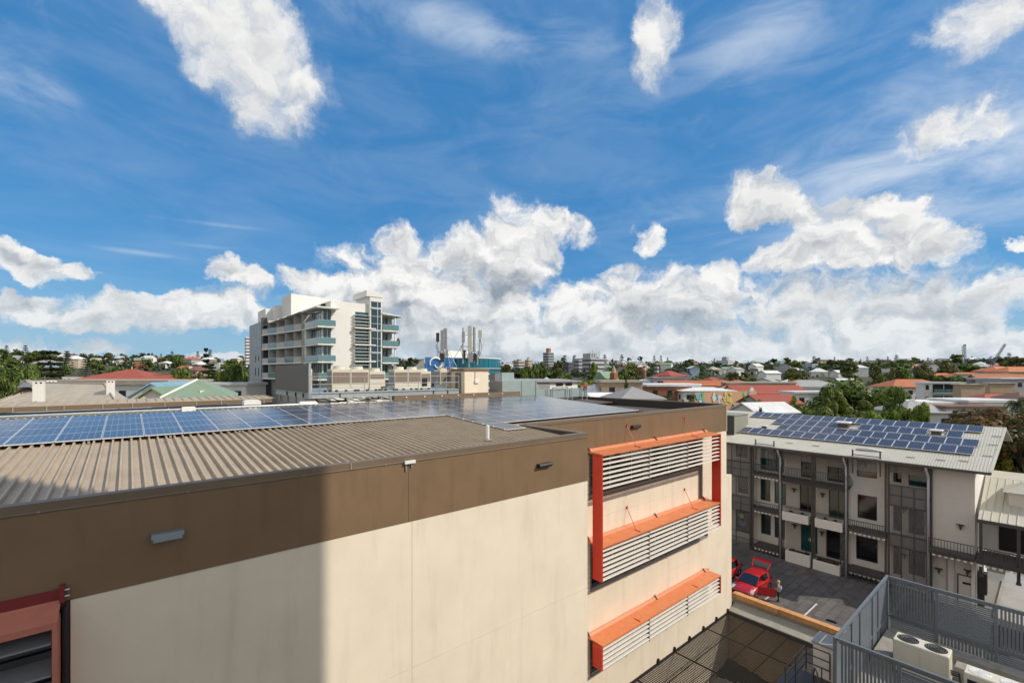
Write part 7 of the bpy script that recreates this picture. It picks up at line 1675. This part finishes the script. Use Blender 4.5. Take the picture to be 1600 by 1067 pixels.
ntree(927, 330, 562, 15, ('round', 'S', 46), 'bright', 'light green tree in front of the grey hospital block'); ntree(872, 300, 561, 10, ('gum', 'S', 47), 'olive', 'slender gum tree between the grey tower and charcoal block', 'gum_tree'); ntree(832, 260, 567, 20, ('round', 'S', 48), 'dark', 'dark round tree below the narrow cream and brown block'); ntree(848, 300, 564, 14, ('round', 'S', 49), 'dark', 'dark tree at the foot of the grey tower block'); ntree(957, 300, 572, 16, ('round', 'S', 50), 'mid', 'mid green tree right behind the church spire')
ntree(819, 118, 580, 30, ('round', 'M', 51), 'mid', 'leafy green tree left of the ducting behind the lift housing'); ntree(632, 120, 562, 16, ('palm', 'M', 52), 'palm', 'palm between the white balcony block and the round office', 'palm_tree')
# left side
ntree(78, 150, 548, 34, ('bunya', 'M', 60), 'pine', 'tall open bunya pine rising above the chimneyed house', 'bunya_pine'); ntree(24, 118, 555, 54, ('round', 'L', 61), 'dark', 'tall dark tree at the west edge beside the chimneyed house'); ntree(40, 135, 566, 40, ('gum', 'M', 62), 'dark', 'ragged dark gum tree right of the tall dark edge tree', 'gum_tree'); ntree(4, 100, 572, 30, ('round', 'M', 63), 'mid', 'mid green tree cut by the west edge of view'); ntree(6, 62, 607, 24, ('clump', 'M', 64), 'bright', 'bright low bush left of the chimneyed house roof', 'bush')
ntree(72, 170, 575, 40, ('round', 'M', 65), 'olive', 'olive tree round the foot of the bunya pine'); ntree(103, 110, 588, 46, ('clump', 'M', 66), 'mid', 'wide low green tree behind the grey hipped roof, beside the red hipped roof'); ntree(80, 96, 592, 40, ('clump', 'M', 67), 'mid', 'low green trees peeking over the grey hipped roof ridge')
ntree(150, 320, 560, 18, ('round', 'S', 68), 'dark', 'dark round tree on the west hill crest'); ntree(166, 330, 554, 16, ('gum', 'S', 69), 'pine', 'wispy dark gum on the west hill crest', 'gum_tree'); ntree(182, 190, 564, 22, ('round', 'S', 70), 'dark', 'dark dome shaped tree over the large red hipped roof'); ntree(197, 330, 558, 10, ('gum', 'S', 71), 'pine', 'small wispy gum on the crest over the red roof', 'gum_tree'); ntree(223, 340, 554, 9, ('pine', 'S', 72), 'pine', 'small pointed pine on the hill crest', 'pine_tree'); ntree(232, 330, 560, 16, ('round', 'S', 73), 'dark', 'low dark tree beside the small pointed pine')
ntree(278, 180, 555, 24, ('gum', 'M', 74), 'dark', 'spiky dark tree above the green gabled house', 'gum_tree'); ntree(304, 130, 564, 40, ('round', 'M', 75), 'olive', 'big olive tree between the spiky tree and the norfolk pine'); ntree(322, 200, 546, 20, ('pine', 'M', 76), 'pine', 'norfolk pine with clear tiers standing on the skyline', 'norfolk_pine'); ntree(352, 120, 560, 34, ('round', 'M', 77), 'mid', 'large green tree next to the norfolk pine, town side'); ntree(372, 116, 555, 42, ('round', 'L', 78), 'dark', 'large dark green tree beside the slim white tower'); ntree(338, 96, 574, 34, ('palm', 'M', 79), 'palm', 'palm crown in front of the large green trees', 'palm_tree'); ntree(371, 98, 574, 24, ('palm', 'M', 80), 'palm', 'second palm standing before the large dark tree', 'palm_tree')
ntree(318, 72, 583, 30, ('round', 'M', 81), 'mid', 'rounded green tree directly behind the green gabled roof'); ntree(290, 118, 572, 40, ('round', 'M', 82), 'mid', 'leafy tree behind the blue gabled roof'); ntree(190, 58, 607, 26, ('palm', 'M', 83), 'palm', 'palm crown against the long white building', 'palm_tree', g=4.); ntree(214, 58, 611, 22, ('palm', 'M', 84), 'palm', 'thin palm fronds beside the blue gabled roof', 'palm_tree', g=4.)
ntree(345, 60, 608, 24, ('clump', 'M', 85), 'dark', 'dark shrub in front of the white cube house', 'shrub'); ntree(383, 100, 585, 20, ('round', 'M', 86), 'mid', 'small green tree squeezed beside the shaded tower wall')
# right skyline
ntree(1441, 175, 564, 34, ('round', 'M', 90), 'olive', 'large olive gum crown on the skyline left of the cranes', 'gum_tree'); ntree(1476, 185, 562, 44, ('round', 'M', 91), 'olive', 'dark spreading skyline tree next to the first crane mast'); ntree(1400, 170, 576, 34, ('round', 'M', 92), 'olive', 'autumn tinted olive tree above the orange tiled roof'); ntree(1368, 230, 573, 18, ('gum', 'S', 93), 'olive', 'reddish olive gum tree above the fig tree', 'gum_tree'); ntree(1343, 560, 564, 7, ('pine', 'S', 94), 'pine', 'lone narrow pine standing on the far ridge', 'pine_tree'); ntree(1380, 160, 580, 30, ('round', 'M', 95), 'mid', 'green tree low on the slope right of the fig tree'); ntree(1418, 165, 572, 24, ('round', 'M', 96), 'mid', 'green tree between the two skyline gums'); ntree(1247, 190, 586, 30, ('round', 'M', 97), 'mid', 'wide green tree on the slope above the pale blue house'); ntree(1176, 210, 588, 18, ('round', 'S', 98), 'mid', 'green tree above the warehouse roof')
ntree(1074, 600, 567, 30, ('round', 'S', 99), 'pine', 'dark tree mass crowning the ridge left of the pale block'); ntree(1010, 500, 570, 22, ('round', 'S', 100), 'pine', 'dark tree on the ridge above the bell tower')
# ------------------------------------------------------------------ the rest of the suburb: houses and trees, one by one
LAND = [(-60, 'the west edge'), (24, 'the tall dark edge tree'), (78, 'the bunya pine'), (150, 'the dark crest tree'), (206, 'the large red hipped roof'), (278, 'the spiky dark tree'), (322, 'the norfolk pine'), (389, 'the slim white tower'), (511, 'the balcony block'), (735, 'the round office'), (857, 'the grey tower block'), (921, 'the hospital block'), (975, 'the tall church-side tree'), (1040, 'the brick shop'), (1084, 'the taller shop palm'), (1133, 'the yellow tree'), (1190, 'the plant box'), (1262, 'the pale blue house'), (1338, 'the fig tree'), (1420, 'the long orange roof'), (1478, 'the balcony flats'), (1508, 'the first crane'), (1551, 'the leaning crane')]
taken = []
for o in COL.objects:
    if o.parent is None and o.get('category') in ('house', 'building', 'wall') and o.get('label') and depth(o.location.x, o.location.y) > 55: taken.append((o.location.x, o.location.y, bearing(o.location.x, o.location.y), depth(o.location.x, o.location.y)))
rnd = random.Random(5)
ROOFW = ['white', 'white', 'white', 'grey', 'grey', 'red', 'orange', 'red', 'beige', 'brown', 'green', 'white']
plan = []
def clear(x, y, px, D, r, isTree):
    for (tx, ty, tpx, tD) in taken:
        if (tx - x)**2 + (ty - y)**2 < r*r: return False
        if not isTree and tD > D > tD*.62 and abs(px - tpx) < 22 + 2600 / tD: return False
        if isTree and tD > D > tD*.72 and abs(px - tpx) < 6 + 2200 / tD: return False
    return True
tries = 0
while len([p for p in plan if p[0] == 'h']) < 190 and tries < 9000:
    tries += 1
    px = rnd.uniform(-20, 1620); k = rnd.random(); D = 1 / (1/135 + (1/860 - 1/135) * k ** .8)
    if 395 < px < 790 and D < 400: continue
    if px > 1150 and D > 420 and rnd.random() < .55: continue
    x, y, g = on(px, D)
    if not clear(x, y, px, D, 15, False): continue
    taken.append((x, y, px, D)); plan.append(('h', px, D, x, y, g))
tries = 0; nt = 0
while nt < 250 and tries < 9000:
    tries += 1
    px = rnd.uniform(-20, 1620); k = rnd.random(); D = 1 / (1/120 + (1/1000 - 1/120) * k ** .75)
    if 395 < px < 790 and D < 500: continue
    x, y, g = on(px, D)
    if not clear(x, y, px, D, 7, True): continue
    plan.append(('t', px, D, x, y, g)); nt += 1
for i in range(95):                      # along the ridge, against the sky
    px = -10 + 1640 * (i + rnd.random()*.7) / 95
    if 400 < px < 780: continue
    D = rnd.uniform(520, 760) if px < 400 else rnd.uniform(860, 1040); x, y, g = on(px, D); plan.append(('t', px, D, x, y, g))
plan.sort(key=lambda p: p[1])
ORD = ['first', 'second', 'third', 'fourth', 'fifth', 'sixth', 'seventh', 'eighth', 'ninth', 'tenth', 'eleventh', 'twelfth', 'thirteenth', 'fourteenth', 'fifteenth', 'sixteenth', 'seventeenth', 'eighteenth', 'nineteenth', 'twentieth']
count = {}
def where(px): return [n for p, n in LAND if p <= px + .01][-1]
for (what, px, D, x, y, g) in plan:
    band = 'on near slope' if D < 260 else 'mid-slope' if D < 480 else 'on far ridge'
    lm = where(px)
    if what == 'h':
        roof = rnd.choice(ROOFW if px > 420 else ROOFW + ['white', 'orange']); wall = rnd.choice(['white', 'white', 'cream', 'white', 'grey', 'tan', 'blue', 'brick']); kind = rnd.choice(['hip', 'hip', 'gable', 'gable', 'flat'])
        w, d = rnd.uniform(8, 13), rnd.uniform(6.5, 9); h = rnd.choice([3.4, 4., 6.2, 6.4]); rh = .4 if kind == 'flat' else rnd.uniform(1.6, 2.8)
        desc = f'{roof} {dict(hip="hipped", gable="gabled", flat="flat")[kind]} {wall} house'
        c = count[(desc, band, lm)] = count.get((desc, band, lm), -1) + 1
        lab = f'{desc} {band}, {ORD[c]} such right of {lm}'
        if D < 420: house(x, y, g, w, d, h, rh, kind, roof, wall, lab, R(-40 + rnd.uniform(-35, 35) + (90 if rnd.random() < .4 else 0)), group='suburban houses', detail=D < 300)
        else: house(x, y, g, w, d, h, rh, kind, roof, wall, lab, R(-40 + rnd.uniform(-35, 35)), group='suburban houses', detail=False)
    else:
        far = D > 480
        kind, leaf, nm, word = rnd.choice([('round', 'dark', 'tree', 'dark rounded tree'), ('round', 'mid', 'tree', 'mid green rounded tree'), ('round', 'dark', 'tree', 'dark rounded tree'), ('clump', 'mid', 'tree', 'low spreading green tree'), ('gum', 'olive', 'gum_tree', 'open olive gum tree'), ('gum', 'dark', 'gum_tree', 'open dark gum tree'), ('round', 'bright', 'tree', 'light green tree'), ('pine', 'pine', 'pine_tree', 'pointed pine'), ('round', 'olive', 'tree', 'olive rounded tree')][:9] if not far else [('round', 'pine', 'tree', 'dark rounded tree'), ('round', 'dark', 'tree', 'dark rounded tree'), ('gum', 'pine', 'gum_tree', 'open dark gum tree'), ('round', 'olive', 'tree', 'olive rounded tree'), ('pine', 'pine', 'pine_tree', 'pointed pine'), ('round', 'pine', 'tree', 'dark rounded tree')])
        h = rnd.uniform(6, 13) if kind != 'pine' else rnd.uniform(11, 18)
        if kind == 'gum': h *= 1.25
        w = h * rnd.uniform(.9, 1.5) if kind in ('round', 'clump') else h * rnd.uniform(.8, 1.0)
        if kind == 'clump': h *= .6
        c = count[(word, band, lm)] = count.get((word, band, lm), -1) + 1
        lab = f'{word} {band}, {ORD[min(c, 19)]} such right of {lm}'
        sd = rnd.randrange(3)
        tree(nm, x, y, g - .3, w, h, (kind, 'M' if D < 200 else 'S' if D < 420 else 'T', 200 + sd), leaf, lab, 'suburban trees', rnd.random()*6, parts=D < 230)
# far-off woodland that reads as one mass on the ridge and between the houses
wb = MB(); rnd = random.Random(77)
for k in range(3300):
    px = rnd.uniform(-40, 1640) if k < 2100 else rnd.choice([rnd.uniform(-1500, -40), rnd.uniform(1640, 3000)]); D = 1 / (1/(330 if k < 2100 else 90) + (1/1150 - 1/(330 if k < 2100 else 90)) * rnd.random() ** .7)
    if px < 420 and rnd.random() < .45: continue
    x, y, g = on(px, D); r = rnd.uniform(3, 6.5) * (1 + D / 2600); hgt = rnd.uniform(3.5, 8)
    for q in range(26):
        d = rv(rnd).normalized(); d.z = abs(d.z)
        leaf_quad(wb, Vector((x + d.x*r, y + d.y*r, g - 1 + d.z*hgt)), d + rv(rnd)*.5 + Vector((0, 0, .2)), rnd.uniform(1.6, 3.2), rnd)
o = wb.build('hillside_woodland', leaf_mat('woodland_leaves', (.040, .062, .026), (.075, .095, .034), 0., .3)); stuff(o)
# power poles on the slope
for i, (px, D) in enumerate(((893, 190), (886, 210), (1207, 150), (868, 175))):
    x, y, g = on(px, D); t = thing('power_pole', ['timber power pole on the slope below the hospital block', 'second timber power pole below the grey tower block', 'timber power pole beside the red gabled roof', 'timber power pole among the trees behind the plant room'][i], 'power pole', (x, y, g), 'power poles on the slope')
    MB().tube([(x, y, g), (x, y, g + 11)], .16, 6, r2=.1).build('pole', bark, t); MB().box(x - 1.2, x + 1.2, y - .06, y + .06, g + 10.2, g + 10.4).build('crossarm', bark, t)
